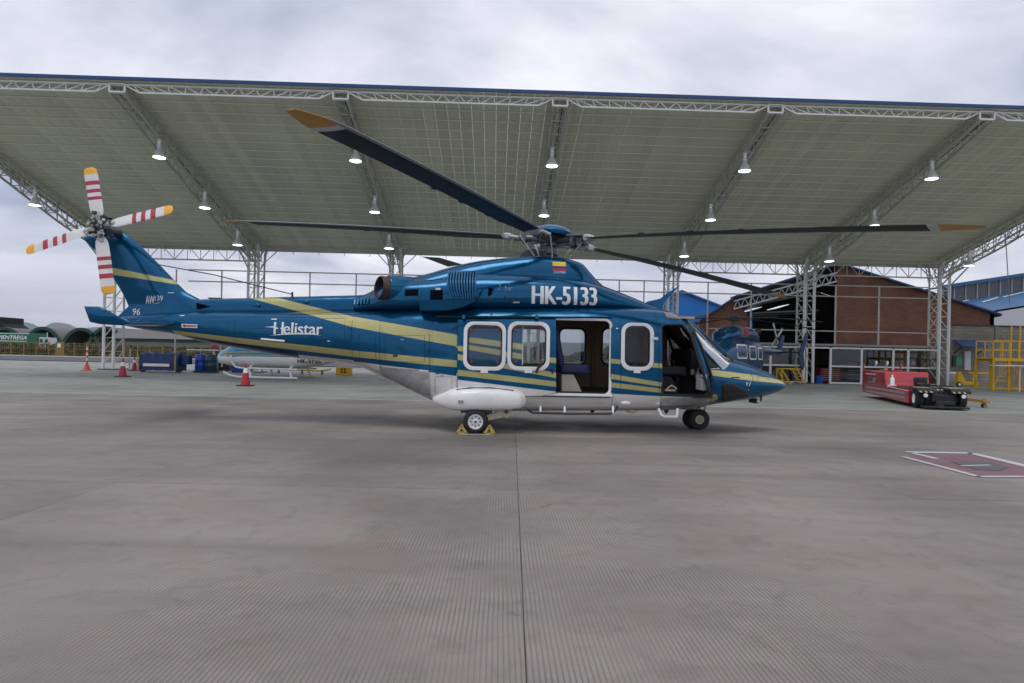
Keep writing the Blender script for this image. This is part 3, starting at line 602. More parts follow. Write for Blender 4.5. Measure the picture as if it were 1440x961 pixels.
# ---- openings trimmed; far windows glazed
ring_frame('door_frame', pxrr(731.5, 448.5, 861.2, 555, .115, -1.1), pxrr(734.5, 451.5, 858, 552, .09, -1.1), BV_BODY, .008, .05, 'white_paint', heli)
def inset(poly, k):
    cu_, cz_ = sum(p[0] for p in poly) / len(poly), sum(p[1] for p in poly) / len(poly)
    out = []
    for p in poly: d = Vector((p[0] - cu_, p[1] - cz_)); d = d * ((d.length + k) / d.length); out.append((cu_ + d.x, cz_ + d.y))
    return out
ring_frame('cockpit_door_frame', inset(OPEN_PILOT, .04), inset(OPEN_PILOT, -.02), BV_BODY, .01, .06, 'antenna_black', heli)
for q in FARW:
    mb = MB(); o_, i_ = inset(q, .03), inset(q, -.015); mb.loft([[Vector((u, 1.05, z)) for u, z in o_], [Vector((u, 1.03, z)) for u, z in o_], [Vector((u, 1.03, z)) for u, z in i_], [Vector((u, 1.12, z)) for u, z in i_]], False)
    fr = mb.build('far_window_frame', 'trim_dark', heli, True, 40); pane('pane', q, 1.09, 'far_glass', fr)
pane('far_cockpit_pane', FAR_PILOT, 1.04, 'far_glass', heli)
# windscreen posts: centre strip and side posts
for l_ in (-.0,):
    mb = MB(); pts = []
    for x_, y_ in ((966, 444), (985, 460), (1005, 479), (1030, 502)): pts.append(hp3(x_, y_, -.3) * 1.0)
    mb.tube([Vector((p.x, 0, p.z + .015)) for p in pts], .035, 8); mb.build('centre_post', 'blue_gloss', heli, True)
for sgn in (-1, 1):
    mb = MB(); pts = []
    for x_, y_ in ((968, 447), (977, 466), (986, 488), (995, 514), (999, 528), (1002, 556)):
        u, z = hp(x_, y_, -1.0); y = cast(BV_BODY, u, z); pts.append(Vector((u, sgn * abs((y if y is not None else -.9)) * 1.0 + sgn * .008, z)))
    mb.tube(pts, [.03, .03, .03, .03, .03, .025], 8); mb.build('side_post', 'antenna_black', heli, True)
mb = MB(); p0, p1 = hp3(972, 470, -1.0), hp3(1014, 518, -.9); mb.tube([hp3(990, 493, -1.02), hp3(1001, 505, -.98), hp3(1014, 519, -.92)], .022, 8); mb.build('quarter_post', 'blue_gloss', heli, True)
mb = MB(); mb.tube([hp3(1030, 507, -.55), hp3(1005, 484, -.62), hp3(985, 466, -.66)], .014, 6); mb.build('wiper', 'antenna_black', heli, True)
mat('tan_yellow', (.55, .42, .10), .5, var=.2, scale=8, dirt=(.2, .16, .08), dscale=7)
# ---- interior
zf = hp(800, 553, -1.1)[1] + .01; zt_in = hp(800, 444, -1.0)[1]
ua, ub = hp(640, 500, -1.0)[0], hp(1000, 500, -.9)[0]
mb = MB(); mb.box(((ua + ub) / 2, 0, zf - .03), (ub - ua, 2.06, .06)); mb.build('cabin_floor', 'trim_dark', heli)
mb = MB(); mb.box(((ua + ub) / 2 - .15, 0, zt_in + .02), (ub - ua - .3, 1.7, .04)); mb.build('cabin_ceiling', 'seat_cream', heli)
uk = hp(908, 500, -1.0)[0]
mb = MB(); mb.box((uk, .32, (zf + zt_in) / 2), (.05, 1.35, zt_in - zf)); mb.box((uk, -.82, zf + .35), (.05, .46, .7)); mb.build('front_bulkhead', 'trim_dark', heli)
uk2 = hp(690, 500, -1.0)[0]
mb = MB(); mb.box((uk2, 0, (zf + zt_in) / 2), (.05, 2.0, zt_in - zf)); mb.build('rear_bulkhead', 'trim_brown', heli)
# far-wall trim strips
for x_ in (775, 834, 862):
    u = hp(x_, 500, 1.0)[0]; mb = MB(); mb.tube([(u, 1.03, zf), (u, 1.05, zf + .8), (u, .98, zt_in - .15), (u, .7, zt_in)], .035, 6); mb.build('wall_rib', 'trim_brown', heli, True)
def seat(uc, lc, face, m1, base, nm='seat', s=1.0, back_h=.72):
    """aircraft seat: cushion, backrest, headrest, base"""
    e = bpy.data.objects.new(nm, None); col.objects.link(e); e.parent = heli; e.location = (uc, lc, zf); e.rotation_euler.z = 0 if face > 0 else math.pi
    mb = MB(); mb.box((.02, 0, .42), (.52, .46, .17)); mb.box((.23, 0, .38), (.12, .46, .13)); mb.build('cushion', m1, e, True, 40, .04)
    mb = MB(); M_ = Matrix.Rotation(R(-10), 3, 'Y'); mb.box((-.29, 0, .45 + back_h / 2), (.12, .44, back_h), M=M_); mb.build('backrest', m1, e, True, 40, .05)
    mb = MB(); mb.box((-.38, 0, .5 + back_h), (.09, .28, .18), M=M_); mb.build('headrest', m1, e, True, 40, .035)
    mb = MB(); mb.prism([(-.22, -.17, 0), (.16, -.17, 0), (.0, -.17, .32), (-.22, -.17, .32)], (0, .34, 0)); mb.build('seat_base', base, e, False, None, .01)
    return e
us_ = hp(806, 520, -.7)[0]
for lc in (-.62, -.1, .5): seat(us_, lc, 1, 'seat_navy', 'seat_cream')
up_ = hp(950, 520, -.6)[0]
for lc in (-.52, .52): seat(up_ - .1, lc, 1, 'trim_dark', 'trim_dark', 'pilot_seat', back_h=.62)
ui = hp(990, 520, -.6)[0]
mb = MB(); mb.loft([[(ui - .28, l, z) for l, z in superring(.75, zf + .45, zf + .86, 4, 24)], [(ui + .1, l, z) for l, z in superring(.72, zf + .4, zf + .82, 4, 24)], [(ui + .3, l, z) for l, z in superring(.6, zf + .3, zf + .7, 4, 24)]]); mb.box((ui - .25, 0, zf + .25), (.4, .34, .5)); mb.build('instrument_panel', 'trim_dark', heli, True, 40)
for lc in (-.52, .52):
    mb = MB(); mb.tube([(ui - .5, lc, zf), (ui - .46, lc, zf + .35), (ui - .55, lc, zf + .55), (ui - .56, lc, zf + .62)], [.025, .02, .02, .03], 8); mb.build('control_stick', 'black_plastic', heli, True)
for k in range(2):
    mb = MB(); p = hp3(973 + k * 7, 523 + k * 4, -.55); mb.box(p, (.05, .12, .12)); mb.box(p + Vector((.03, -.04, .02)), (.02, .03, .06)); mb.build('control_box', 'pale_grip', heli, bevel=.01)
mb = MB(); p = hp3(941, 549, -.95); mb.box(p, (.20, .1, .03), .2); mb.tube([p + Vector((-.05, 0, .02)), p + Vector((.05, .02, .09)), p + Vector((.14, 0, .03))], .014, 6); mb.build('safety_harness', 'tan_gear', heli, True)

# ---- open cockpit door, hinged at the front and swung out towards us, seen on edge
E0, E1 = hp3(968, 458, -1.1), hp3(997, 555, -1.08)
dirn = (Vector((ray(985, 500).x, ray(985, 500).y, 0)) * -1).normalized(); dl = Vector((dirn.x * hc + dirn.y * hs_, -dirn.x * hs_ + dirn.y * hc, 0))
ang = R(-1); dl = Vector((dl.x * math.cos(ang) - dl.y * math.sin(ang), dl.x * math.sin(ang) + dl.y * math.cos(ang), 0))
def dpt(t, s_): return E0.lerp(E1, t) + dl * s_
out = [dpt(0, 0), dpt(.03, .40), dpt(.12, .54), dpt(.6, .66), dpt(.93, .66), dpt(1, .58), dpt(1, .0)]
win = [dpt(.08, .06), dpt(.10, .38), dpt(.16, .52), dpt(.48, .56), dpt(.52, .52), dpt(.54, .3), dpt(.54, .06)]
nrm = (E1 - E0).cross(dl).normalized(); nrm = nrm if nrm.x > 0 else -nrm
mb = MB(); mb.loft([[p for p in out], [p + nrm * .045 for p in out], [p + nrm * .045 for p in win], [p for p in win], [p for p in out]], False); cd = mb.build('cockpit_door', ['antenna_black'], heli)
mb = MB(); mb.prism([p + nrm * .018 for p in win], nrm * .006); mb.build('pane', 'smoke_glass', cd)
mb = MB(); mb.box(dpt(.80, .3) - nrm * .06, (.09, .36, .28)); mb.build('door_pocket', 'pale_grip', cd, True, 40, .02)
mb = MB(); mb.tube([dpt(.60, .55), dpt(.62, .58) - nrm * .05, dpt(.72, .62) - nrm * .05, dpt(.75, .62)], .012, 6); mb.build('door_handle', 'hub_metal', cd, True)

# ---- sponsons and main wheels (both sides)
SP = [(604, 561, 569, .12, .90), (618, 556, 573.5, .26, 1.0), (632, 549, 577, .38, 1.08), (646, 546.5, 578.5, .43, 1.12), (670, 545, 578.5, .45, 1.13), (700, 546, 578, .45, 1.13), (720, 548.5, 577.5, .42, 1.12), (732, 552, 576, .36, 1.1), (738, 557, 573, .25, 1.07), (741, 563, 568, .10, 1.05)]
for sgn in (-1, 1):
    rg = []
    for px, t, b, wd, c0 in SP:
        zt_, zb_ = hp(px, t, -1.5)[1], hp(px, b, -1.5)[1]; u = hp(px, 565, -1.5)[0]
        rg.append([Vector((u, sgn * (c0 + .03 + l), z)) for l, z in superring(wd, zb_, zt_, 3.6, 32)])
    ff = []
    for i in range(len(rg) - 1):
        for k in range(3): ff.append([p.lerp(q, k / 3) for p, q in zip(rg[i], rg[i + 1])])
    ff.append(rg[-1]); mb = MB(); mb.loft(ff)
    sponson = mb.build('sponson', 'white_paint', heli, True, 50)
    wc = hp3(668.5, 593.8, -1.62); rad = wc.z - .0; wc.y = sgn * 1.5
    def wheel(name, c, rt, wt, rim_r, parent, outs, rim='white_frame'):
        w_ = bpy.data.objects.new(name, None); col.objects.link(w_); w_.parent = parent; w_.location = c
        m = MB(); h = wt / 2; m.lathe((0, 0, 0), (0, 1, 0), [(-h * .8, rim_r), (-h, rim_r * 1.12), (-h * .97, rt * .82), (-h * .75, rt * .95), (-h * .3, rt), (0, rt), (h * .3, rt), (h * .75, rt * .95), (h * .97, rt * .82), (h, rim_r * 1.12), (h * .8, rim_r)], 40)
        for q in (-.35, 0, .35): m.lathe((0, q * h, 0), (0, 1, 0), [(-.006, rt * .985), (0, rt * .97), (.006, rt * .985)], 40)
        m.build('tyre', 'black_rubber', w_, True, 50)
        m = MB()
        for s2 in (-1, 1):
            m.lathe((0, 0, 0), (0, s2, 0), [(h * .78, rim_r), (h * .86, rim_r), (h * .86, rim_r * .88), (h * .62, rim_r * .8), (h * .55, rim_r * .45), (h * .75, rim_r * .38), (h * .8, rim_r * .2), (h * .82, .001)], 32)
        rm = m.build('rim', rim, w_, True, 35)
        m = MB()
        for k in range(8):
            a = 2 * math.pi * k / 8
            for s2 in (-1, 1): m.lathe((math.cos(a) * rim_r * .63, s2 * h * .58, math.sin(a) * rim_r * .63), (0, s2, 0), [(0, rim_r * .1), (.012, rim_r * .1), (.013, .001)], 8)
        m.lathe((0, 0, 0), (0, -1, 0), [(h * .8, rim_r * .16), (h * .95, rim_r * .14), (h * .96, .001)], 12); m.lathe((0, 0, 0), (0, 1, 0), [(h * .8, rim_r * .16), (h * .95, rim_r * .14), (h * .96, .001)], 12)
        m.build('rim_holes', 'black_plastic', rm)
        return w_
    wheel('main_wheel', wc, rad, .18, rad * .60, heli, sgn)
    i_ = wc + Vector((0, -sgn * .13, 0)); pv = hp3(712, 582, -1.45); pv.y = sgn * 1.30
    mb = MB(); mb.bar(wc + Vector((0, -sgn * .15, 0)), pv, .09, .11); mb.tube([wc + Vector((0, -sgn * .16, 0)), wc], .05, 12)
    mb.prism([pv + Vector((-.42, -.05, .16)), pv + Vector((.1, -.05, .17)), pv + Vector((.1, -.05, -.03)), pv + Vector((0, -.05, -.09)), pv + Vector((-.1, -.05, -.05))], (0, .1, 0)); gl_ = mb.build('gear_leg', 'tan_gear', heli, True, 30, .008)
    mb = MB(); q0, q1 = hp3(650, 577, -1.4), hp3(700, 579, -1.4); q0.y = q1.y = sgn * 1.3
    mb.tube([wc + Vector((.05, -sgn * .15, .12)), wc + Vector((.18, -sgn * .17, .25)), wc + Vector((.35, -sgn * .2, .36))], [.05, .05, .04], 10); mb.tube([pv + Vector((0, -.07, .03)), pv + Vector((0, .07, .03))], .035, 10); mb.box(q0.lerp(q1, .4) + Vector((0, 0, -.01)), (.55, .25, .06)); mb.build('shock_strut', 'dark_metal', gl_, True, 30)
# sponson seams, placards
BV_SP = None
mb = MB(); mb.loft([]) if False else None
for (x_, y_, w_, h_, m_) in ((648, 565, .09, .05, 'quilt_grey'), (680, 564, .13, .10, 'quilt_grey'), (698, 564.3, .07, .012, 'tail_red'), (674, 564, .03, .03, 'tail_red')):
    mb = MB(); mb.box(hp3(x_, y_, -1.595), (w_, .02, h_)); mb.build('placard', m_, heli)
mb = MB(); mb.tube([hp3(642, 548.5, -1.45), hp3(660, 545.7, -1.45), hp3(690, 545.7, -1.45), hp3(722, 549.5, -1.45)], .014, 6); mb.build('sponson_seal', 'dark_metal', heli, True)
# ---- nose wheels
nw = hp3(983, 590, -.16); rn = nw.z
for l_ in (-.16, .10):
    wheel('nose_wheel', Vector((nw.x - (.05 if l_ > 0 else 0), l_, rn)), rn, .13, rn * .42, heli, -1, 'tan_gear')
mb = MB(); p = Vector((nw.x, -.03, rn)); mb.tube([p, p + Vector((.02, 0, .25)), p + Vector((.0, 0, .5))], [.05, .055, .06], 12); mb.tube([p + Vector((0, -.13, 0)), p + Vector((0, .13, 0))], .04, 10); mb.bar(p + Vector((-.02, -.06, .22)), p + Vector((-.30, -.06, .20)), .04); mb.tube([p + Vector((.12, -.05, .12)), p + Vector((.15, -.05, .3))], .02, 8); mb.build('nose_gear_leg', 'tan_gear', heli, True, 40)
# ---- belly: steps, antennas, lights
mb = MB(); mb.tube([hp3(742, 576, -1.15), hp3(748, 580.5, -1.25), hp3(800, 582, -1.25), hp3(859, 582, -1.25), hp3(864, 579, -1.2), hp3(868, 572, -1.1)], .022, 8)
step = mb.build('cabin_step', 'dark_metal', heli, True)
for x_ in (760, 794, 862):
    mb = MB(); mb.tube([hp3(x_, 582, -1.25), hp3(x_, 572, -1.12)], .02, 8); mb.build('step_bracket', 'white_frame', step, True)
mb = MB(); mb.tube([hp3(926, 575, -1.1), hp3(930, 584, -1.16), hp3(934, 586.5, -1.2), hp3(950, 586.5, -1.2), hp3(952, 584, -1.16), hp3(953, 575, -1.1)], .024, 8); mb.box(hp3(942, 586, -1.2), (.26, .14, .02)); mb.build('cockpit_step', 'white_frame', heli, True, 40)
for x_, y_, m_, s_ in ((833, 577, 'antenna_black', .05), (937, 577, 'antenna_black', .05), (1070, 560, 'antenna_black', .03)):
    mb = MB(); p = hp3(x_, y_, -.5); mb.loft([[p + Vector((dx * k, dy * k * .3, dz)) for dx, dy in ((-1, 0), (0, -1), (1, 0), (0, 1))] for k, dz in ((s_, .07), (s_ * .8, -.02), (s_ * .3, -.07))]); mb.build('blade_antenna', m_, heli)
p = hp3(1061, 565, -.1); mb = MB(); mb.prism([p + Vector((-.10, 0, .05)), p + Vector((.07, 0, .06)), p + Vector((.04, 0, 0)), p + Vector((.08, 0, -.04)), p + Vector((-.10, 0, -.02))], (0, .03, 0)); mb.build('pitot_mount', 'rotor_navy', heli)
mb = MB(); p = hp3(888, 577, -.75); mb.lathe(p + Vector((0, 0, .06)), (0, 0, -1), [(0, .14), (.05, .13), (.10, .08), (.115, .001)], 20); mb.build('belly_light', 'white_paint', heli, True)
mb = MB(); p = hp3(880, 567, -1.1); mb.loft([[p + Vector((x_, -r_ * math.cos(a) * .6, r_ * math.sin(a))) for a in [R(36 * k) for k in range(10)]] for x_, r_ in ((-.09, .005), (-.06, .025), (0, .035), (.06, .025), (.09, .005))]); mb.build('strobe_light', 'letter_white', heli, True)
mb = MB(); p = hp3(921.5, 476.5, -1.14); mb.box(p, (.10, .06, .05)); mb.build('side_light', 'letter_white', heli, True, 40, .01)
# wire cutter / blade fin above the cockpit, and the one on the rear deck
mb = MB(); mb.prism([hp3(908, 426, -.02), hp3(930, 434, -.02), hp3(934.5, 424.5, -.02), hp3(956.5, 401.3, -.02), hp3(938, 412.5, -.02), hp3(929, 420.3, -.02), hp3(911, 424, -.02)], (0, .05, 0)); mb.build('wire_cutter', 'slat_blue', heli)
mb = MB(); mb.prism([hp3(650, 372, .3), hp3(630, 375, .3), hp3(593, 361, .3), hp3(602, 361.5, .3), hp3(618, 362.5, .3)], (0, .04, 0)); mb.build('deck_antenna', 'antenna_black', heli)
mb = MB(); mb.prism([hp3(741, 361, 0), hp3(731, 361, 0), hp3(740, 352, 0), hp3(752, 350, 0), hp3(752, 361, 0)], (0, .5, 0)); mb.build('intake_hood', 'dark_metal', heli)
# HF wire aerial from fin to boom
mb = MB(); mb.tube([hp3(223, 372.5, -.12), hp3(300, 386.5, -.14), hp3(410, 414, -.16)], .011, 6); wa = mb.build('wire_aerial', 'rotor_navy', heli, True)
mb = MB(); mb.tube([hp3(411, 418, -.16), hp3(411, 411, -.16)], .02, 8); mb.build('aerial_post', 'rotor_navy', wa, True)
# small blisters, vents and handles on boom and cowl
for x_, y_, l_, bv, wd, hh, m_ in ((430, 424.5, -.2, BV_COWL, .13, .035, 'blue_gloss'), (361, 429.5, -.2, BV_COWL, .13, .035, 'blue_gloss')): 
    mb = MB(); p = hp3(x_, y_, -.24); mb.loft([[p + Vector((dx, -r_ * math.cos(a) * .5, r_ * math.sin(a))) for a in [R(36 * k) for k in range(10)]] for dx, r_ in ((-wd / 2, .004), (-wd / 4, hh * .8), (0, hh), (wd / 4, hh * .8), (wd / 2, .004))]); mb.build('blister', m_, heli, True)
mb = MB(); p = hp3(282, 430.5, -.2); mb.prism([p + Vector((-.08, 0, .06)), p + Vector((.18, 0, 0)), p + Vector((-.08, 0, -.06))], (0, .03, 0)); mb.build('tail_inlet', 'slat_dark', heli)
for x0, y0, x1, y1 in ((367, 477, 400, 480),):
    mb = MB(); mb.tube([hp3(x0, y0, -.56), hp3(x1, y1, -.58)], .018, 8); mb.build('boom_handhold', 'letter_white', heli, True)
decal('cowl_vent', [P2([(569, 407), (588, 406.5), (588, 416), (569, 416.5)], -.9)], BV_COWL, .005, 'slat_dark', heli, .08)
decal('cowl_vent', [P2([(605, 408), (623, 408), (623, 422), (605, 422)], -.9)], BV_COWL, .005, 'slat_dark', heli, .08)
for x_, y_, a_, b_ in ((616, 406.5, .10, .04), (726, 425.5, .13, .03)): decal('cowl_latch', [P2([(x_ - 36 * a_, y_ - 36 * b_), (x_ + 36 * a_, y_ - 36 * b_), (x_ + 36 * a_, y_ + 36 * b_), (x_ - 36 * a_, y_ + 36 * b_)], -.9)], BV_COWL, .006, 'tan_gear', heli, .1)
seam([(710, 417), (710, 425)], -.9, BV_COWL, wdt=.02)
# rivet dots
def dots(lst, l, bv, m_, s_=.012):
    decal('rivet_row', [[(hp(x, y, l)[0] + dx * s_, hp(x, y, l)[1] + dz * s_) for dx, dz in ((-1, 0), (0, -1), (1, 0), (0, 1))] for x, y in lst], bv, .003, m_, heli, 9)['kind'] = 'stuff'
dots([(700 + random.uniform(0, 22), 397 + random.uniform(0, 12)) for _ in range(26)], -.9, BV_COWL, 'letter_grey', .008)
dots([(484 + 4.2 * i, 463 + 4 * j) for i in range(3) for j in range(4)], -.75, BV_BOOM if False else BV_BODY, 'rotor_navy', .008)
dots([(617 + 13 * i, 464) for i in range(2)] + [(452, 465), (446, 476)], -.9, BV_BODY, 'rotor_navy', .012)
dots([(x, 512.5 + (x - 532) * .1) for x in range(534, 604, 4)] + [(603.3, y) for y in range(523, 556, 4)], -1.0, BV_BODY, 'dark_metal', .008)
# ---- hatches, rivet lines and stencils
def loop(x0, y0, x1, y1, l, bv): seam([(x0, y0), (x1, y0), (x1, y1), (x0, y1), (x0, y0)], l, bv, wdt=.005)
for x0, y0, x1, y1, l_, bv in ((541, 472, 598, 509, -.95, BV_BODY), (505, 470, 529, 505, -.82, BV_BODY), (345, 446, 372, 462, -.5, BV_BOOM), (300, 446, 322, 470, -.42, BV_BOOM), (452, 448, 486, 488, -.66, BV_BOOM), (1062, 530, 1082, 545, -.45, BV_BODY), (725, 400, 745, 420, -.9, BV_UP), (612, 530, 636, 560, -1.05, BV_BODY), (548, 400, 588, 428, -.88, BV_UP)): loop(x0, y0, x1, y1, l_, bv)
def rivets(a_, b_, n_, l_, bv, m_='rotor_navy', s_=.006): dots([(a_[0] + (b_[0] - a_[0]) * k / n_, a_[1] + (b_[1] - a_[1]) * k / n_) for k in range(n_ + 1)], l_, bv, m_, s_)
for a_, b_, n_, l_, bv in (((498, 448), (498, 510), 20, -.8, BV_BODY), ((491, 448), (491, 508), 20, -.74, BV_BOOM), ((538, 448), (538, 510), 20, -.92, BV_BODY), ((602, 450), (602, 518), 22, -1.05, BV_BODY), ((608, 450), (608, 518), 22, -1.05, BV_BODY), ((334, 442), (334, 484), 14, -.45, BV_BOOM), ((500, 443), (640, 446), 50, -.95, BV_BODY),
                         ((713, 388), (713, 428), 16, -.92, BV_UP), ((865, 454), (865, 548), 30, SIDE, BV_BODY), ((924, 450), (926, 552), 30, SIDE, BV_BODY), ((1006, 530), (1050, 536), 16, -.8, BV_BODY), ((260, 446), (480, 446), 60, -.55, BV_BOOM)): rivets(a_, b_, n_, l_, bv)
for x_, y_, w_, h_, l_, bv, m_ in ((615, 526, 6, 1.2, -1.05, BV_BODY, 'dark_metal'), (622, 528.5, 4, 1, -1.05, BV_BODY, 'dark_metal'), (566, 478, 5, 1, -.95, BV_BODY, 'letter_grey'), (556, 500.5, 7, 3, -.95, BV_BODY, 'dark_metal'), (868, 462, 3, 1.5, SIDE, BV_BODY, 'letter_white'), (1032, 531, 14, 1.4, -.75, BV_BODY, 'rotor_navy'), (664, 426, 4, 1, -1.0, BV_BODY, 'letter_grey'), (519, 452, 4, 1.2, -.85, BV_BODY, 'letter_grey'), (463, 480, 4, 1, -.66, BV_BOOM, 'letter_white'), (240, 412, 8, .8, -.12, BV_FIN, 'letter_white'), (256, 444, 7, 1, -.3, BV_TAIL if 'BV_TAIL' in globals() else BV_BOOM, 'letter_white')):
    decal('stencil_mark', [P2([(x_ - w_ / 2, y_ - h_ / 2), (x_ + w_ / 2, y_ - h_ / 2), (x_ + w_ / 2, y_ + h_ / 2), (x_ - w_ / 2, y_ + h_ / 2)], l_)], bv, .005, m_, heli, .1)
# ---- lettering and badges
letters('registration_letters', 'HK-5133', (748.5, 403.5, 840, 427.5), -.9, BV_UP, 'letter_white', heli, .045, off=.008)
letters('name_letters', 'elistar', (397, 454.5, 454.5, 470), -.62, BV_BOOM, 'letter_white', heli, .03)
letters('name_letters', 'H', (383, 453, 397, 470), -.62, BV_BOOM, 'letter_white', heli, .03)
star = []
for k in range(10):
    a = R(90 + 36 * k); r_ = .042 if k % 2 == 0 else .018; c_ = hp(391, 461.5, -.62); star.append((c_[0] + r_ * math.cos(a), c_[1] + r_ * math.sin(a)))
decal('name_star', [star], BV_BOOM, .008, 'livery_paint', heli, 9)
decal('name_swoosh', [P2([(376.5, 472), (395, 469.5), (420, 468.9), (440, 470), (454.5, 472.5), (440, 470.9), (420, 470.2), (395, 471)], -.62), P2([(368, 459.6), (385, 458.8), (385, 460.8)], -.62), P2([(377, 448), (386, 447.8), (386, 449), (379, 449.3)], -.62)], BV_BOOM, .005, 'letter_white', heli, .1)
BV_TAIL = BVHTree.FromPolygons([Vector(v) for v in mbb.v] + BV_FIN_V, mbb.f + [tuple(i + len(mbb.v) for i in f) for f in BV_FIN_F])
letters('type_letters', 'AW', (200, 415.5, 213.5, 427), -.2, BV_FIN, 'letter_white', heli, .012)
letters('type_letters', '139', (214, 415.5, 226, 422.5), -.2, BV_FIN, 'letter_white', heli, .0)
decal('type_underline', [P2([(213, 426.5), (222, 424.3), (222, 425.2), (213, 427.6)], -.2)], BV_FIN, .004, 'letter_grey', heli, .1)
letters('fleet_number', '96', (180, 433.5, 192, 442.5), -.2, BV_FIN, 'letter_white', heli, .02, off=.008)
decal('flag_badge', [P2([(777.5, 367), (796.5, 367.5), (796.5, 374), (777.5, 373.5)], -.55), P2([(777.5, 373.5), (796.5, 374), (796.5, 377.5), (777.5, 377)], -.55), P2([(777.5, 377), (796.5, 377.5), (796.5, 380.5), (777.5, 380)], -.55)], BV_FAIR, .005, ['flag_yellow', 'flag_blue', 'flag_red'], heli, .07, [0, 1, 2])
letters('flag_letters', 'COLOMBIA', (778.5, 381, 796, 384), -.55, BV_FAIR, 'letter_white', heli, .01)
decal('danger_arrow', [P2([(254.5, 455.5), (278, 456.5), (278, 461.5), (254.5, 461)], -.36)], BV_BOOM, .004, 'letter_white', heli, .1)
decal('danger_arrow', [P2([(255, 458.2), (260, 456.3), (260, 457.4), (277, 458), (277, 459.8), (260, 459.4), (260, 460.5)], -.36)], BV_BOOM, .009, 'tail_red', heli, .2)
decal('nose_marks', [P2([(1046, 537), (1047.4, 537), (1047.4, 542), (1046, 542)], -.6), P2([(1053, 537), (1054, 537), (1051, 543), (1050, 543)], -.6)], BV_BODY, .004, 'letter_white', heli, .2)
dots([(1049, 539), (1050, 548)], -.6, BV_BODY, 'letter_white', .01)

# ---- wheel chocks: two yellow triangular frames on a rope, each side of the near main wheel
ck_ = []
for x_, lab in ((649.5, 'yellow triangular wheel chock behind the main wheel of the large helicopter'), (688, 'yellow triangular wheel chock in front of the main wheel of the large helicopter')):
    p = hp3(x_, 612, -1.55); wpt = Matrix.Rotation(HYAW, 3, 'Z') @ Vector((p.x, p.y, 0)) + Vector((HX, HY, 0))
    e = empty('wheel_chock', wpt, lab, 'chock', 'chocks at the main wheel')
    for l_ in (-.09, .09):
        mb = MB()
        for a_, b_ in (((-.085, .02), (.085, .02)), ((.085, .02), (0, .15)), ((0, .15), (-.085, .02))): mb.bar((a_[0], l_, a_[1]), (b_[0], l_, b_[1]), .03, .035)
        mb.build('chock_frame', 'tan_yellow', e)
    for a_, b_ in ((-.085, .02), (.085, .02), (0, .15)): mb = MB(); mb.tube([(a_, -.09, b_), (a_, .09, b_)], .016, 8); mb.build('chock_bar', 'tan_yellow', e, True)
    if 'rope' not in globals(): rope = wpt
    else:
        mb = MB(); mb.tube([rope.lerp(wpt, t) + Vector((0, -.12 - .02 * math.sin(t * 9), .012)) for t in [k / 10 for k in range(11)]], .01, 6); tag(mb.build('chock_rope', 'seat_cream', None, True), 'pale rope joining the two wheel chocks on the ground', 'rope')
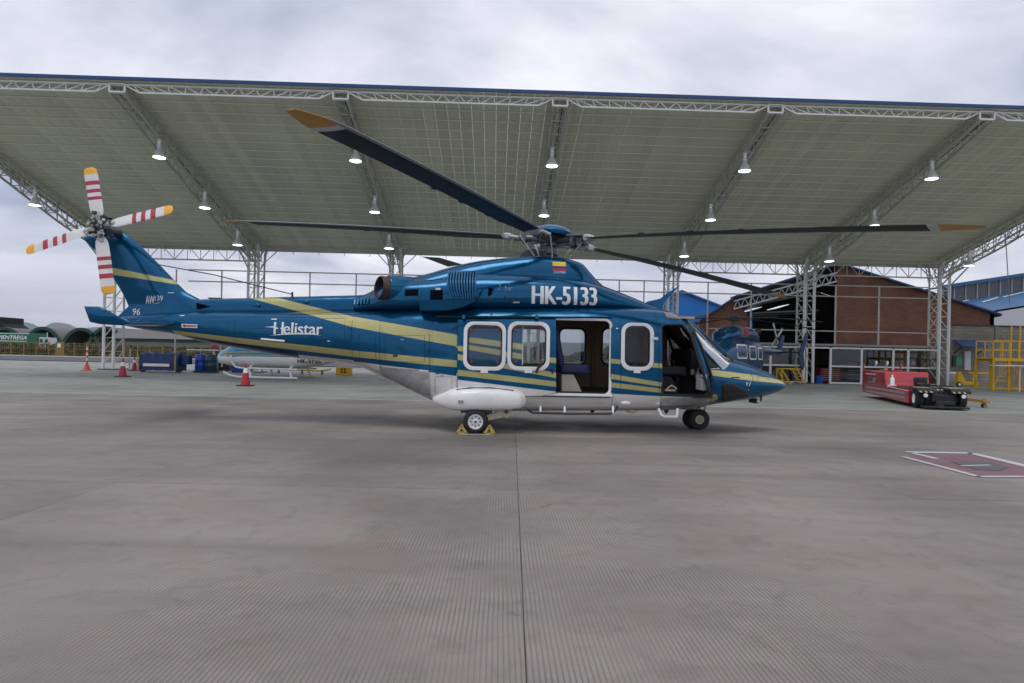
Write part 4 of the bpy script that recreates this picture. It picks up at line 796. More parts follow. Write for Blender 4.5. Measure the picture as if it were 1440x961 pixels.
# ================================================================ GROUND
def slab_material(name, c1, c2, groove, stain):
    m, n, l, b = newmat(name); t = n.new('ShaderNodeTexCoord'); geo = n.new('ShaderNodeNewGeometry'); pos = geo.outputs['Position']
    n1_ = n.new('ShaderNodeTexNoise'); n1_.inputs['Scale'].default_value = .55; n1_.inputs['Detail'].default_value = 6; n1_.inputs['Roughness'].default_value = .62; l.new(pos, n1_.inputs['Vector'])
    r1 = n.new('ShaderNodeValToRGB'); l.new(n1_.outputs[0], r1.inputs[0]); r1.color_ramp.elements[0].position = .3; r1.color_ramp.elements[0].color = c1 + (1,); r1.color_ramp.elements[1].position = .7; r1.color_ramp.elements[1].color = c2 + (1,)
    out = r1.outputs[0]
    def over(fac, c):
        nonlocal out
        mx = n.new('ShaderNodeMix'); mx.data_type = 'RGBA'; l.new(fac, mx.inputs[0]); l.new(out, mx.inputs[6]); mx.inputs[7].default_value = c + (1,); out = mx.outputs[2]
    def mr(v, a, b_, c_, d_):
        q = n.new('ShaderNodeMapRange'); q.inputs[1].default_value = a; q.inputs[2].default_value = b_; q.inputs[3].default_value = c_; q.inputs[4].default_value = d_; l.new(v, q.inputs[0]); return q.outputs[0]
    def noise(sc, det, vec=None, dist=0):
        q = n.new('ShaderNodeTexNoise'); q.inputs['Scale'].default_value = sc; q.inputs['Detail'].default_value = det; q.inputs['Distortion'].default_value = dist; l.new(vec or pos, q.inputs['Vector']); return q.outputs[0]
    over(mr(noise(1.7, 5, None, .6), .60, .76, 0, .38), stain)
    over(mr(noise(4.5, 4, None, .8), .52, .72, 0, .28), tuple(v * .6 for v in c1))
    over(mr(noise(.22, 5, None, 1.0), .48, .68, 0, .55), tuple(v * .62 for v in c1))                                     # oil and tyre stains
    mp = n.new('ShaderNodeMapping'); mp.inputs['Scale'].default_value = (.16, 1.3, 1); mp.inputs['Rotation'].default_value = (0, 0, R(-14)); l.new(pos, mp.inputs[0])
    over(mr(noise(1.0, 5, mp.outputs[0]), .5, .72, 0, .5), tuple(v * .62 for v in c1))           # dragged streaks
    over(mr(noise(.7, 5, None, 1.5), .58, .8, 0, .4), (.21, .14, .105))                           # rusty patches
    over(mr(noise(60, 3), .60, .75, 0, .35), tuple(v * .6 for v in c1))                            # grit
    # small oil drips
    wv = n.new('ShaderNodeVectorMath'); wv.operation = 'MULTIPLY_ADD'; nz = n.new('ShaderNodeTexNoise'); nz.inputs['Scale'].default_value = 1.6; nz.inputs['Detail'].default_value = 6; l.new(pos, nz.inputs['Vector']); l.new(nz.outputs['Color'], wv.inputs[0]); wv.inputs[1].default_value = (1.1, 1.1, 0); l.new(pos, wv.inputs[2]); 
    vd = n.new('ShaderNodeTexVoronoi'); vd.inputs['Scale'].default_value = 1.5; vd.inputs['Randomness'].default_value = 1; l.new(wv.outputs[0], vd.inputs['Vector']); dm_ = n.new('ShaderNodeMath'); dm_.operation = 'MULTIPLY'; l.new(mr(vd.outputs['Distance'], .025, .07, .7, 0), dm_.inputs[0]); l.new(mr(noise(.5, 2), .5, .62, 0, 1), dm_.inputs[1]); over(dm_.outputs[0], tuple(v * .35 for v in stain))
    oi = n.new('ShaderNodeObjectInfo'); hsv = n.new('ShaderNodeHueSaturation'); l.new(mr(oi.outputs['Random'], 0, 1, .92, 1.08), hsv.inputs['Value']); l.new(out, hsv.inputs['Color']); out = hsv.outputs[0]
    h_in = noise(140, 4)
    bp = n.new('ShaderNodeBump'); bp.inputs['Strength'].default_value = .25; bp.inputs['Distance'].default_value = .006; l.new(h_in, bp.inputs['Height']); nrm_ = bp.outputs[0]
    if groove:
        # tined finish: grooves about 3 cm apart running with the slabs, worn away in places
        mg = n.new('ShaderNodeMapping'); mg.inputs['Rotation'].default_value = (0, 0, R(-1.15)); l.new(pos, mg.inputs[0]); sx = n.new('ShaderNodeSeparateXYZ'); l.new(mg.outputs[0], sx.inputs[0])
        wob = n.new('ShaderNodeMath'); wob.operation = 'MULTIPLY_ADD'; l.new(noise(1.2, 2), wob.inputs[0]); wob.inputs[1].default_value = .02; l.new(sx.outputs[0], wob.inputs[2])
        ml = n.new('ShaderNodeMath'); ml.operation = 'MULTIPLY'; l.new(wob.outputs[0], ml.inputs[0]); ml.inputs[1].default_value = 2 * math.pi / .0255
        sn = n.new('ShaderNodeMath'); sn.operation = 'SINE'; l.new(ml.outputs[0], sn.inputs[0])
        gm = mr(sn.outputs[0], .35, .95, 0, 1); wear = mr(noise(1.1, 6), .34, .60, .12, 1)
        gg = n.new('ShaderNodeMath'); gg.operation = 'MULTIPLY'; l.new(gm, gg.inputs[0]); l.new(wear, gg.inputs[1])
        f2 = n.new('ShaderNodeMath'); f2.operation = 'MULTIPLY'; l.new(gg.outputs[0], f2.inputs[0]); f2.inputs[1].default_value = .5
        over(f2.outputs[0], tuple(v * .42 for v in c1))
        b2 = n.new('ShaderNodeBump'); b2.inputs['Strength'].default_value = .6; b2.inputs['Distance'].default_value = .004; b2.invert = True; l.new(gg.outputs[0], b2.inputs['Height']); l.new(nrm_, b2.inputs['Normal']); nrm_ = b2.outputs[0]
    l.new(out, b.inputs['Base Color']); l.new(nrm_, b.inputs['Normal'])
    l.new(mr(noise(1.3, 6), .3, .7, .5, .82), b.inputs['Roughness']); b.inputs['Specular IOR Level'].default_value = .4
slab_material('apron_concrete', (.168, .151, .138), (.305, .278, .254), True, (.10, .095, .095))
slab_material('floor_concrete', (.215, .23, .21), (.30, .315, .285), False, (.14, .145, .135))
mat('joint_dark', (.05, .048, .046), .9)
mat('asphalt', (.075, .075, .085), .85, var=.2, scale=.3, bump=.3)
mat('grass_green', (.08, .10, .035), .9, var=.4, scale=3, bump=.6, bscale=30)
mat('line_white', (.50, .48, .42), .7, var=.25, scale=4, dirt=(.28, .27, .25), dscale=2, damt=.8)
mat('paint_red', (.19, .095, .105), .7, var=.25, scale=2, dirt=(.2, .17, .17), dscale=1.6, damt=.7)
mat('paint_white', (.48, .46, .48), .7, var=.15, scale=4, dirt=(.33, .31, .31), dscale=3, damt=.6)
mat('paint_dark', (.10, .10, .11), .7, var=.3, scale=3)
def sheet(name, pts, z, m, kind='structure', parent=None, thick=0):
    mb = MB()
    if thick: mb.prism([(p[0], p[1], z - thick) for p in pts], (0, 0, thick))
    else: mb.add([(p[0], p[1], z) for p in pts], [tuple(range(len(pts)))])
    o = mb.build(name, m, parent)
    if not parent and kind: o['kind'] = kind
    return o
sheet('ground', [(-6000, -200), (6000, -200), (6000, 12000), (-6000, 12000)], -.16, 'grass_green')
apron = sheet('apron', [(-24.6, -7.2), (24.6, -7.2), (24.6, 18.02), (-24.6, 18.02)], -.012, 'joint_dark')
SW, SL = 4.05, 4.5; ja = R(-1.15) * -1
rowsY = [-7.13, -2.63, 1.87, 6.37, 10.87, 15.37, 18.0]
smesh = {}
for j in range(len(rowsY) - 1):
    for i in range(-6, 6):
        ln = rowsY[j + 1] - rowsY[j]; key = round(ln, 2)
        if key not in smesh:
            m_ = MB(); a, c = SW / 2 - .002, ln / 2 - .010; b_ = .004
            m_.loft([[(-a, -c, -.14), (a, -c, -.14), (a, c, -.14), (-a, c, -.14)], [(-a, -c, -b_), (a, -c, -b_), (a, c, -b_), (-a, c, -b_)], [(-a + b_, -c + b_, 0), (a - b_, -c + b_, 0), (a - b_, c - b_, 0), (-a + b_, c - b_, 0)]])
            smesh[key] = m_.mesh('concrete_slab', 'apron_concrete')
        yc = (rowsY[j] + rowsY[j + 1]) / 2; o = link('concrete_slab', smesh[key], apron); o.location = ((i + .5) * SW + .09 , yc, random.uniform(-.0015, .0015))
floor = sheet('hangar_floor', [(-90, 18.03), (90, 18.03), (90, 56), (-90, 58)], 0, 'floor_concrete', thick=.14)
for sgn in (-1, 1): sheet('side_apron', [(sgn * 24.62, -7.2), (sgn * 90, -7.2), (sgn * 90, 18.01), (sgn * 24.62, 18.01)], 0, 'floor_concrete', thick=.14)
sheet('taxi_line', [(-60, 18.25), (60, 18.35), (60, 18.47), (-60, 18.37)], .005, 'line_white')
sheet('road', [(-160, 60.5), (60, 60.5), (60, 84), (-160, 84)], -.02, 'asphalt')
mb = MB(); mb.box((-50, 86.2, -.02), (220, 2.6, .16)); tag(mb.build('pavement', 'line_white'), None, kind='structure')
# painted red no-parking box at the right
RED = [gnd(x, y) for x, y in ((1284, 639), (1366, 640.5), (1440, 657), (1500, 670.5), (1376, 670.5), (1284, 646.5))]
sheet('red_marking', RED, .004, 'paint_red')
def gline(name, pts, wd, m='paint_white'):
    mb = MB()
    for a_, b_ in zip(pts, pts[1:]):
        a_, b_ = gnd(*a_), gnd(*b_); d = (b_ - a_).normalized(); n_ = Vector((-d.y, d.x, 0)) * wd / 2
        mb.add([(p.x, p.y, .008) for p in (a_ - n_, b_ - n_, b_ + n_, a_ + n_)], [(0, 1, 2, 3)])
    o = mb.build(name, m); o['kind'] = 'structure'
gline('marking_line', [(1275, 636.5), (1365, 638)], .16); gline('marking_line', [(1366, 638), (1440, 655.5), (1475, 663.5)], .16); gline('marking_line', [(1270, 643), (1375.5, 671)], .10); gline('marking_line', [(1375.5, 671.2), (1500, 671.2)], .09); gline('marking_line', [(1280, 637), (1318, 646)], .10)
sheet('marking_patch', [gnd(x, y) for x, y in ((1336, 650), (1390, 650.5), (1418, 658), (1405, 662.5), (1372, 661.5))], .009, 'paint_dark')
mb = MB(); a_ = gnd(1372, 656); mb.box((a_.x, a_.y, .013), (.5, .06, .002), .25); o = mb.build('marking_lettering', 'paint_white'); o['kind'] = 'structure'

# ================================================================ THE OPEN HANGAR
mat('roof_sheet', (.70, .70, .57), .55, var=.10, scale=.7, rnd=.07, dirt=(.48, .48, .39), dscale=.3, damt=.5)
mat('roof_purlin', (.78, .78, .70), .5, var=.08)
mat('roof_blue', (.006, .05, .17), .4, var=.15)
PH = .0267; E1h = Vector((math.cos(PH), math.sin(PH), 0)); E2h = Vector((-math.sin(PH), math.cos(PH), 0)); OH = Vector((1.312, 39.68, 0))
BAY, DF = 8.68, -14.66; ZR, ZF = 8.1, 11.72
def hg(w_, d, z): return OH + E1h * w_ + E2h * d + Vector((0, 0, z))
def roofz(d): return ZR + (ZF - ZR) * (d / DF)
WS = [BAY * (i - 3) for i in range(7)]
hangar = empty('hangar_canopy', hg(0, 0, 0), 'open hangar canopy with sloping pale roof on white lattice columns', 'hangar')
hangar.rotation_euler.z = PH
def hl(w_, d, z): return Vector((w_, d, z))          # hangar-local
W0, W1 = WS[0] - .9, WS[6] + .9
# roof sheets: long troughed sheets side by side, each its own piece
nS = 106; sw_ = (W1 - W0) / nS; D0, D1 = DF - .15, .55
sm = MB(); prof = [(-sw_ / 2 + .003, .014), (-sw_ / 2 + .02, .03), (-.09, .03), (-.06, .02), (.06, .02), (.09, .03), (sw_ / 2 - .02, .03), (sw_ / 2 - .003, .014)]
sm.loft([[Vector((x, d, roofz(d) + z)) for x, z in prof] + [Vector((x, d, roofz(d) + z + .02)) for x, z in prof[::-1]] for d in (D0, D1)])
sme = sm.mesh('roof_sheet', 'roof_sheet')
for k in range(nS):
    o = link('roof_sheet', sme, hangar); o.location = (W0 + sw_ * (k + .5), 0, random.uniform(-.004, .004))
# purlins
for k in range(22):
    d = DF + .35 + k * (14.66 - .4) / 21; mb = MB(); mb.box((((W0 + W1) / 2), d, roofz(d) - .012), (W1 - W0, .05, .03)); mb.build('purlin', 'roof_purlin', hangar)
# fascia and gutter
mb = MB(); mb.box(((W0 + W1) / 2, D0 - .03, ZF + .10), (W1 - W0 + .1, .06, .13)); mb.build('fascia', 'roof_blue', hangar)
mb = MB(); mb.box(((W0 + W1) / 2, D1 + .12, roofz(D1) - .10), (W1 - W0, .24, .36)); mb.build('gutter', 'steel_cream', hangar)
# front edge girder in each bay, with turned-down ends
def truss(name, top, bot, n, parent, r=.03, rw=.02, m='steel_cream', side=None):
    e = bpy.data.objects.new(name, None); col.objects.link(e); e.parent = parent
    for pts in (top, bot):
        mb = MB()
        for a_, b_ in zip(pts, pts[1:]): mb.bar(a_, b_, r * 2, r * 2)
        mb.build('chord', m, e)
    mb = MB()
    def along(P, t):
        k = min(int(t * (len(P) - 1)), len(P) - 2); return Vector(P[k]).lerp(Vector(P[k + 1]), t * (len(P) - 1) - k)
    for i in range(n):
        t0, tm, t1 = i / n, (i + .5) / n, (i + 1) / n; mb.bar(along(bot, t0), along(top, tm), rw); mb.bar(along(top, tm), along(bot, t1), rw)
    mb.build('web_bracing', m, e); return e
for i in range(-1, 7):
    a_ = WS[i] if i >= 0 else W0 - .0; b_ = WS[i + 1] if i < 6 else W1
    if i == -1: b_ = WS[0]
    n_ = 12 if 0 <= i < 6 else 2; zb = ZF - .36; i0, i1 = (.85 if 0 <= i < 6 else .05), (.85 if 0 <= i < 6 else .05)
    top = [hl(a_ + .25, DF + .02, ZF - .06), hl(b_ - .25, DF + .02, ZF - .06)]; bot = [hl(a_ + i0, DF + .02, zb), hl(b_ - i1, DF + .02, zb)]
    e = truss('edge_girder', top, bot, n_, hangar, .03, .03, 'white_frame')
    if 0 <= i < 6:
        [(m2 := MB(), m2.bar(top[q], bot[q], .05), m2.build('end_strut', 'white_frame', e)) for q in (0, 1)]
# rafters: box trusses, shallow at the front and deep at the columns
def depth_at(d): return .30 + .75 * min(1, (d - DF) / 10)
HW = .26
for i, w_ in enumerate(WS):
    e = bpy.data.objects.new('rafter', None); col.objects.link(e); e.parent = hangar
    dd = [DF + k * (14.66 / 18) for k in range(19)]
    for s_ in (-1, 1):
        mb = MB(); mb.bar(hl(w_ + s_ * HW, dd[0], roofz(dd[0]) - .11), hl(w_ + s_ * HW, dd[-1], roofz(dd[-1]) - .11), .08, .08); mb.build('chord', 'steel_cream', e)
        mb = MB()
        for d0, d1 in zip(dd, dd[1:]): mb.bar(hl(w_ + s_ * HW, d0, roofz(d0) - .1 - depth_at(d0)), hl(w_ + s_ * HW, d1, roofz(d1) - .1 - depth_at(d1)), .08, .08)
        mb.build('chord', 'steel_cream', e)
    mb = MB()
    for k, d0 in enumerate(dd):
        zb, zt = roofz(d0) - .1 - depth_at(d0), roofz(d0) - .11
        for s_ in (-1, 1):
            mb.bar(hl(w_ + s_ * HW, d0, zb), hl(w_ + s_ * HW, d0, zt), .04)
            if k < 18:
                d1 = dd[k + 1]; q = (hl(w_ + s_ * HW, d1, roofz(d1) - .11) if k % 2 else hl(w_ + s_ * HW, d1, roofz(d1) - .1 - depth_at(d1))); p = hl(w_ + s_ * HW, d0, zb if k % 2 else zt); mb.bar(p, q, .035)
        mb.bar(hl(w_ - HW, d0, zb), hl(w_ + HW, d0, zb), .04); mb.bar(hl(w_ - HW, d0, zt), hl(w_ + HW, d0, zt), .04)
        if k < 18: d1 = dd[k + 1]; mb.bar(hl(w_ + HW * (1 if k % 2 else -1), d0, zb), hl(w_ - HW * (1 if k % 2 else -1), d1, roofz(d1) - .1 - depth_at(d1)), .03)
    mb.build('web_bracing', 'steel_cream', e)
    mb = MB(); z0 = ZF - .36; p = [hl(w_ - .30, DF - .02, z0), hl(w_ + .30, DF - .02, z0), hl(w_ + .30, DF - .02, ZF - .05), hl(w_ - .30, DF - .02, ZF - .05)]
    for a_, b_ in zip(p, p[1:] + p[:1]): mb.bar(a_, b_, .06)
    mb.build('end_box', 'white_frame', e)
    mb = MB(); mb.tube([hl(w_ + .12, d0, roofz(d0) - .12 - depth_at(d0) * .5 + .02 * math.sin(d0 * 3)) for d0 in dd], .02, 6); mb.build('conduit', 'dark_metal', e, True)
    # column: two stout front posts, two lighter back posts, laced together
    c = bpy.data.objects.new('column', None); col.objects.link(c); c.parent = hangar
    zt = roofz(0) - .15; legs = [(-.30, -.55, .085), (.30, -.55, .085), (-.30, .45, .06), (.30, .45, .06)]
    flare = {0: 0, 1: 0, 2: 0, 3: 0}
    for a_, b_, r_ in legs:
        mb = MB(); mb.tube([hl(w_ + a_, b_, .0), hl(w_ + a_, b_, zt - .6), hl(w_ + a_ * 1.2, b_ - (.35 if b_ < 0 else -.1), zt - .1)], r_, 10); mb.build('post', 'white_frame' if b_ < 0 else 'steel_cream', c, True)
    mb = MB(); n_ = 9
    for k in range(n_):
        z0, z1 = .3 + k * (zt - .5) / n_, .3 + (k + 1) * (zt - .5) / n_
        for s_ in (-.30, .30):
            mb.bar(hl(w_ + s_, -.55, z0), hl(w_ + s_, .45, z1), .035); mb.bar(hl(w_ + s_, -.55, z1), hl(w_ + s_, .45, z1), .035)
        mb.bar(hl(w_ - .3, .45, z0), hl(w_ + .3, .45, z1), .03); mb.bar(hl(w_ - .3, -.55, z1), hl(w_ + .3, -.55, z1), .03)
    # struts spreading to the rafter and the rear girder
    for s_ in (-1, 1):
        mb.bar(hl(w_ + s_ * .3, -.55, zt - 1.6), hl(w_ + s_ * HW, -2.6, roofz(-2.6) - 1.1), .06); mb.bar(hl(w_ + s_ * .3, -.1, zt - 1.3), hl(w_ + s_ * 1.5, .1, zt - .05), .05); mb.bar(hl(w_ + s_ * .3, .45, zt - 1.5), hl(w_ + s_ * .25, 1.0, zt), .045)
        mb.bar(hl(w_ + s_ * .3, -.55, zt - 1.0), hl(w_ + s_ * 1.0, -.9, roofz(-.9) - .1), .045)
    mb.build('lacing', 'steel_cream', c)
    mb = MB(); mb.box((w_, -.05, .03), (1.0, 1.5, .06)); mb.build('base_plate', 'dark_metal', c)
# rear girder between columns at the two outer bays each side
for i in (0, 4, 5):
    top = [hl(WS[i] + .3, .1, ZR - .25), hl(WS[i + 1] - .3, .1, ZR - .25)]; bot = [hl(WS[i] + .3, .1, ZR - 1.15), hl(WS[i + 1] - .3, .1, ZR - 1.15)]
    e = truss('rear_girder', top, bot, 5, hangar, .04, .035)
    for k in range(1, 10): mb = MB(); x = WS[i] + .3 + (BAY - .6) * k / 10; mb.bar(hl(x, .1, ZR - .25), hl(x, .1, ZR - 1.15), .03); mb.build('web_post', 'steel_cream', e)
for w_ in (W0 + .05, W1 - .05):
    mb = MB(); mb.bar(hl(w_, D0, roofz(D0) + .03), hl(w_, D1, roofz(D1) + .03), .08, .16); mb.build('verge_trim', 'steel_cream', hangar)
for k in range(34): mb = MB(); x = W0 + .4 + (W1 - W0 - .8) * k / 33; mb.bar(hl(x, D1 - .06, roofz(D1) + .02), hl(x, D1 - .06, roofz(D1) - .5), .03); mb.build('gutter_bracket', 'steel_cream', hangar)

# ---- bell lamps hung from the rafters
mat('lamp_metal', (.62, .63, .64), .35, metal=.2, var=.1)
mat('lamp_glow', (.9, .95, .95), .4, emit=(.85, 1, .97), es=6)
lm1 = MB(); lm1.lathe((0, 0, 0), (0, 0, 1), [(.0, .26), (.05, .27), (.2, .20), (.36, .10), (.42, .09), (.5, .10), (.6, .10), (.62, .04)], 24); lm_shade = lm1.mesh('lamp_shade', 'lamp_metal', True, 50)
lm2 = MB(); lm2.lathe((0, 0, .03), (0, 0, -1), [(0, .245), (.03, .2), (.05, .1), (.055, .001)], 24); lm_glow = lm2.mesh('lamp_lens', 'lamp_glow', True)
def unproj_x(w_, px):
    """distance d along a rafter where it crosses the picture column px (lamp height guessed from the roof)"""
    best = None
    for k in range(0, 300):
        d = DF + k * .05; P = hg(w_, d, roofz(d) - 1.5); v = P - Vector((0, 0, CAMH)); x = 720 + F * (v.dot(CR)) / v.dot(CF)
        if best is None or abs(x - px) < best[0]: best = (abs(x - px), d)
    return best[1]
names = ['leftmost', 'second', 'third', 'middle', 'fifth', 'sixth', 'rightmost']
LAMPS = [(1, 224, 222, 'front'), (2, 500, 227, 'front'), (3, 776, 234, 'front'), (4, 1047, 241, 'front'), (5, 1310, 252, 'front'), (1, 288, 293, 'second'), (2, 527, 299, 'second'), (3, 765, 304, 'second'), (4, 999, 310, 'second'), (5, 1229, 318, 'second'),
         (1, 334, 345, 'rear'), (2, 547, 350, 'rear'), (4, 962, 361, 'rear'), (5, 1166, 368, 'rear'), (0, 49, 289, 'only'), (6, 1363, 374, 'only')]
for i, px, py, row in LAMPS:
    w_ = WS[i]
    d = {'front': DF + 4.3, 'second': DF + 8.7, 'rear': -1.6, 'only': DF + 7.2 if i == 0 else DF + 10.5}[row]
    if i != 3: d = min(-.8, max(DF + 1, unproj_x(w_, px)))
    for _ in range(60):                                  # slide towards the viewer until the shade hangs clear of the truss
        P = at(px, py, hg(w_, d, 0).y)
        if P.z + .80 < roofz(d) - .1 - depth_at(d) or d < DF + .6: break
        d -= .15
    lab = f'lit bell lamp in the {row} row under the {names[i]} roof truss' if row != 'only' else ('lit bell lamp hanging outside the left end of the hangar roof' if i == 0 else 'lit bell lamp hanging outside the right end of the hangar roof')
    e = empty('bell_lamp', P, lab, 'lamp', 'bell lamps under the hangar roof'); link('lamp_shade', lm_shade, e); link('lamp_lens', lm_glow, e)
    zc = roofz(d) - .1 - depth_at(d) + .05; mb = MB(); loc = hg(w_, d, zc)
    mb.tube([(0, 0, .6), (0, 0, max(.75, zc - P.z))], .02, 6)
    if (Vector((loc.x, loc.y, 0)) - Vector((P.x, P.y, 0))).length > .15: mb.bar((0, 0, max(.75, zc - P.z)), (loc.x - P.x, loc.y - P.y, max(.75, zc - P.z)), .04)
    mb.box((0, 0, .72), (.16, .12, .16)); mb.build('lamp_hanger', 'lamp_metal', e)

# ---- pipe framework standing along the rear column line
frame = empty('pipe_framework', hg(0, .9, 0), 'tall white pipe framework of rails and posts behind the columns', 'framework'); frame.rotation_euler.z = PH
wl, wr = -22.0, WS[6]
def fw(px, y, d=.9):   # picture column -> hangar w on the framework plane
    t = ray(px, y); k = (OH + E2h * d).dot(E2h) / t.dot(E2h); P = t * k; return (P - OH).dot(E1h), CAMH + t.z * k
for zz_, a_, b_, m_ in ((6.42, wl, wr, 'steel_cream'), (5.70, wl, wr, 'steel_cream'), (3.42, 11.5, wr, 'steel_cream'), (1.33, wl, -9, 'white_frame')):
    mb = MB(); mb.bar((a_, 0, zz_), (b_, 0, zz_), .07); mb.build('rail', m_, frame)
for px in (184, 247, 311, 435, 500, 562, 625, 690, 870, 905, 995, 1056, 1175, 1236):
    w_, _ = fw(px, 440); mb = MB(); mb.bar((w_, 0, 0 if (px < 320 or 860 < px < 1100) else 2.2), (w_, 0, 6.42 if px > 200 else 1.3), .07); mb.build('post', 'steel_cream', frame)
# ================================================================ OTHER HELICOPTERS
mat('navy_paint', (.0008, .055, .15), .25, metal=.5, var=.15, coat=.2)
mat('sky_paint', (.03, .24, .42), .35, var=.12, coat=.5)
mat('gold_paint', (.40, .37, .13), .4, var=.1)
mat('dark_window', (.015, .02, .025), .08, var=.2, spec=.8)
mat('cover_grey', (.14, .15, .14), .8, var=.2)
mat('cover_red', (.45, .02, .04), .6, var=.15)
mat('blue_tarp', (.008, .035, .14), .55, var=.3, scale=3, bump=.5, bscale=5)
mat('barrel_blue', (.01, .075, .42), .4, var=.15)
mat('barrel_teal', (.01, .05, .075), .45, var=.15)
mat('cone_red', (.42, .022, .04), .55, var=.15, dirt=(.2, .03, .03), dscale=6)
mat('cone_orange', (.62, .12, .05), .55, var=.15)
mat('yellow_paint', (.72, .42, .008), .45, var=.15, dirt=(.25, .15, .03), dscale=3)
mat('tug_red', (.40, .006, .02), .3, var=.12, coat=.6, dirt=(.16, .02, .02), dscale=2.5)
mat('grey_stripe', (.33, .30, .31), .5, var=.15)
def ribs(ST, N_=36):
    return [[Vector((x, l, z)) for l, z in superring(w_, zb, zt, ex, N_)] for x, zb, zt, w_, ex in ST]
def smooth_loft(mb, ST, k=4, N_=36):
    A = np.array(ST, float); o = np.argsort(A[:, 0]); A = A[o]; xs = np.concatenate([np.linspace(A[i, 0], A[i + 1, 0], k, endpoint=False) for i in range(len(A) - 1)] + [[A[-1, 0]]])
    C = [pchip(A[:, 0], A[:, j], xs) for j in range(1, 5)]
    mb.loft([[Vector((x, l, z)) for l, z in superring(max(.004, C[2][i]), C[0][i], C[1][i], C[3][i], N_)] for i, x in enumerate(xs)]); return mb
# ---- the dark blue twin-fin machine behind the nose (nose towards us and left, tail away to the right)
hB = gnd(1030, 541.5); hB = at(1031, 500, 30.0); hB.z = 0
aB = math.atan2(-math.cos(R(44)), -math.sin(R(44)))
h2 = empty('parked_helicopter', hB, 'dark blue twin-finned helicopter parked behind the nose of the large one', 'helicopter', rz=aB)
mb = smooth_loft(MB(), [(3.3, .95, 1.15, .15, 2.2), (3.1, .75, 1.4, .45, 2.4), (2.6, .6, 1.75, .68, 2.6), (2.0, .55, 2.2, .78, 2.9), (1.2, .52, 2.42, .82, 3.2), (0, .52, 2.45, .82, 3.4), (-1.2, .56, 2.4, .80, 3.2), (-1.9, .8, 2.35, .72, 2.8), (-2.4, 1.4, 2.2, .45, 2.5)])
bd = mb.build('fuselage', 'navy_paint', h2, True, 60)
bm2 = BVHTree.FromPolygons([Vector(v) for v in mb.v], mb.f)
mb = smooth_loft(MB(), [(1.6, 2.25, 2.4, .2, 2.3), (1.2, 2.25, 2.75, .5, 2.6), (.5, 2.25, 2.98, .62, 2.8), (-.6, 2.25, 3.0, .66, 3), (-1.5, 2.2, 2.85, .6, 2.8), (-2.3, 2.1, 2.4, .25, 2.4)]); mb.build('engine_cowling', 'navy_paint', h2, True, 60)
mb = smooth_loft(MB(), [(.55, 2.3, 3.0, .64, 2.8), (.2, 2.3, 3.03, .66, 2.9), (-.1, 2.3, 3.03, .68, 2.9)], 3); mb.build('cowl_cover', 'cover_grey', h2, True, 60)
for s_ in (-1, 1):
    mb = MB(); mb.lathe((.1, s_ * .55, 2.72), (.2, s_, .05), [(0, .17), (.16, .16), (.17, .001)], 16); mb.build('intake_cover', 'cover_red', h2, True)
    mb = MB(); mb.lathe((-1.6, s_ * .38, 2.75), (-.6, s_ * .6, .5), [(0, .14), (.28, .13), (.27, .1), (.05, .09)], 14); mb.build('exhaust', 'exhaust_brown', h2, True)
for s_ in (-1, 1):
    for x0, x1, z0, z1 in ((1.35, .3, 1.45, 2.12), (.05, -.75, 1.42, 2.08), (-.95, -1.55, 1.42, 2.02)):
        o_ = rrect(x1, x0, z0, z1, .1); i_ = rrect(x1 + .06, x0 - .06, z0 + .06, z1 - .06, .07)
        def yy(x, z):
            h_ = bm2.ray_cast(Vector((x, s_ * 3, z)), Vector((0, -s_, 0))); return h_[0].y if h_[0] else s_ * .8
        mb = MB(); mb.loft([[Vector((x, yy(x, z) + s_ * .012, z)) for x, z in o_], [Vector((x, yy(x, z) + s_ * .012, z)) for x, z in i_]], False); wf = mb.build('window', 'white_frame', h2)
        mb = MB(); mb.add([Vector((x, yy(x, z) + s_ * .006, z)) for x, z in i_], [tuple(range(len(i_)))]); mb.build('pane', 'dark_window', wf)
    P_ = [(2.75, 1.35), (1.6, 1.35), (1.6, 2.2), (1.95, 2.12), (2.5, 1.75)]
    mb = MB(); mb.add([Vector((x, yy(x, z) + s_ * .008, z)) for x, z in P_], [tuple(range(5))]); mb.build('cockpit_window', 'dark_window', h2)
mb = MB(); mb.loft([[Vector((x, l, z)) for l, z in superring(w_, zb, zt, 2.4, 20)] for x, zb, zt, w_ in ((-2.0, 1.45, 2.2, .36), (-3.0, 1.6, 2.12, .28), (-5.6, 1.72, 2.0, .17))]); mb.build('tail_boom', 'navy_paint', h2, True, 60)
mb = MB(); mb.box((-5.2, 0, 1.86), (.6, 2.7, .07)); mb.build('tailplane', 'navy_paint', h2, bevel=.02)
for s_ in (-1, 1):
    mb = MB(); mb.prism([(-4.75, s_ * 1.35 - .03, 1.35), (-5.3, s_ * 1.35 - .03, .95), (-5.55, s_ * 1.35 - .03, 1.15), (-5.35, s_ * 1.35 - .03, 1.8), (-6.0, s_ * 1.35 - .03, 2.85), (-5.65, s_ * 1.35 - .03, 2.9), (-4.85, s_ * 1.35 - .03, 1.95)], (0, .07, 0)); mb.build('end_fin', 'navy_paint', h2, bevel=.015)
mb = MB(); mb.prism([(-5.2, -.04, 1.8), (-5.8, -.04, 1.8), (-6.3, -.04, 2.75), (-5.95, -.04, 2.8)], (0, .08, 0)); mb.build('tail_fin', 'navy_paint', h2, bevel=.015)
mb = MB(); mb.tube([(-6.1, -.1, 2.65), (-6.1, -.35, 2.65)], .06, 8); tr2 = mb.build('tail_rotor_hub', 'hub_metal', h2, True)
for k in range(2): mb = MB(); mb.box((-6.1, -.32, 2.65), (.16, .03, 1.9), M=Matrix.Rotation(R(35 + 90 * k), 3, 'Y')); mb.build('tail_rotor_blade', 'pale_grip', tr2)
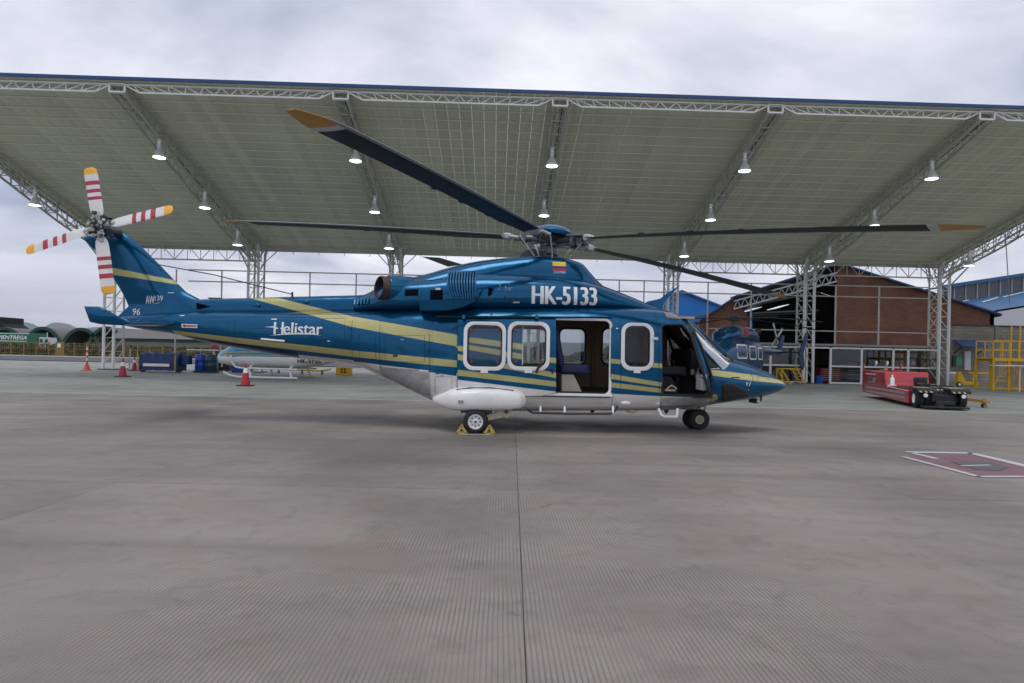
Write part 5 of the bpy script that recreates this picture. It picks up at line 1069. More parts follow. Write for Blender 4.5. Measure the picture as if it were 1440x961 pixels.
mb = MB(); mb.lathe((0, 0, 2.95), (0, 0, 1), [(0, .14), (.3, .12), (.32, .3), (.42, .32), (.5, .2), (.56, .18), (.6, .05)], 16); mb.tube([(.35, .1, 3.35), (.38, .1, 3.7)], .05, 8); hb = mb.build('rotor_hub', 'dark_metal', h2, True, 40)
for k in range(4):
    a = R(20 + 90 * k) - aB; mb = MB(); d = Vector((math.cos(a), math.sin(a), 0)); t_ = Vector((-math.sin(a), math.cos(a), 0))
    mb.loft([[Vector((0, 0, 3.36 - .35 * (r_ / 5) ** 2)) + d * r_ + t_ * x * w_ + Vector((0, 0, z)) for x, z in ((-.5, 0), (0, .022), (.5, .005), (0, -.018))] for r_, w_ in ((.25, .1), (.7, .14), (1.0, .3), (2.5, .3), (4.0, .3), (5.2, .28))]); mb.build('rotor_blade', 'rotor_navy', h2, True, 60)
for s_ in (-1, 1):
    mb = MB(); mb.tube([(2.2, s_ * 1.15, .32), (2.0, s_ * 1.2, .12), (1.5, s_ * 1.2, .06), (-1.6, s_ * 1.2, .06)], .05, 8); sk = mb.build('skid', 'dark_metal', h2, True)
    for x in (1.0, -1.0): mb = MB(); mb.tube([(x, s_ * 1.2, .06), (x, s_ * 1.0, .4), (x, 0, .58)], .045, 8); mb.build('skid_leg', 'dark_metal', sk, True)
# ---- the white and light blue machine on skids behind the tail boom (nose to the left)
hC = gnd(384, 531.5); aC = math.pi - R(2)
h3 = empty('skid_helicopter', hC, 'light blue and white helicopter on white skids behind the tail boom', 'helicopter', rz=aC)
def st3(d): return d
S3 = [(2.85, .85, 1.02, .1, 2.2), (2.6, .70, 1.3, .5, 2.4), (2.1, .58, 1.55, .85, 2.6), (1.4, .52, 2.1, 1.1, 2.8), (.6, .5, 2.25, 1.25, 3.2), (-1.2, .5, 2.25, 1.25, 3.2), (-2.2, .62, 2.2, 1.0, 2.8), (-3.2, .85, 2.05, .6, 2.5), (-4.5, 1.0, 1.9, .35, 2.3), (-7.5, 1.3, 1.8, .2, 2.2)]
mb = smooth_loft(MB(), S3, 6, 48); b3v = [Vector(v) for v in mb.v]; b3f = list(mb.f); BV3 = BVHTree.FromPolygons(b3v, b3f)
up_, lo_, gd_ = [], [], []
for i, f in enumerate(mb.f):
    c_ = sum((Vector(mb.v[k]) for k in f), Vector()) / len(f)
    mb.m[i] = 1 if c_.z < 1.06 else 0
mb.build('fuselage', ['sky_paint', 'white_paint'], h3, True, 60)
for z0, z1, zb0, zb1 in ((1.22, 1.27, 1.34, 1.40), (1.10, 1.14, 1.12, 1.18)):
    for s_ in (-1, 1):
        pts = []; mb = MB()
        for k in range(25):
            x = 2.2 - k * .2; t = k / 24
            for z in (z0 + (zb0 - z0) * t, z1 + (zb1 - z1) * t):
                h_ = BV3.ray_cast(Vector((x, s_ * 3, z)), Vector((0, -s_, 0))); pts.append(Vector((x, (h_[0].y if h_[0] else s_ * .6) + s_ * .01, z)))
        mb.add(pts, [(2 * k, 2 * k + 1, 2 * k + 3, 2 * k + 2) for k in range(24)]); mb.build('gold_stripe', 'gold_paint', h3)
mb = smooth_loft(MB(), [(1.2, 2.1, 2.4, .3, 2.4), (.5, 2.1, 2.85, .6, 2.6), (-1, 2.1, 2.9, .65, 2.8), (-2.4, 2.0, 2.5, .4, 2.4)]); mb.build('engine_cowling', 'sky_paint', h3, True, 60)
mb = MB(); mb.lathe((-.4, 0, 2.85), (0, 0, 1), [(0, .12), (.55, .08), (.6, .2), (.7, .2), (.75, .05)], 14); hb3 = mb.build('rotor_hub', 'hub_metal', h3, True, 40)
for s_ in (-1, 1): mb = MB(); mb.box((-.4, s_ * 3.6, 3.42), (.5, 6.4, .04)); mb.build('rotor_blade', 'rotor_navy', hb3)
for s_ in (-1, 1):
    for x0, x1, z0, z1 in ((1.5, .7, 1.35, 2.0), (.4, -1.2, 1.4, 2.0)):
        mb = MB(); P_ = rrect(x1, x0, z0, z1, .1)
        q = []
        for x, z in P_:
            h_ = BV3.ray_cast(Vector((x, s_ * 3, z)), Vector((0, -s_, 0))); q.append(Vector((x, (h_[0].y if h_[0] else s_) + s_ * .008, z)))
        mb.add(q, [tuple(range(len(q)))]); mb.build('window', 'dark_window', h3)
for s_ in (-1, 1):
    mb = MB(); mb.tube([(1.85, s_ * 1.3, .26), (1.6, s_ * 1.3, .14), (1.15, s_ * 1.3, .06), (-1.75, s_ * 1.3, .06)], .055, 10); sk = mb.build('skid', 'white_frame', h3, True)
    mb = MB(); mb.lathe((1.87, s_ * 1.3, .27), (.9, 0, .45), [(0, .06), (.05, .07), (.06, .001)], 10); mb.build('skid_toe', 'white_frame', sk, True)
    for x in (.55, -1.45): mb = MB(); mb.tube([(x, s_ * 1.3, .06), (x + .12, s_ * 1.25, .45), (x + .14, s_ * 1.0, .6), (x, 0, .62)], .055, 8); mb.build('skid_leg', 'white_frame', sk, True)
    mb = MB(); mb.tube([(1.5, s_ * 1.34, .78), (1.3, s_ * 1.34, .55), (1.0, s_ * 1.34, .50), (-1.75, s_ * 1.34, .48)], .045, 8); mb.build('step_rail', 'white_frame', sk, True)
tm = text_mesh('HK-3725', .03); bm = bmesh.new(); bm.from_mesh(tm); xs = [v.co.x for v in bm.verts]; x0_, x1_ = min(xs), max(xs)
for v in bm.verts:
    x = -1.65 - (v.co.x - x0_) / (x1_ - x0_) * 1.0; z = .80 + v.co.y * .26; h_ = BV3.ray_cast(Vector((x, 3, z)), Vector((0, -1, 0))); v.co = Vector((x, (h_[0].y if h_[0] else 1) + .02, z))
me_ = bpy.data.meshes.new('registration_letters'); bm.to_mesh(me_); bm.free(); me_.materials.append(MATS['black_plastic']); link('registration_letters', me_, h3)

# ================================================================ THINGS UNDER THE LEFT OF THE CANOPY
def cone(px, py, hgt, lab, m='cone_red', nm='traffic_cone', n=1):
    e = empty(nm, gnd(px, py), lab, 'cone', 'traffic cones on the apron' if m == 'cone_red' else None); k = hgt
    mb = MB(); mb.box((0, 0, .02), (k * .62, k * .62, .04)); mb.build('base', 'black_rubber' if m == 'cone_red' else m, e, bevel=.01)
    def pr(t0, t1): return [(k * t, k * (.22 - .18 * t)) for t in np.linspace(t0, t1, 4)]
    for t0, t1, mm, nn in ((.05, .60, m, 'body'), (.60, .82, 'white_frame', 'reflective_sleeve'), (.82, 1.0, m, 'tip')):
        mb = MB(); mb.lathe((0, 0, 0), (0, 0, 1), pr(t0, t1), 20, cap=True); mb.build(nn, mm, e, True, 50)
    return e
cone(172.5, 530, .84, 'red traffic cone with white sleeve nearest the left column')
cone(345, 543, .84, 'red traffic cone standing before the white skids')
cone(189, 521.5, .80, 'red traffic cone behind the left column beside the blue tarpaulin')
e = empty('delineator_post', gnd(122, 521.5), 'slim orange and white delineator post left of the column', 'cone')
mb = MB(); mb.lathe((0, 0, 0), (0, 0, 1), [(0, .26), (.04, .26), (.06, .2), (.25, .12), (.42, .07)], 18, cap=True); mb.build('base', 'cone_orange', e, True)
for k in range(6): mb = MB(); mb.lathe((0, 0, .42 + k * .155), (0, 0, 1), [(0, .05), (.155, .047)], 14, cap=True); mb.build('band', 'cone_orange' if k % 2 == 0 else 'white_frame', e, True)
mb = MB(); mb.lathe((0, 0, 1.35), (0, 0, 1), [(0, .045), (.05, .06), (.09, .02)], 12, cap=True); mb.build('cap', 'cone_orange', e, True)
# tarpaulin-covered cart
p = gnd(229, 523.5); e = empty('covered_cart', p, 'low cart covered with a blue tarpaulin by the left column', 'cart')
mb = MB(); q = [(-1.15, -.5, .12), (1.15, -.5, .12)]; rg = []
for k in range(14):
    x = -1.12 + 2.24 * k / 13; s_ = .035 * math.sin(k * 2.3); rg.append([Vector((x, y + s_, z + .03 * math.sin(k * 1.7 + z * 5))) for y, z in ((-.52, .12), (-.50, .6), (-.42, 1.0), (-.2, 1.12), (.2, 1.12), (.45, 1.0), (.52, .5), (.52, .12))])
mb.loft(rg); mb.build('tarpaulin', 'blue_tarp', e, True, 50)
mb = MB(); mb.box((-.05, -.60, .42), (1.5, .04, .16)); mb.build('pale_board', 'white_paint', e)
mb = MB(); mb.tube([(-1.15, -.55, .1), (-1.15, -.55, 1.1)], .03, 6); mb.tube([(1.0, -.55, .1), (1.0, -.55, 1.0)], .03, 6); mb.build('upright', 'yellow_paint', e, True)
mb = MB(); mb.box((1.38, 0, .75), (.4, .5, .55)); mb.build('side_box', 'blue_tarp', e, bevel=.03)
for x in (-.9, 1.15): mb = MB(); mb.lathe((x, -.45, .2), (0, 1, 0), [(-.05, .001), (-.05, .2), (.05, .2), (.05, .001)], 16); mb.build('wheel', 'black_rubber', e, True)
p = gnd(199, 521); mb = MB(); mb.lathe((p.x, p.y, .16), (1, 0, .25), [(0, .001), (.01, .15), (.5, .16), (.62, .1), (.66, .04), (.75, .04)], 16); mb.tube([(p.x - .05, p.y, 0), (p.x + .05, p.y, .1)], .05, 8); tag(mb.build('red_extinguisher', 'cone_red', None, True), 'red extinguisher lying between cone and blue tarpaulin cart', 'extinguisher')
def barrel(px, py, m, lab):
    e = empty('barrel', gnd(px, py), lab, 'barrel', 'drums beside the skid helicopter'); r_ = .31
    mb = MB(); mb.lathe((0, 0, .1), (0, 0, 1), [(0, .001), (0, r_ * .92), (.05, r_), (.3, r_), (.32, r_ * 1.05), (.34, r_), (.62, r_), (.64, r_ * 1.05), (.66, r_), (.92, r_), (.97, r_ * .9), (.96, .001)], 24); mb.build('drum', m, e, True, 40)
    mb = MB(); mb.lathe((.12, .08, 1.06), (0, 0, 1), [(0, .05), (.04, .05), (.045, .001)], 10); mb.build('bung', 'white_frame', e, True)
    mb = MB(); mb.box((0, 0, .05), (.6, .6, .1)); mb.build('dolly', 'black_plastic', e)
barrel(282, 524, 'barrel_blue', 'bright blue plastic drum left of the dark teal drum'); barrel(297.5, 524.5, 'barrel_teal', 'dark teal drum right of the bright blue drum')
p = gnd(296, 521.5); e = empty('red_stand', p + Vector((0, .5, 0)), 'red stand with white band behind the drums', 'stand')
mb = MB(); mb.tube([(0, 0, 0), (0, 0, 1.35)], .07, 10); mb.box((0, 0, .03), (.5, .5, .06)); mb.build('post', 'cone_red', e); mb = MB(); mb.box((0, 0, 1.5), (.28, .2, .34)); mb.build('head', 'cone_red', e, bevel=.03); mb = MB(); mb.box((0, -.075, 1.0), (.06, .02, .5)); mb.build('white_band', 'white_frame', e)
p = gnd(316, 523); e = empty('wash_trolley', p, 'cluttered brown trolley with pale hose beside the teal drum', 'trolley')
mb = MB(); mb.box((0, 0, .3), (.75, .5, .5)); mb.box((.1, 0, .75), (.4, .4, .4)); mb.build('body', 'exhaust_brown', e, bevel=.02); mb = MB(); mb.tube([(-.3, -.3, .2), (-.35, -.33, .6), (-.2, -.33, .85), (0, -.3, .7), (-.05, -.3, .3)], .05, 8); mb.build('hose', 'white_paint', e, True); mb = MB(); mb.box((.25, -.27, .62), (.22, .06, .3)); mb.build('yellow_can', 'yellow_paint', e, bevel=.02)
for px, py, s_, m_, nm, lab in ((484, 527.5, (.85, .6, .48), 'yellow_paint', 'yellow_crate', 'yellow plastic crate with grip holes behind the white skids'),):
    p = gnd(px, py); e = empty(nm, p, lab, 'crate'); mb = MB(); mb.box((0, 0, s_[2] / 2), s_); mb.build('box', m_, e, bevel=.02)
    for k in range(4): mb = MB(); mb.box((-.08 + .2 * (k % 2), -s_[1] / 2 - .003, .18 + .17 * (k // 2)), (.12, .012, .11)); mb.build('grip_hole', 'black_plastic', e)
p = gnd(420, 526.5); e = empty('hoist_bar', p, 'yellow hoist bar lying on the floor behind the skids', 'hoist'); mb = MB(); mb.tube([(-1.4, 0, .28), (1.3, .1, .22), (1.9, .1, .34)], .05, 8); mb.build('bar', 'yellow_paint', e, True)
for x in (-1.2, .2, 1.4): mb = MB(); mb.tube([(x, -.2, 0), (x, 0, .26), (x, .2, 0)], .03, 6); mb.build('foot', 'dark_metal', e, True)
p = gnd(340, 524); mb = MB(); mb.box((p.x, p.y, .28), (1.0, .6, .56)); mb.box((p.x + .1, p.y, .62), (.6, .5, .12)); tag(mb.build('blue_case', 'barrel_blue', None, bevel=.04), 'dark blue equipment case behind the skid toe', 'case')

# ================================================================ FAR LEFT
mat('hangar_green', (.008, .05, .038), .5, var=.2, scale=.5)
mat('shed_roof', (.13, .13, .125), .7, var=.25, scale=.2)
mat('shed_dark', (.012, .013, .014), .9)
mat('mountain_rock', (.05, .075, .05), 1, var=.35, scale=.002)
mat('hedge', (.09, .075, .04), .95, var=.5, scale=.8)
mat('fence_yellow', (.24, .16, .035), .6, var=.2); mat('fence_wire', (.14, .13, .07), .6, var=.2)
for k, (px, pk) in enumerate(((5, 461), (59, 460.5), (113, 462), (149, 460))):
    Y = 150; c_ = at(px, 492, Y); c_.z = 0; top = at(px, pk, Y).z; Wd = 4.55
    e = empty('arched_hangar', c_, ['green arched hangar behind the lorry trailer at the far left', 'green arched hangar behind the white lorry cab', 'green arched hangar left of the tail with dark mouth', 'green arched hangar partly hidden by the column'][k], 'hangar', 'row of arched hangars')
    A_ = [(Wd * math.cos(t), .8 + (top - .8) * math.sin(t) ** 1.15) for t in np.linspace(0, math.pi, 25)]
    mb = MB(); mb.loft([[Vector((x, y, z)) for x, z in [(Wd, 0)] + A_ + [(-Wd, 0)]] for y in (.6, 26)], False, 0, False); mb.build('vault', 'shed_roof', e, True)
    mb = MB(); n_ = len(A_); O_ = [(x * 1.03, z + .18) for x, z in A_]; I_ = [(x * .9, max(.3, z - .55)) for x, z in A_]
    mb.loft([[Vector((x, y, z)) for x, z in P] for P, y in ((O_, .62), (O_, 0), (I_, 0), (I_, .62))], False, 0, False); mb.build('arch_rib', 'hangar_green', e, True, 40)
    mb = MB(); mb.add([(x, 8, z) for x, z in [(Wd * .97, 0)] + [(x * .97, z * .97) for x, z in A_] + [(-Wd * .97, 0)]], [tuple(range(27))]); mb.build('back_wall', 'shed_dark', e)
    mb = MB(); mb.box((Wd, .3, .5), (.35, .5, 1.0)); mb.box((-Wd, .3, .5), (.35, .5, 1.0)); mb.build('arch_foot', 'hangar_green', e)
# long green shed seen under the tail
p = at(225, 497, 120); e = empty('green_shed', (p.x + 4, 120, 0), 'long low green and grey shed seen under the tail boom', 'shed')
mb = MB(); mb.box((0, 4, 1.6), (26, 8, 3.2)); mb.build('wall', 'hangar_green', e); mb = MB(); mb.prism([(-13.4, -.4, 3.2), (-13.4, 8.4, 3.2), (-13.4, 4, 5.0)], (26.8, 0, 0)); mb.build('roof', 'shed_roof', e)
mb = MB(); mb.box((0, -.05, 2.1), (25, .12, .9)); mb.build('window_band', 'cover_grey', e)
# dark gabled house at the far left edge
p = at(-10, 490, 170); e = empty('gabled_house', (p.x, 170, 0), 'dark pitched roof of a house at the left edge', 'house')
mb = MB(); mb.box((0, 4, 2.6), (8, 8, 5.2)); mb.build('wall', 'cover_grey', e); mb = MB(); mb.prism([(-5, 0, 5.2), (5, 0, 5.2), (2.0, 0, 7.3), (2.0, 0, 9), (-3.0, 0, 9)], (0, 8, 0)); mb.build('roof', 'shed_dark', e)
# lorry and trailer
mat('trailer_green', (.012, .13, .075), .4, var=.1); mat('cab_white', (.45, .46, .49), .35, var=.06)
Y = 112; t0 = at(-75, 490, Y).x; t1 = at(52.5, 490, Y).x
e = empty('lorry_trailer', ((t0 + t1) / 2, Y, 0), 'green lorry trailer with white lettering at the far left', 'trailer')
zt_ = at(20, 468.5, Y).z; mb = MB(); mb.box((0, 1.2, (zt_ + 1.0) / 2), (t1 - t0, 2.4, zt_ - 1.0)); mb.build('box_body', 'trailer_green', e, bevel=.04)
mb = MB(); mb.box((0, 1.2, .85), (t1 - t0 - 1, 2.2, .3)); mb.build('chassis', 'dark_metal', e)
for k in range(4): mb = MB(); mb.lathe((-(t1 - t0) / 2 + 1.2 + k * 1.25 + (7 if k > 2 else 0), .2, .5), (0, 1, 0), [(-.15, .001), (-.15, .5), (.15, .5), (.15, .001)], 18); mb.build('wheel', 'black_rubber', e, True)
tm = text_mesh('SERVIENTREGA', .02, .2); bm = bmesh.new(); bm.from_mesh(tm); xs = [v.co.x for v in bm.verts]; ys = [v.co.y for v in bm.verts]
xa, xb = at(-16, 475, Y).x - e.location.x, at(38, 475, Y).x - e.location.x; za, zb = at(20, 477.5, Y).z, at(20, 472, Y).z
for v in bm.verts: v.co = Vector((xa + (v.co.x - min(xs)) / (max(xs) - min(xs)) * (xb - xa), -.012, za + (v.co.y - min(ys)) / (max(ys) - min(ys)) * (zb - za)))
me_ = bpy.data.meshes.new('company_letters'); bm.to_mesh(me_); bm.free(); me_.materials.append(MATS['letter_white']); link('company_letters', me_, e)
mb = MB(); mb.box(((xa + xb) / 2, -.006, zb + .35), (xb - xa + .8, .01, .10)); mb.box(((xa + xb) / 2 - .3, -.006, za - .3), (xb - xa + .4, .01, .10)); mb.build('white_line', 'letter_white', e)
e = empty('lorry_cab', (at(66, 490, Y).x, Y, 0), 'white bonneted lorry tractor pulling the green trailer', 'lorry')
mb = MB(); mb.prism([(-1.6, .1, .7), (1.75, .1, .7), (1.75, .1, 1.55), (1.5, .1, 1.75), (.35, .1, 1.95), (.1, .1, 2.9), (-1.6, .1, 2.95)], (0, 2.1, 0)); mb.build('cab_body', 'cab_white', e, bevel=.08)
for x0, x1 in ((-.45, .12), (-1.4, -.8)): mb = MB(); mb.prism([(x0, .08, 2.0), (x1, .08, 2.0), (x1 - .08, .08, 2.6), (x0, .08, 2.6)], (0, .03, 0)); mb.build('window', 'dark_window', e)
for x in (-1.1, 1.2): mb = MB(); mb.lathe((x, .2, .5), (0, 1, 0), [(-.15, .001), (-.15, .28), (-.12, .5), (.15, .5), (.15, .001)], 20); mb.build('wheel', 'black_rubber', e, True)
mb = MB(); mb.tube([(-.2, .3, 2.6), (-.2, .3, 3.8)], .07, 8); mb.build('exhaust_stack', 'lamp_metal', e, True); mb = MB(); mb.box((1.4, .05, .85), (.7, .1, .25)); mb.build('bumper', 'dark_metal', e)
# boundary fence with yellow posts
Y = 94; x0 = at(-20, 490, Y).x; x1 = at(300, 490, Y).x; e = empty('boundary_fence', (x0, Y, 0), 'yellow post and bar fence along the far side of the road', 'fence'); nP = 18; st_ = (x1 - x0) / nP
for k in range(nP + 1): mb = MB(); mb.box((k * st_, 0, 1.0), (.12, .12, 2.0)); mb.build('post', 'fence_yellow', e)
for z in (.25, 1.0, 1.85): mb = MB(); mb.box(((x1 - x0) / 2, 0, z), (x1 - x0, .06, .06)); mb.build('rail', 'fence_yellow', e)
mb = MB()
for k in range(int((x1 - x0) / .28)): mb.box((k * .28, 0, 1.0), (.035, .035, 1.7))
o = mb.build('bars', 'fence_wire', e); o['kind'] = 'stuff'
mb = MB(); gx = at(85, 490, Y).x - x0; mb.box((gx, -.1, 1.05), (1.3, .06, 2.0)); mb.build('yellow_panel', 'fence_yellow', e); mb = MB(); mb.box((gx - .1, -.15, 1.5), (.5, .02, .6)); mb.build('white_notice', 'letter_white', e)
def leaf_mass(name, cx, cy, wx, wy, h, n, m, label, s_=.3):
    V, F_ = [], []
    for k in range(n):
        c = Vector((cx + random.uniform(-wx, wx), cy + random.uniform(-wy, wy), random.random() ** .7 * h * (.55 + .45 * math.sin(k * .37 + cx)))); a, b = random.uniform(0, 6.28), random.uniform(-1, 1)
        d1 = Vector((math.cos(a), math.sin(a), b)) * s_; d2 = Vector((-math.sin(a) * b, math.cos(a) * b, 1)).normalized() * s_; i = len(V); V += [c - d1, c + d2 * .6, c + d1, c - d2 * .6]; F_.append((i, i + 1, i + 2, i + 3))
    me_ = bpy.data.meshes.new(name); me_.from_pydata(V, [], F_); me_.materials.append(MATS[m]); o = link(name, me_); tag(o, label, 'shrubs', kind='stuff'); return o
leaf_mass('roadside_scrub', at(130, 490, 99).x, 99, 22, 1.6, 1.7, 5000, 'hedge', 'brown scrub growing behind the yellow fence')
# scaffold frames by the hangars
e = empty('steel_scaffold', at(138, 490, 108), 'grey green scaffold frame standing behind the fence', 'scaffold'); e.location.z = 0; mb = MB()
for k in range(7): mb.bar((-2.4 + k * .8, 0, 0), (-2.4 + k * .8, 0, 3.0 if k > 2 else 2.2), .08); 
for k in range(6): mb.bar((-2.4 + k * .8, 0, .4), (-1.6 + k * .8, 0, 2.2), .05); mb.bar((-2.4 + k * .8, 0, 2.2), (-1.6 + k * .8, 0, 2.2), .06)
mb.build('frame', 'fence_wire', e)
# mountains
def ridge(name, Y, pts, lab):
    mb = MB(); n_ = 420; xs = np.linspace(pts[0][0], pts[-1][0], n_); ys = pchip([p[0] for p in pts], [p[1] for p in pts], xs); rows = []
    for j, (dy, f_) in enumerate(((0, 0), (.15, .35), (.3, .7), (.42, 1.0), (.6, .6), (.9, 0))):
        r_ = []
        for i in range(n_):
            P = at(xs[i], ys[i], Y); r_.append(Vector((P.x * (1 + (dy - .42) * .35), Y * (1 + (dy - .42) * .35), max(-20, P.z * f_ * (1 + .06 * math.sin(i * 1.9 + j) * (f_ < 1))) - (20 if f_ == 0 else 0))))
        rows.append(r_)
    mb.loft(rows, False, 0, False); o = mb.build(name, 'mountain_rock', None, True, 180); o['kind'] = 'structure'
ridge('mountains', 7000, [(-900, 470), (-500, 460), (-250, 466), (-60, 463), (2, 461), (22, 452.5), (45, 455), (58, 461), (76, 453.5), (95, 455.5), (112, 462), (140, 460), (200, 466), (300, 468), (420, 474), (560, 478), (800, 482), (1100, 486), (1500, 490), (2200, 490)], '')
# one more low ridge of near trees far across the field, behind everything
mat('far_trees', (.035, .05, .03), 1, var=.5, scale=.3)
def treeline(px0, px1, Y, h, n, lab):
    a, b = at(px0, 490, Y).x, at(px1, 490, Y).x; V, F_ = [], []
    for k in range(n):
        x = random.uniform(a, b); top = h * (.6 + .3 * math.sin(x * .21) + .2 * math.sin(x * .57 + 1)); c = Vector((x, Y + random.uniform(-3, 3), random.random() ** .6 * top)); an = random.uniform(0, 6.28); s_ = .7
        d1 = Vector((math.cos(an), math.sin(an), random.uniform(-.6, .6))) * s_; d2 = Vector((random.uniform(-.5, .5), random.uniform(-.5, .5), 1)) * s_; i = len(V); V += [c - d1, c + d2 * .7, c + d1, c - d2 * .7]; F_.append((i, i + 1, i + 2, i + 3))
    me_ = bpy.data.meshes.new('far_trees'); me_.from_pydata(V, [], F_); me_.materials.append(MATS['far_trees']); tag(link('far_trees', me_), lab, 'trees', kind='stuff')
treeline(200, 1000, 210, 6, 9000, 'distant belt of trees across the field behind the hangar')
# ================================================================ RIGHT SIDE: BUILDINGS
def brickmat(name, c1, c2, mort, bw, bh, rough=.85, seed=0):
    m, n, l, b = newmat(name); t = n.new('ShaderNodeTexCoord'); sp_ = n.new('ShaderNodeSeparateXYZ'); l.new(t.outputs['Object'], sp_.inputs[0]); ad = n.new('ShaderNodeMath'); ad.operation = 'ADD'; l.new(sp_.outputs[0], ad.inputs[0]); l.new(sp_.outputs[1], ad.inputs[1])
    cb = n.new('ShaderNodeCombineXYZ'); l.new(ad.outputs[0], cb.inputs[0]); l.new(sp_.outputs[2], cb.inputs[1])
    br = n.new('ShaderNodeTexBrick'); l.new(cb.outputs[0], br.inputs['Vector']); br.inputs['Scale'].default_value = 1; br.inputs['Brick Width'].default_value = bw; br.inputs['Row Height'].default_value = bh; br.inputs['Mortar Size'].default_value = .012; br.inputs['Color1'].default_value = c1 + (1,); br.inputs['Color2'].default_value = c2 + (1,); br.inputs['Mortar'].default_value = mort + (1,)
    no = n.new('ShaderNodeTexNoise'); no.inputs['Scale'].default_value = .5; no.inputs['Detail'].default_value = 8; l.new(t.outputs['Object'], no.inputs['Vector']); r = n.new('ShaderNodeMapRange'); r.inputs[1].default_value = .3; r.inputs[2].default_value = .7; r.inputs[3].default_value = .65; r.inputs[4].default_value = 1.25; l.new(no.outputs[0], r.inputs[0])
    h = n.new('ShaderNodeHueSaturation'); l.new(r.outputs[0], h.inputs['Value']); l.new(br.outputs[0], h.inputs['Color']); l.new(h.outputs[0], b.inputs['Base Color']); b.inputs['Roughness'].default_value = rough
    bp = n.new('ShaderNodeBump'); bp.inputs['Strength'].default_value = .5; bp.inputs['Distance'].default_value = .02; bp.invert = True; l.new(br.outputs['Fac'], bp.inputs['Height']); l.new(bp.outputs[0], b.inputs['Normal'])
brickmat('brick_red', (.135, .048, .026), (.09, .032, .02), (.085, .055, .042), .5, .17)
brickmat('block_grey', (.215, .20, .175), (.175, .165, .15), (.12, .11, .10), .4, .2)
mat('roof_bright_blue', (.01, .16, .50), .5, var=.12, scale=.4)
mat('roof_deep_blue', (.01, .05, .16), .5, var=.15)
mat('roof_mid_blue', (.02, .095, .22), .5, var=.15, scale=.5)
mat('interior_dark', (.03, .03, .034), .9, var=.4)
mat('truss_grey', (.30, .32, .34), .5, var=.1)
mat('wall_pale', (.50, .51, .55), .7, var=.06, scale=.3)
mat('window_grey', (.07, .075, .085), .25, var=.3, scale=.4)
mat('slab_grey', (.30, .30, .28), .8, var=.15)
mat('brown_board', (.13, .075, .045), .7, var=.15); mat('tan_board', (.26, .20, .13), .7, var=.15)
mat('cabinet_red', (.22, .012, .025), .4, var=.15); mat('cabinet_blue', (.008, .035, .11), .45, var=.15)
mat('daylight_glow', (.6, .65, .7), .5, emit=(.8, .9, 1), es=.7)  # emission stands in for daylight coming through the skylights
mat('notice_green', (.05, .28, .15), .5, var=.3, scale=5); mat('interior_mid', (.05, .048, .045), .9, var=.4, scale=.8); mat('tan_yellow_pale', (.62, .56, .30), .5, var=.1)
glass('office_glass', (.85, .88, .88), .8, .05)
# ---- brick gable building with an open left half
YB = 60
def bp_(px, py, Y=YB): return at(px, py, Y)
xl, xp, xr = bp_(988, 450).x, bp_(1176, 450).x, bp_(1398, 450).x
zpk, zl, zr_ = bp_(1176, 372).z, bp_(988, 450).z, bp_(1398, 441).z
e = empty('brick_hangar', (xp, YB, 0), 'large gabled brick hangar with dark open bay behind the partition', 'building')
X = lambda px: at(px, 480, YB).x - xp
mb = MB(); mb.prism([(0, 0, 0), (xr - xp, 0, 0), (xr - xp, 0, zr_), (0, 0, zpk)], (0, .4, 0)); mb.build('brick_gable', 'brick_red', e)
x1 = X(1052); mb = MB(); mb.prism([(xl - xp, .05, 0), (x1, .05, 0), (x1, .05, bp_(1050, 446).z), (X(1032), .05, bp_(1032, 418).z), (xl - xp, .05, zl)], (0, .4, 0)); mb.build('brick_wing', 'brick_red', e)
mb = MB(); mb.box((xr - xp - .2, 12, zr_ / 2), (.4, 24, zr_)); mb.build('side_wall', 'brick_red', e)
mb = MB(); mb.box((xl - xp + .2, 12.3, zl / 2), (.4, 23, zl)); mb.build('side_wall', 'brick_red', e)
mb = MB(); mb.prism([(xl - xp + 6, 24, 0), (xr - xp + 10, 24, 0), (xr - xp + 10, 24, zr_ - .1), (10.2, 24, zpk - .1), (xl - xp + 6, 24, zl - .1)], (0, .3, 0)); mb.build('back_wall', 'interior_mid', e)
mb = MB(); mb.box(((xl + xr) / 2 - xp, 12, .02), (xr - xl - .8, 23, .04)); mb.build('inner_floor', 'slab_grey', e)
zu = bp_(1030, 420).z
for a_, b_, nm in (((X(1024), bp_(1024, 421).z), (0, zpk), 'roof'), ((xl - xp - .4, zl - .2), (X(1033), bp_(1033, 417.5).z), 'wing_roof'), ((0, zpk), (xr - xp + .5, zr_ - .2), 'roof')):
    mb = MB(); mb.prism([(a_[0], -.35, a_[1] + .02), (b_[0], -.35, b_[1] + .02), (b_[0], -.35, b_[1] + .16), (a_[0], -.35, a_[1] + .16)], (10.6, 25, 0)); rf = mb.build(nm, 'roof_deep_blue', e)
    mb = MB(); mb.prism([(a_[0] + .1, -.3, a_[1] - .06), (b_[0], -.3, b_[1] - .06), (b_[0], -.3, b_[1] - .005), (a_[0] + .1, -.3, a_[1] - .005)], (10.5, 24.8, 0)); mb.build('underside_shade', 'interior_dark', rf)  # dark sheet under each slope: shade of the roof underside put in as colour
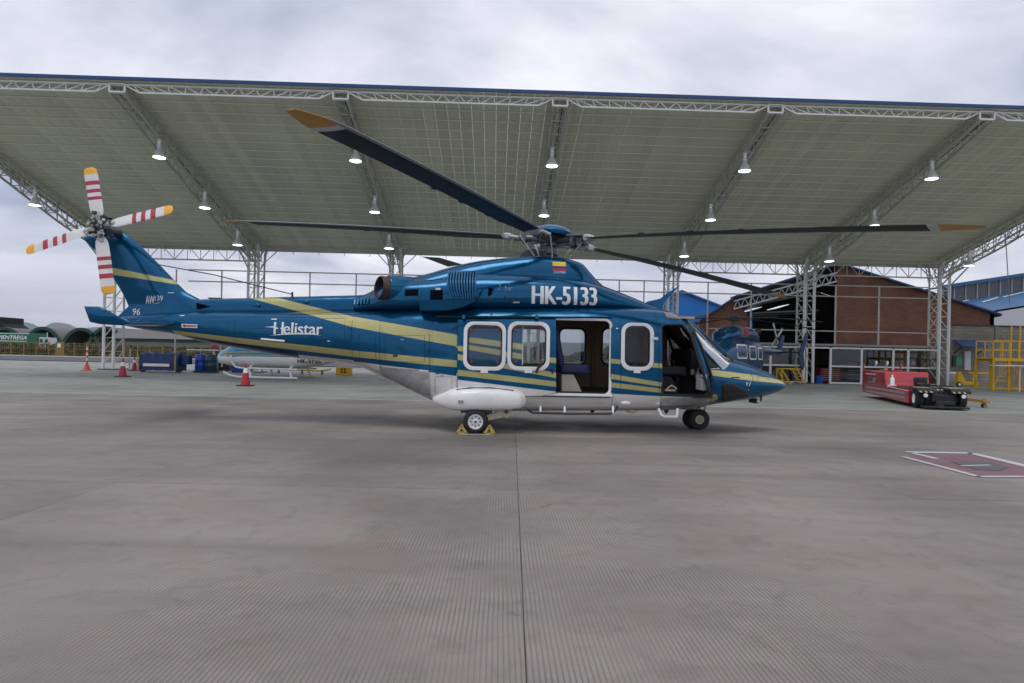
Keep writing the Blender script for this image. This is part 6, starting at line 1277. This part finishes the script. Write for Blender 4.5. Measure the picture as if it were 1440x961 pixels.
# lattice beam over the open bay
top = [(X(1030), -.1, bp_(1030, 424).z), (-.1, -.1, bp_(1174, 384).z)]; bot = [(X(1030), -.1, bp_(1030, 435).z), (-.1, -.1, bp_(1174, 396).z)]
tr_ = truss('bay_girder', top, bot, 14, e, .07, .06, 'truss_grey')
for k in range(4):
    mb = MB(); y = 3 + k * 5; mb.bar((X(1040), y, 6.6), (-.2, y, 8.4), .18); mb.bar((X(1040), y, 6.0), (-.2, y, 6.6), .15); mb.build('roof_beam', 'cover_grey', e)
for x_, y_ in ((-2.8, 14), (-4.5, 18), (-1.4, 10)): mb = MB(); mb.box((x_, y_, 7.4), (1.5, 2.5, .05), M=Matrix.Rotation(R(-18), 3, 'Y')); mb.build('skylight', 'daylight_glow', e)  # panels glow by themselves in place of daylight; the roof above is closed
mb = MB(); mb.box((X(1056), .3, 3), (.35, .35, 6)); mb.build('steel_pier', 'cabinet_blue', e)
# ---- bright blue roofed shed beyond
YS = 78; e = empty('blue_roofed_shed', (at(958, 480, YS).x, YS, 0), 'shed with a bright blue gable beyond the brick hangar', 'building'); ox = e.location.x
q = [(at(px, py, YS).x - ox, at(px, py, YS).z) for px, py in ((905, 436), (958, 411), (1015, 433))]
mb = MB(); mb.prism([(q[0][0], 0, 0), (q[2][0], 0, 0), (q[2][0], 0, q[2][1]), (q[1][0], 0, q[1][1]), (q[0][0], 0, q[0][1])], (0, 14, 0)); mb.build('gable_wall', 'roof_bright_blue', e)
mb = MB()
for a_, b_ in ((q[0], q[1]), (q[1], q[2])): mb.prism([(a_[0], -.3, a_[1] + .02), (b_[0], -.3, b_[1] + .02), (b_[0], -.3, b_[1] + .25), (a_[0], -.3, a_[1] + .25)], (0, 14.6, 0))
mb.build('roof', 'roof_mid_blue', e)
# ---- long factory at the right: white wall, sloping blue roof, window strip, upper roof
YW = 66; e = empty('blue_roofed_factory', (at(1400, 480, YW).x, YW, 0), 'white factory with blue roof and a strip of grey windows', 'building'); ox = e.location.x
def fx(px, py, Y): P = at(px, py, Y); return (P.x - ox, P.y - YW, P.z)
wl_ = fx(1397, 437, YW); wr_ = fx(1600, 404, YW); w1 = fx(1345, 424.5, YW + 12); w2 = fx(1600, 383, YW + 12)
mb = MB(); mb.prism([(wl_[0], 0, 0), (wr_[0], 0, 0), (wr_[0], 0, wr_[2]), (wl_[0], 0, wl_[2])], (0, .3, 0)); mb.build('white_wall', 'wall_pale', e)
mb = MB(); mb.add([wl_, wr_, w2, w1] + [(p[0], p[1], p[2] - .2) for p in (wl_, wr_, w2, w1)], [(0, 1, 2, 3), (7, 6, 5, 4), (0, 4, 5, 1), (1, 5, 6, 2), (2, 6, 7, 3), (3, 7, 4, 0)]); lr = mb.build('lower_roof', 'roof_mid_blue', e)
def rpt(s_, t_): a_ = Vector(wl_).lerp(Vector(wr_), s_); b_ = Vector(w1).lerp(Vector(w2), s_); return a_.lerp(b_, t_) + Vector((0, -.02, .05))
for s0, s1, t0, t1 in ((-.0, .06, .86, .93), (.08, .2, .60, .76), (.22, .4, .72, .88)): mb = MB(); mb.add([rpt(s0, t0), rpt(s1, t1), rpt(s1, t1 + .06), rpt(s0, t0 + .06)], [(0, 1, 2, 3)]); mb.build('roof_light', 'wall_pale', lr)
u1 = fx(1325, 406, YW + 12); u2 = fx(1600, 364, YW + 12); b1 = fx(1325, 430, YW + 12); b2 = fx(1600, 384, YW + 12)
mb = MB(); mb.prism([b1, b2, u2, u1], (0, .3, 0)); mb.build('window_wall', 'window_grey', e)
for k in range(18):
    s_ = k / 17; mb = MB(); mb.bar(Vector(b1).lerp(Vector(b2), s_) + Vector((0, -.04, 0)), Vector(u1).lerp(Vector(u2), s_) + Vector((0, -.04, 0)), .14); mb.build('mullion', 'truss_grey', e)
mb = MB(); mb.bar(Vector(u1) + Vector((-.3, -.2, .15)), Vector(u2) + Vector((0, -.2, .15)), .6, .4); mb.build('roof_edge', 'roof_mid_blue', e)
mb = MB(); mb.prism([Vector(u1) + Vector((0, .1, .2)), Vector(u2) + Vector((0, .1, .2)), Vector(u2) + Vector((0, 14, .1)), Vector(u1) + Vector((0, 14, .1))], (0, 0, .1)); mb.build('upper_roof', 'roof_mid_blue', e)
P = at(1422, 410, 70); mb = MB(); mb.tube([(P.x, 70, P.z - 3), (P.x - 1.0, 70, P.z + 9)], .05, 6); mb.box((P.x, 70, P.z - 2.6), (.3, .3, .5)); tag(mb.build('radio_mast', 'cover_grey'), 'thin leaning radio mast above the blue factory roof', 'mast')
# ---- grey block wall behind the yellow platform
YK = 41.5; zk = at(1380, 459, YK).z; a_, b_ = at(1318, 480, YK).x, at(1700, 480, YK).x
e = empty('block_wall', (a_, YK, 0), 'grey concrete block wall behind the yellow platform', 'wall')
mb = MB(); mb.box(((b_ - a_) / 2, .1, zk / 2), (b_ - a_, .2, zk)); mb.build('blockwork', 'block_grey', e); mb = MB(); mb.box(((b_ - a_) / 2, .1, zk + .04), (b_ - a_, .28, .08)); mb.build('coping', 'interior_dark', e)
for px in (1401, 1490): mb = MB(); mb.box((at(px, 480, YK).x - a_, -.03, zk / 2), (.25, .1, zk)); mb.build('pier', 'cover_grey', e)
p0, p1 = at(1340, 478, YK), at(1375, 486, YK); aw = empty('awning', (p0.x, YK, 0), 'small black awning on the grey block wall', 'awning')
mb = MB(); w_ = p1.x - p0.x; mb.prism([(0, -.05, p0.z), (0, -.9, p0.z - .42), (0, -.9, p0.z - .48), (0, -.05, p0.z - .07)], (w_, 0, 0)); mb.build('sheet', 'cabinet_blue', aw); [(m2 := MB(), m2.bar((x, -.05, p0.z - .9), (x, -.85, p0.z - .46), .04), m2.build('bracket', 'black_plastic', aw)) for x in (.05, w_ - .05)]
def wallbox(nm, px, py, w_, h_, m_, lab, d=.12): P = at(px, py, YK - .02); mb = MB(); mb.box((P.x, YK - d / 2, P.z), (w_, d, h_)); mb.box((P.x, YK - d - .004, P.z - h_ * .1), (w_ * .25, .01, h_ * .08)); tag(mb.build(nm, m_, None, bevel=.01), lab, 'wall box')
wallbox('electric_cabinet', 1359.5, 507.5, .40, 1.25, 'wall_pale', 'tall white electric cabinet on the block wall under the awning')
wallbox('notice_board', 1348, 508, .44, .5, 'notice_green', 'green and white notice on the block wall beside the cabinet', .04)
wallbox('wall_phone', 1341, 508, .25, .7, 'black_plastic', 'black wall box left of the green notice')
# ---- workshop partition: white frames, panes and what stands behind
DW_ = .35
part = empty('glazed_partition', hg(0, DW_, 0), 'low white-framed glazed workshop partition under the brick gable', 'partition'); part.rotation_euler.z = PH
posts = [990, 1040, 1083, 1134, 1167.5, 1211, 1255.5, 1276.5, 1318]; wp = [fw(p, 520, DW_)[0] for p in posts]; ztop, zmid = 2.31, 1.13
for w_ in wp: mb = MB(); mb.box((w_, 0, ztop / 2), (.13, .09, ztop)); mb.build('post', 'white_frame', part)
for z in (ztop, zmid, .06):
    for a_, b_ in zip(wp, wp[1:]):
        if abs(a_ - fw(1134, 520, DW_)[0]) < .01 and z < 2: continue
        mb = MB(); mb.box(((a_ + b_) / 2, 0, z), (b_ - a_ - .13, .08, .10)); mb.build('rail', 'white_frame', part)
for a_, b_ in zip(wp, wp[1:]):
    if abs(a_ - fw(1134, 520, DW_)[0]) < .01: continue
    for z0, z1 in ((.11, zmid - .05), (zmid + .05, ztop - .05)): mb = MB(); mb.box(((a_ + b_) / 2, 0, (z0 + z1) / 2), (b_ - a_ - .13, .01, z1 - z0)); mb.build('pane', 'office_glass', part)
ws_ = empty('workshop', hg(0, 0, 0), 'dark workshop with flat grey roof slab behind the partition', 'workshop'); ws_.rotation_euler.z = PH
mb = MB(); mb.box(((wp[0] + wp[-1]) / 2, 3.4, 2.50), (wp[-1] - wp[0] + .6, 6.2, .14)); mb.build('roof_slab', 'slab_grey', ws_); mb = MB(); mb.box(((wp[0] + wp[-1]) / 2, 6.3, 1.2), (wp[-1] - wp[0], .15, 2.4)); mb.build('back_wall', 'interior_mid', ws_); mb = MB(); mb.box((wp[-1] - .1, 3.6, 1.2), (.15, 5.2, 2.4)); mb.build('side_wall', 'brown_board', ws_)
def inside(nm, px0, px1, d, z0, z1, dp, m_, lab, cat, extra=None):
    a_, b_ = fw(px0, 520, d)[0], fw(px1, 520, d)[0]; e = empty(nm, hg((a_ + b_) / 2, d, 0), lab, cat); e.rotation_euler.z = PH
    mb = MB(); mb.box((0, dp / 2, (z0 + z1) / 2), (b_ - a_, dp, z1 - z0)); mb.build('carcass', m_, e, bevel=.015)
    if extra:
        for k in range(extra): mb = MB(); h_ = (z1 - z0 - .1) / extra; mb.box((0, -.012, z0 + .06 + h_ * (k + .5)), (b_ - a_ - .08, .02, h_ - .025)); dr = mb.build('drawer', m_, e); mb = MB(); mb.box((0, -.035, z0 + .06 + h_ * (k + .8)), ((b_ - a_) * .8, .02, .02)); mb.build('handle', 'lamp_metal', dr)
    return e
inside('tool_cabinet', 1154, 1183, .9, .08, 1.0, .6, 'cabinet_red', 'red roll cabinet with drawers in the partition gap', 'cabinet', 6)
inside('blue_cabinet', 1190, 1212, 1.2, .05, .95, .6, 'cabinet_blue', 'dark blue cabinet behind the partition right of the red one', 'cabinet', 3)
inside('blue_workbench', 1219, 1252, 1.4, .05, 1.0, .7, 'cabinet_blue', 'dark blue workbench behind the partition and the red tug', 'bench', 2)
inside('tan_board', 1262, 1291, 1.5, .9, 2.1, .1, 'tan_board', 'tan board with a white paper behind the partition', 'board')
inside('brown_door', 1293, 1317, .9, .02, 2.05, .08, 'brown_board', 'brown door panel at the right end of the partition', 'door')
P = hg(fw(1284, 507, 1.4)[0], 1.35, 1.55); mb = MB(); mb.box(P, (.28, .02, .42), PH); mb.box(P + Vector((0, -.015, .17)), (.1, .01, .03), PH); tag(mb.build('pinned_paper', 'letter_white'), 'white paper pinned to the tan board', 'paper')
for k, px in enumerate((1199, 1240)): P = hg(fw(px, 510, 1.3)[0], 1.5, 1.0); mb = MB(); mb.box(P + Vector((0, 0, .24)), (.6, .35, .35), PH); mb.box(P + Vector((0, -.19, .25)), (.5, .02, .22), PH); mb.box(P + Vector((0, 0, .03)), (.3, .25, .06), PH); tag(mb.build('bench_instrument', 'cover_grey'), ['grey instrument box on the dark blue cabinet', 'grey instrument box on the blue workbench'][k], 'instrument')
P = at(1152, 534, hg(fw(1152, 530, .6)[0], .6, 0).y); P.z = 0; mb = MB(); mb.lathe(P, (0, 0, 1), [(0, .2), (.5, .25), (.5, .22), (.1, .18), (.1, .001)], 16); tag(mb.build('blue_bucket', 'barrel_blue', None, True), 'small blue bucket left of the red roll cabinet', 'bucket')
# ---- yellow low steps by the partition
p = gnd(1113, 541.5); e = empty('yellow_steps', p, 'low yellow tubular steps before the partition behind the nose', 'steps')
for s_ in (-.35, .35):
    for x0 in (-.75, .15):
        mb = MB(); mb.bar((x0, s_, .95), (x0 + .55, s_, .03), .06); mb.build('rail', 'yellow_paint', e)
    mb = MB(); mb.bar((-.75, s_, .95), (.35, s_, .95), .06); mb.build('rail', 'yellow_paint', e); mb = MB(); mb.bar((-.7, s_, .03), (-.75, s_, .95), .06); mb.build('rail', 'yellow_paint', e)
for k in range(5):
    z = .15 + k * .18; x = .70 - (z - .03) * .6; mb = MB(); mb.box((x - .05, 0, z), (.2, .7, .04)); mb.build('tread', 'yellow_paint', e)
    mb = MB(); mb.box((x - .85, 0, z), (.08, .7, .04)); mb.build('rung', 'yellow_paint', e)
# ---- yellow maintenance platform at the right edge
p = gnd(1396, 549.5); e = empty('maintenance_platform', p, 'tall yellow maintenance platform with guard rails at the right edge', 'platform'); W = 4.6; hD = 1.72
def mk(nm, a_, b_, r_=.07): mb = MB(); mb.bar(a_, b_, r_); mb.build(nm, 'yellow_paint', e)
for x in (0, .85, 2.0, 2.9, W):
    for y in (0, 1.3): mk('post', (x, y, 0), (x, y, hD), .09)
for y in (0, 1.3): mk('base_rail', (0, y, .12), (W, y, .12)); mk('deck_beam', (0, y, hD), (W, y, hD), .14); mk('guard_rail', (0, y, hD + 1.05), (1.9, y, hD + 1.05), .05); mk('guard_rail', (0, y, hD + .55), (1.9, y, hD + .55), .04)
mb = MB(); mb.box((W / 2, .65, hD + .06), (W, 1.3, .05)); mb.build('deck', 'yellow_paint', e)
for x in (0, .5, .95, 1.4, 1.9): mk('baluster', (x, 0, hD), (x, 0, hD + 1.05), .045); mk('baluster', (x, 1.3, hD), (x, 1.3, hD + 1.05), .045)
for x in (2.0, 2.5, 2.9, 3.6, 4.3): mk('upper_post', (x, 0, hD), (x, 0, hD + 2.0), .06); mk('upper_post', (x, 1.3, hD), (x, 1.3, hD + 2.0), .06)
for z in (hD + .5, hD + 1.0): mk('guard_rail', (2.0, 0, z), (W, 0, z), .09)
mk('guard_rail', (2.0, 0, hD + 2.0), (W, 0, hD + 2.0), .05); mk('guard_rail', (2.0, 0, hD + 1.55), (W, 0, hD + 1.55), .05)
for k in range(8): mb = MB(); mb.box((2.45, -.5, .2 + k * .2), (.75, .22, .04)); mb.build('stair_tread', 'yellow_paint', e)
for x in (2.05, 2.85): mk('stair_string', (x, -.5, 0), (x, -.5, hD), .06)
[mk('mesh_bar', (2.0 + .15 * k, 1.3, .12), (2.0 + .15 * k, 1.3, hD), .03) for k in range(1, 17)]
[mk('ladder_rung', (.0, .0 + 0, .3 + .25 * k), (.85, 0, .3 + .25 * k), .035) for k in range(1, 3)]
mk('diagonal_brace', (.9, 1.3, .15), (1.95, 1.3, hD - .1), .05); mk('diagonal_brace', (1.95, 0, .15), (.9, 0, hD - .1), .04)
mk('diagonal_brace', (.05, .05, .15), (.8, .05, hD - .1), .04)
mb = MB(); mb.box((2.6, .4, hD + 1.3), (.5, .3, .35)); mb.build('black_box', 'black_plastic', e, bevel=.03)
P = at(1424, 514.5, p.y - .7); mb = MB(); mb.box((P.x + .4, P.y, P.z), (3.0, .5, .05)); [mb.bar((P.x + x, P.y, 0), (P.x + x, P.y, P.z), .04) for x in (.4, 1.7)]; tag(mb.build('white_trestle_board', 'white_paint'), 'long white board on trestle legs before the yellow platform', 'board')
# bin and pallet jack
p = gnd(1336, 543.5); e = empty('waste_bin', p, 'off-white plastic drum bin beside the right column', 'bin'); mb = MB(); mb.lathe((0, 0, 0), (0, 0, 1), [(0, .001), (0, .28), (.06, .30), (.75, .33), (.80, .36), (.84, .36), (.84, .001)], 24); mb.build('drum', 'tail_white', e, True, 40); mb = MB(); mb.lathe((0, 0, .84), (0, 0, 1), [(0, .35), (.05, .34), (.09, .2), (.10, .001)], 24); mb.build('lid', 'white_paint', e, True, 40)
p = gnd(1352, 544.5); e = empty('yellow_jack', p, 'yellow wheeled tow jack beside the off-white bin', 'jack'); mb = MB(); mb.prism([(-.3, 0, .15), (1.1, 0, .12), (1.1, 0, .3), (.3, 0, .36), (-.05, 0, .95), (-.2, 0, .95)], (0, .25, 0)); mb.build('body', 'yellow_paint', e, bevel=.02); mb = MB(); mb.lathe((-.2, -.06, .16), (0, 1, 0), [(-.05, .001), (-.05, .16), (.05, .16), (.05, .001)], 16); wj = mb.build('wheel', 'black_rubber', e, True); mb = MB(); mb.lathe((-.2, -.12, .16), (0, 1, 0), [(-.01, .001), (-.01, .09), (.01, .09)], 16); mb.build('hub', 'white_frame', wj, True)
mb = MB(); mb.bar((.5, .1, .9), (2.0, .1, .9), .1); mb.bar((.8, .1, 0), (.8, .1, .9), .07); mb.bar((1.9, .1, 0), (1.9, .1, .9), .07); mb.build('trestle', 'yellow_paint', e)
# ---- red towbarless tug
A0 = gnd(1212, 557.5); A1 = gnd(1290, 575.0); B1 = gnd(1358, 576.5)
dT = (A1 - A0); LT = dT.length; dT.normalize(); aT = math.atan2(dT.y, dT.x)      # local +x runs from the rear (far) to the front (near)
tug = empty('aircraft_tug', A0, 'red low aircraft tug with striped front wheel arches', 'tug', rz=aT); WT = 1.40
# local y: to the left of travel = away from our left side -> the body lies on +y
mb = MB(); prf = [(0, .18), (LT - .9, .10), (LT - .9, .52), (3.5, .58), (3.36, .64), (3.2, 1.08), (.45, 1.10), (.28, 1.08), (.28, .30), (0, .30)]
mb.prism([(x, 0, z) for x, z in prf], (0, WT, 0)); mb.build('body', 'tug_red', tug, bevel=.03)
for z in (.42, .27): mb = MB(); mb.box(((LT - 1.2) / 2 + .3, -.006, z), (LT - 1.9, .012, .07)); mb.build('side_stripe', 'grey_stripe', tug)
mb = MB(); mb.prism([(.9, -.01, .62), (1.9, -.01, .62), (2.2, -.01, .8), (1.0, -.01, .83)], (0, .012, 0)); mb.build('lettering_strip', 'grey_stripe', tug)
for k in range(4): mb = MB(); mb.box((.75 + k * .38, -.012, .95), (.2, .03, .035)); mb.build('marker_lamp', 'letter_white', tug)
for y in (0.03, WT - .03):
    mb = MB(); mb.tube([(.05, y, .2), (.05, y, 1.3), (.12, y, 1.34)], .03, 8); mb.tube([(.25, y, .3), (.25, y, 1.15)], .02, 8); [mb.tube([(.05, y, z), (.25, y, z)], .015, 6) for z in (.5, .7, .9, 1.1)]; mb.build('rear_rail', 'tug_red', tug, True)
for y in (.13, .39, WT - .39, WT - .13):
    wh = bpy.data.objects.new('wheel', None); col.objects.link(wh); wh.parent = tug; wh.location = (LT - .45, y, .30)
    mb = MB(); mb.lathe((0, 0, 0), (0, 1, 0), [(-.11, .15), (-.12, .25), (-.08, .30), (.08, .30), (.12, .25), (.11, .15)], 24); mb.build('tyre', 'black_rubber', wh, True, 50)
    mb = MB(); mb.lathe((0, 0, 0), (0, -1, 0), [(.09, .16), (.11, .15), (.07, .1), (.1, .05), (.1, .001)], 18); mb.build('rim', 'white_frame', wh, True)
for y0 in (0, WT - .52):
    fd = MB(); fd.prism([(LT - .85, y0, .64), (LT - .1, y0, .64), (LT + .05, y0, .56), (LT + .05, y0, .50), (LT - .15, y0, .58), (LT - .85, y0, .58)], (0, .52, 0)); fdr = fd.build('wheel_arch', 'black_plastic', tug)
    for k in range(3): mb = MB(); mb.prism([(LT - .78, y0 + .06 + k * .14, .648), (LT - .1, y0 + .02 + k * .14, .648), (LT - .1, y0 + .09 + k * .14, .648), (LT - .78, y0 + .13 + k * .14, .648)], (0, 0, .006)); mb.build('hazard_stripe', 'tan_yellow_pale', fdr); mb = MB(); mb.prism([(LT + .054, y0 + .06 + k * .14, .51), (LT + .054, y0 + .12 + k * .14, .51), (LT + .054, y0 + .08 + k * .14, .555), (LT + .054, y0 + .02 + k * .14, .555)], (.004, 0, 0)); mb.build('hazard_stripe', 'tan_yellow_pale', fdr)
mb = MB(); mb.box((LT - .5, WT / 2, .34), (.9, .6, .22)); mb.box((LT - .1, WT / 2, .2), (.5, .5, .12)); mb.tube([(LT - .8, WT / 2 - .2, .5), (LT - .1, WT / 2 - .25, .38)], .05, 8); mb.tube([(LT - .8, WT / 2 + .2, .5), (LT - .1, WT / 2 + .25, .38)], .05, 8); mb.box((LT + .1, WT / 2, .08), (.35, 1.2, .06)); mb.build('wheel_cradle', 'black_plastic', tug, bevel=.02)
mb = MB(); mb.tube([(LT - .7, WT / 2 - .4, .56), (LT - .7, WT / 2 + .4, .56)], .04, 8); mb.build('cradle_ram', 'lamp_metal', tug, True)
for y in (.5, WT - .5): mb = MB(); mb.lathe((.1, y, 1.36), (0, -1, .1), [(0, .001), (0, .10), (.05, .11), (.06, .001)], 14); mb.build('mirror', 'lamp_metal', tug, True)
if False: mb.box((2.5, .35, .86), (.5, .5, .12), M=Matrix.Rotation(R(12), 3, 'Y')); pass
mb = MB(); mb.tube([(4.3, .9, .54), (4.15, .9, .74)], .02, 6); mb.lathe((4.15, .9, .74), (-.6, 0, .6), [(0, .16), (.02, .17), (.03, .15)], 18); mb.build('steering_wheel', 'black_plastic', tug, True)
P = Matrix.Rotation(aT, 3, 'Z') @ Vector((3.75, .12, .50)) + A0; mb = MB(); mb.lathe(P + Vector((0, 0, .12)), (0, 0, 1), [(0, .001), (0, .07), (.22, .07), (.28, .025), (.36, .02), (.37, .001)], 12); mb.box(P + Vector((0, 0, .06)), (.2, .2, .12)); tag(mb.build('spray_bottle', 'letter_white', None, True, 40), 'white spray bottle standing on the red tug', 'bottle')
mb = MB(); mb.prism([(3.52, .08, .585), (LT - 1.0, .08, .53), (LT - 1.0, WT - .08, .53), (3.52, WT - .08, .585)], (0, 0, .012)); mb.build('operator_well', 'black_plastic', tug)
mb = MB(); mb.box((3.9, WT - .4, .66), (.42, .42, .12)); mb.box((3.72, WT - .4, .80), (.1, .42, .24)); mb.build('seat', 'black_plastic', tug, True, 40, .03)
for k in range(6): mb = MB(); mb.box((1.0 + k * .12, -.008, .74), (.07, .014, .14)); mb.build('engine_louvre', 'black_plastic', tug)
mb = MB(); mb.tube([(LT - .9, .75, .55), (LT - .6, .8, .66), (LT - .3, .7, .5), (LT - .05, .72, .35)], .025, 6); mb.tube([(LT - .9, .85, .55), (LT - .5, .95, .62), (LT - .1, .85, .4)], .02, 6); mb.build('hydraulic_hose', 'black_rubber', tug, True)
for y in (.2, WT - .2): mb = MB(); mb.lathe((LT + .05, y, .42), (1, 0, 0), [(0, .06), (.03, .06), (.035, .001)], 12); mb.build('headlight', 'letter_white', tug, True)
mb = MB(); mb.box((2.0, .5, 1.12), (.9, .5, .03)); mb.build('bonnet_hatch', 'tug_red', tug, bevel=.01)
mb = MB(); mb.lathe((.6, WT / 2, 1.1), (0, 0, 1), [(0, .07), (.12, .06), (.14, .001)], 12); mb.build('beacon', 'tip_orange', tug, True)
# tow bar
q0 = gnd(1350, 571); q1 = gnd(1386, 574); e = empty('tow_bar', q0, 'orange yellow tow bar lying by the front of the red tug', 'tow bar'); d = q1 - q0; mb = MB(); mb.bar((0, 0, .26), (d.x, d.y, .20), .10); mb.build('bar', 'tip_orange', e); mb = MB(); mb.tube([(d.x * .95, d.y * .95, .3), (d.x * .95, d.y * .95, .0)], .05, 8); mb.lathe((d.x * 1.0, d.y, .2), (0, 0, 1), [(-.03, .12), (.03, .12)], 12, cap=True); mb.build('towing_eye', 'tip_orange', e); mb = MB(); mb.lathe((d.x * .93, d.y * .93, .07), (0, 1, 0), [(-.04, .001), (-.04, .07), (.04, .07), (.04, .001)], 12); mb.build('castor', 'black_rubber', e, True); mb = MB(); mb.tube([(0, 0, 0), (0, 0, .28)], .06, 8); mb.build('stand', 'tip_orange', e)
# ================================================================ AIR: thin haze that only the far hills and sheds feel
m, n, l, b = newmat('haze_air'); n.remove(b); pv_ = n.new('ShaderNodeVolumePrincipled'); pv_.inputs['Color'].default_value = (.80, .86, 1, 1); pv_.inputs['Density'].default_value = 6e-5; pv_.inputs['Anisotropy'].default_value = .2; l.new(pv_.outputs[0], n['Material Output'].inputs['Volume'])
mb = MB(); mb.box((0, 6500, 209), (24000, 20000, 460)); hz_ = mb.build('haze', 'haze_air'); hz_['kind'] = 'stuff'; hz_['label'] = 'thin blue haze over the far hills'; hz_.display_type = 'WIRE'
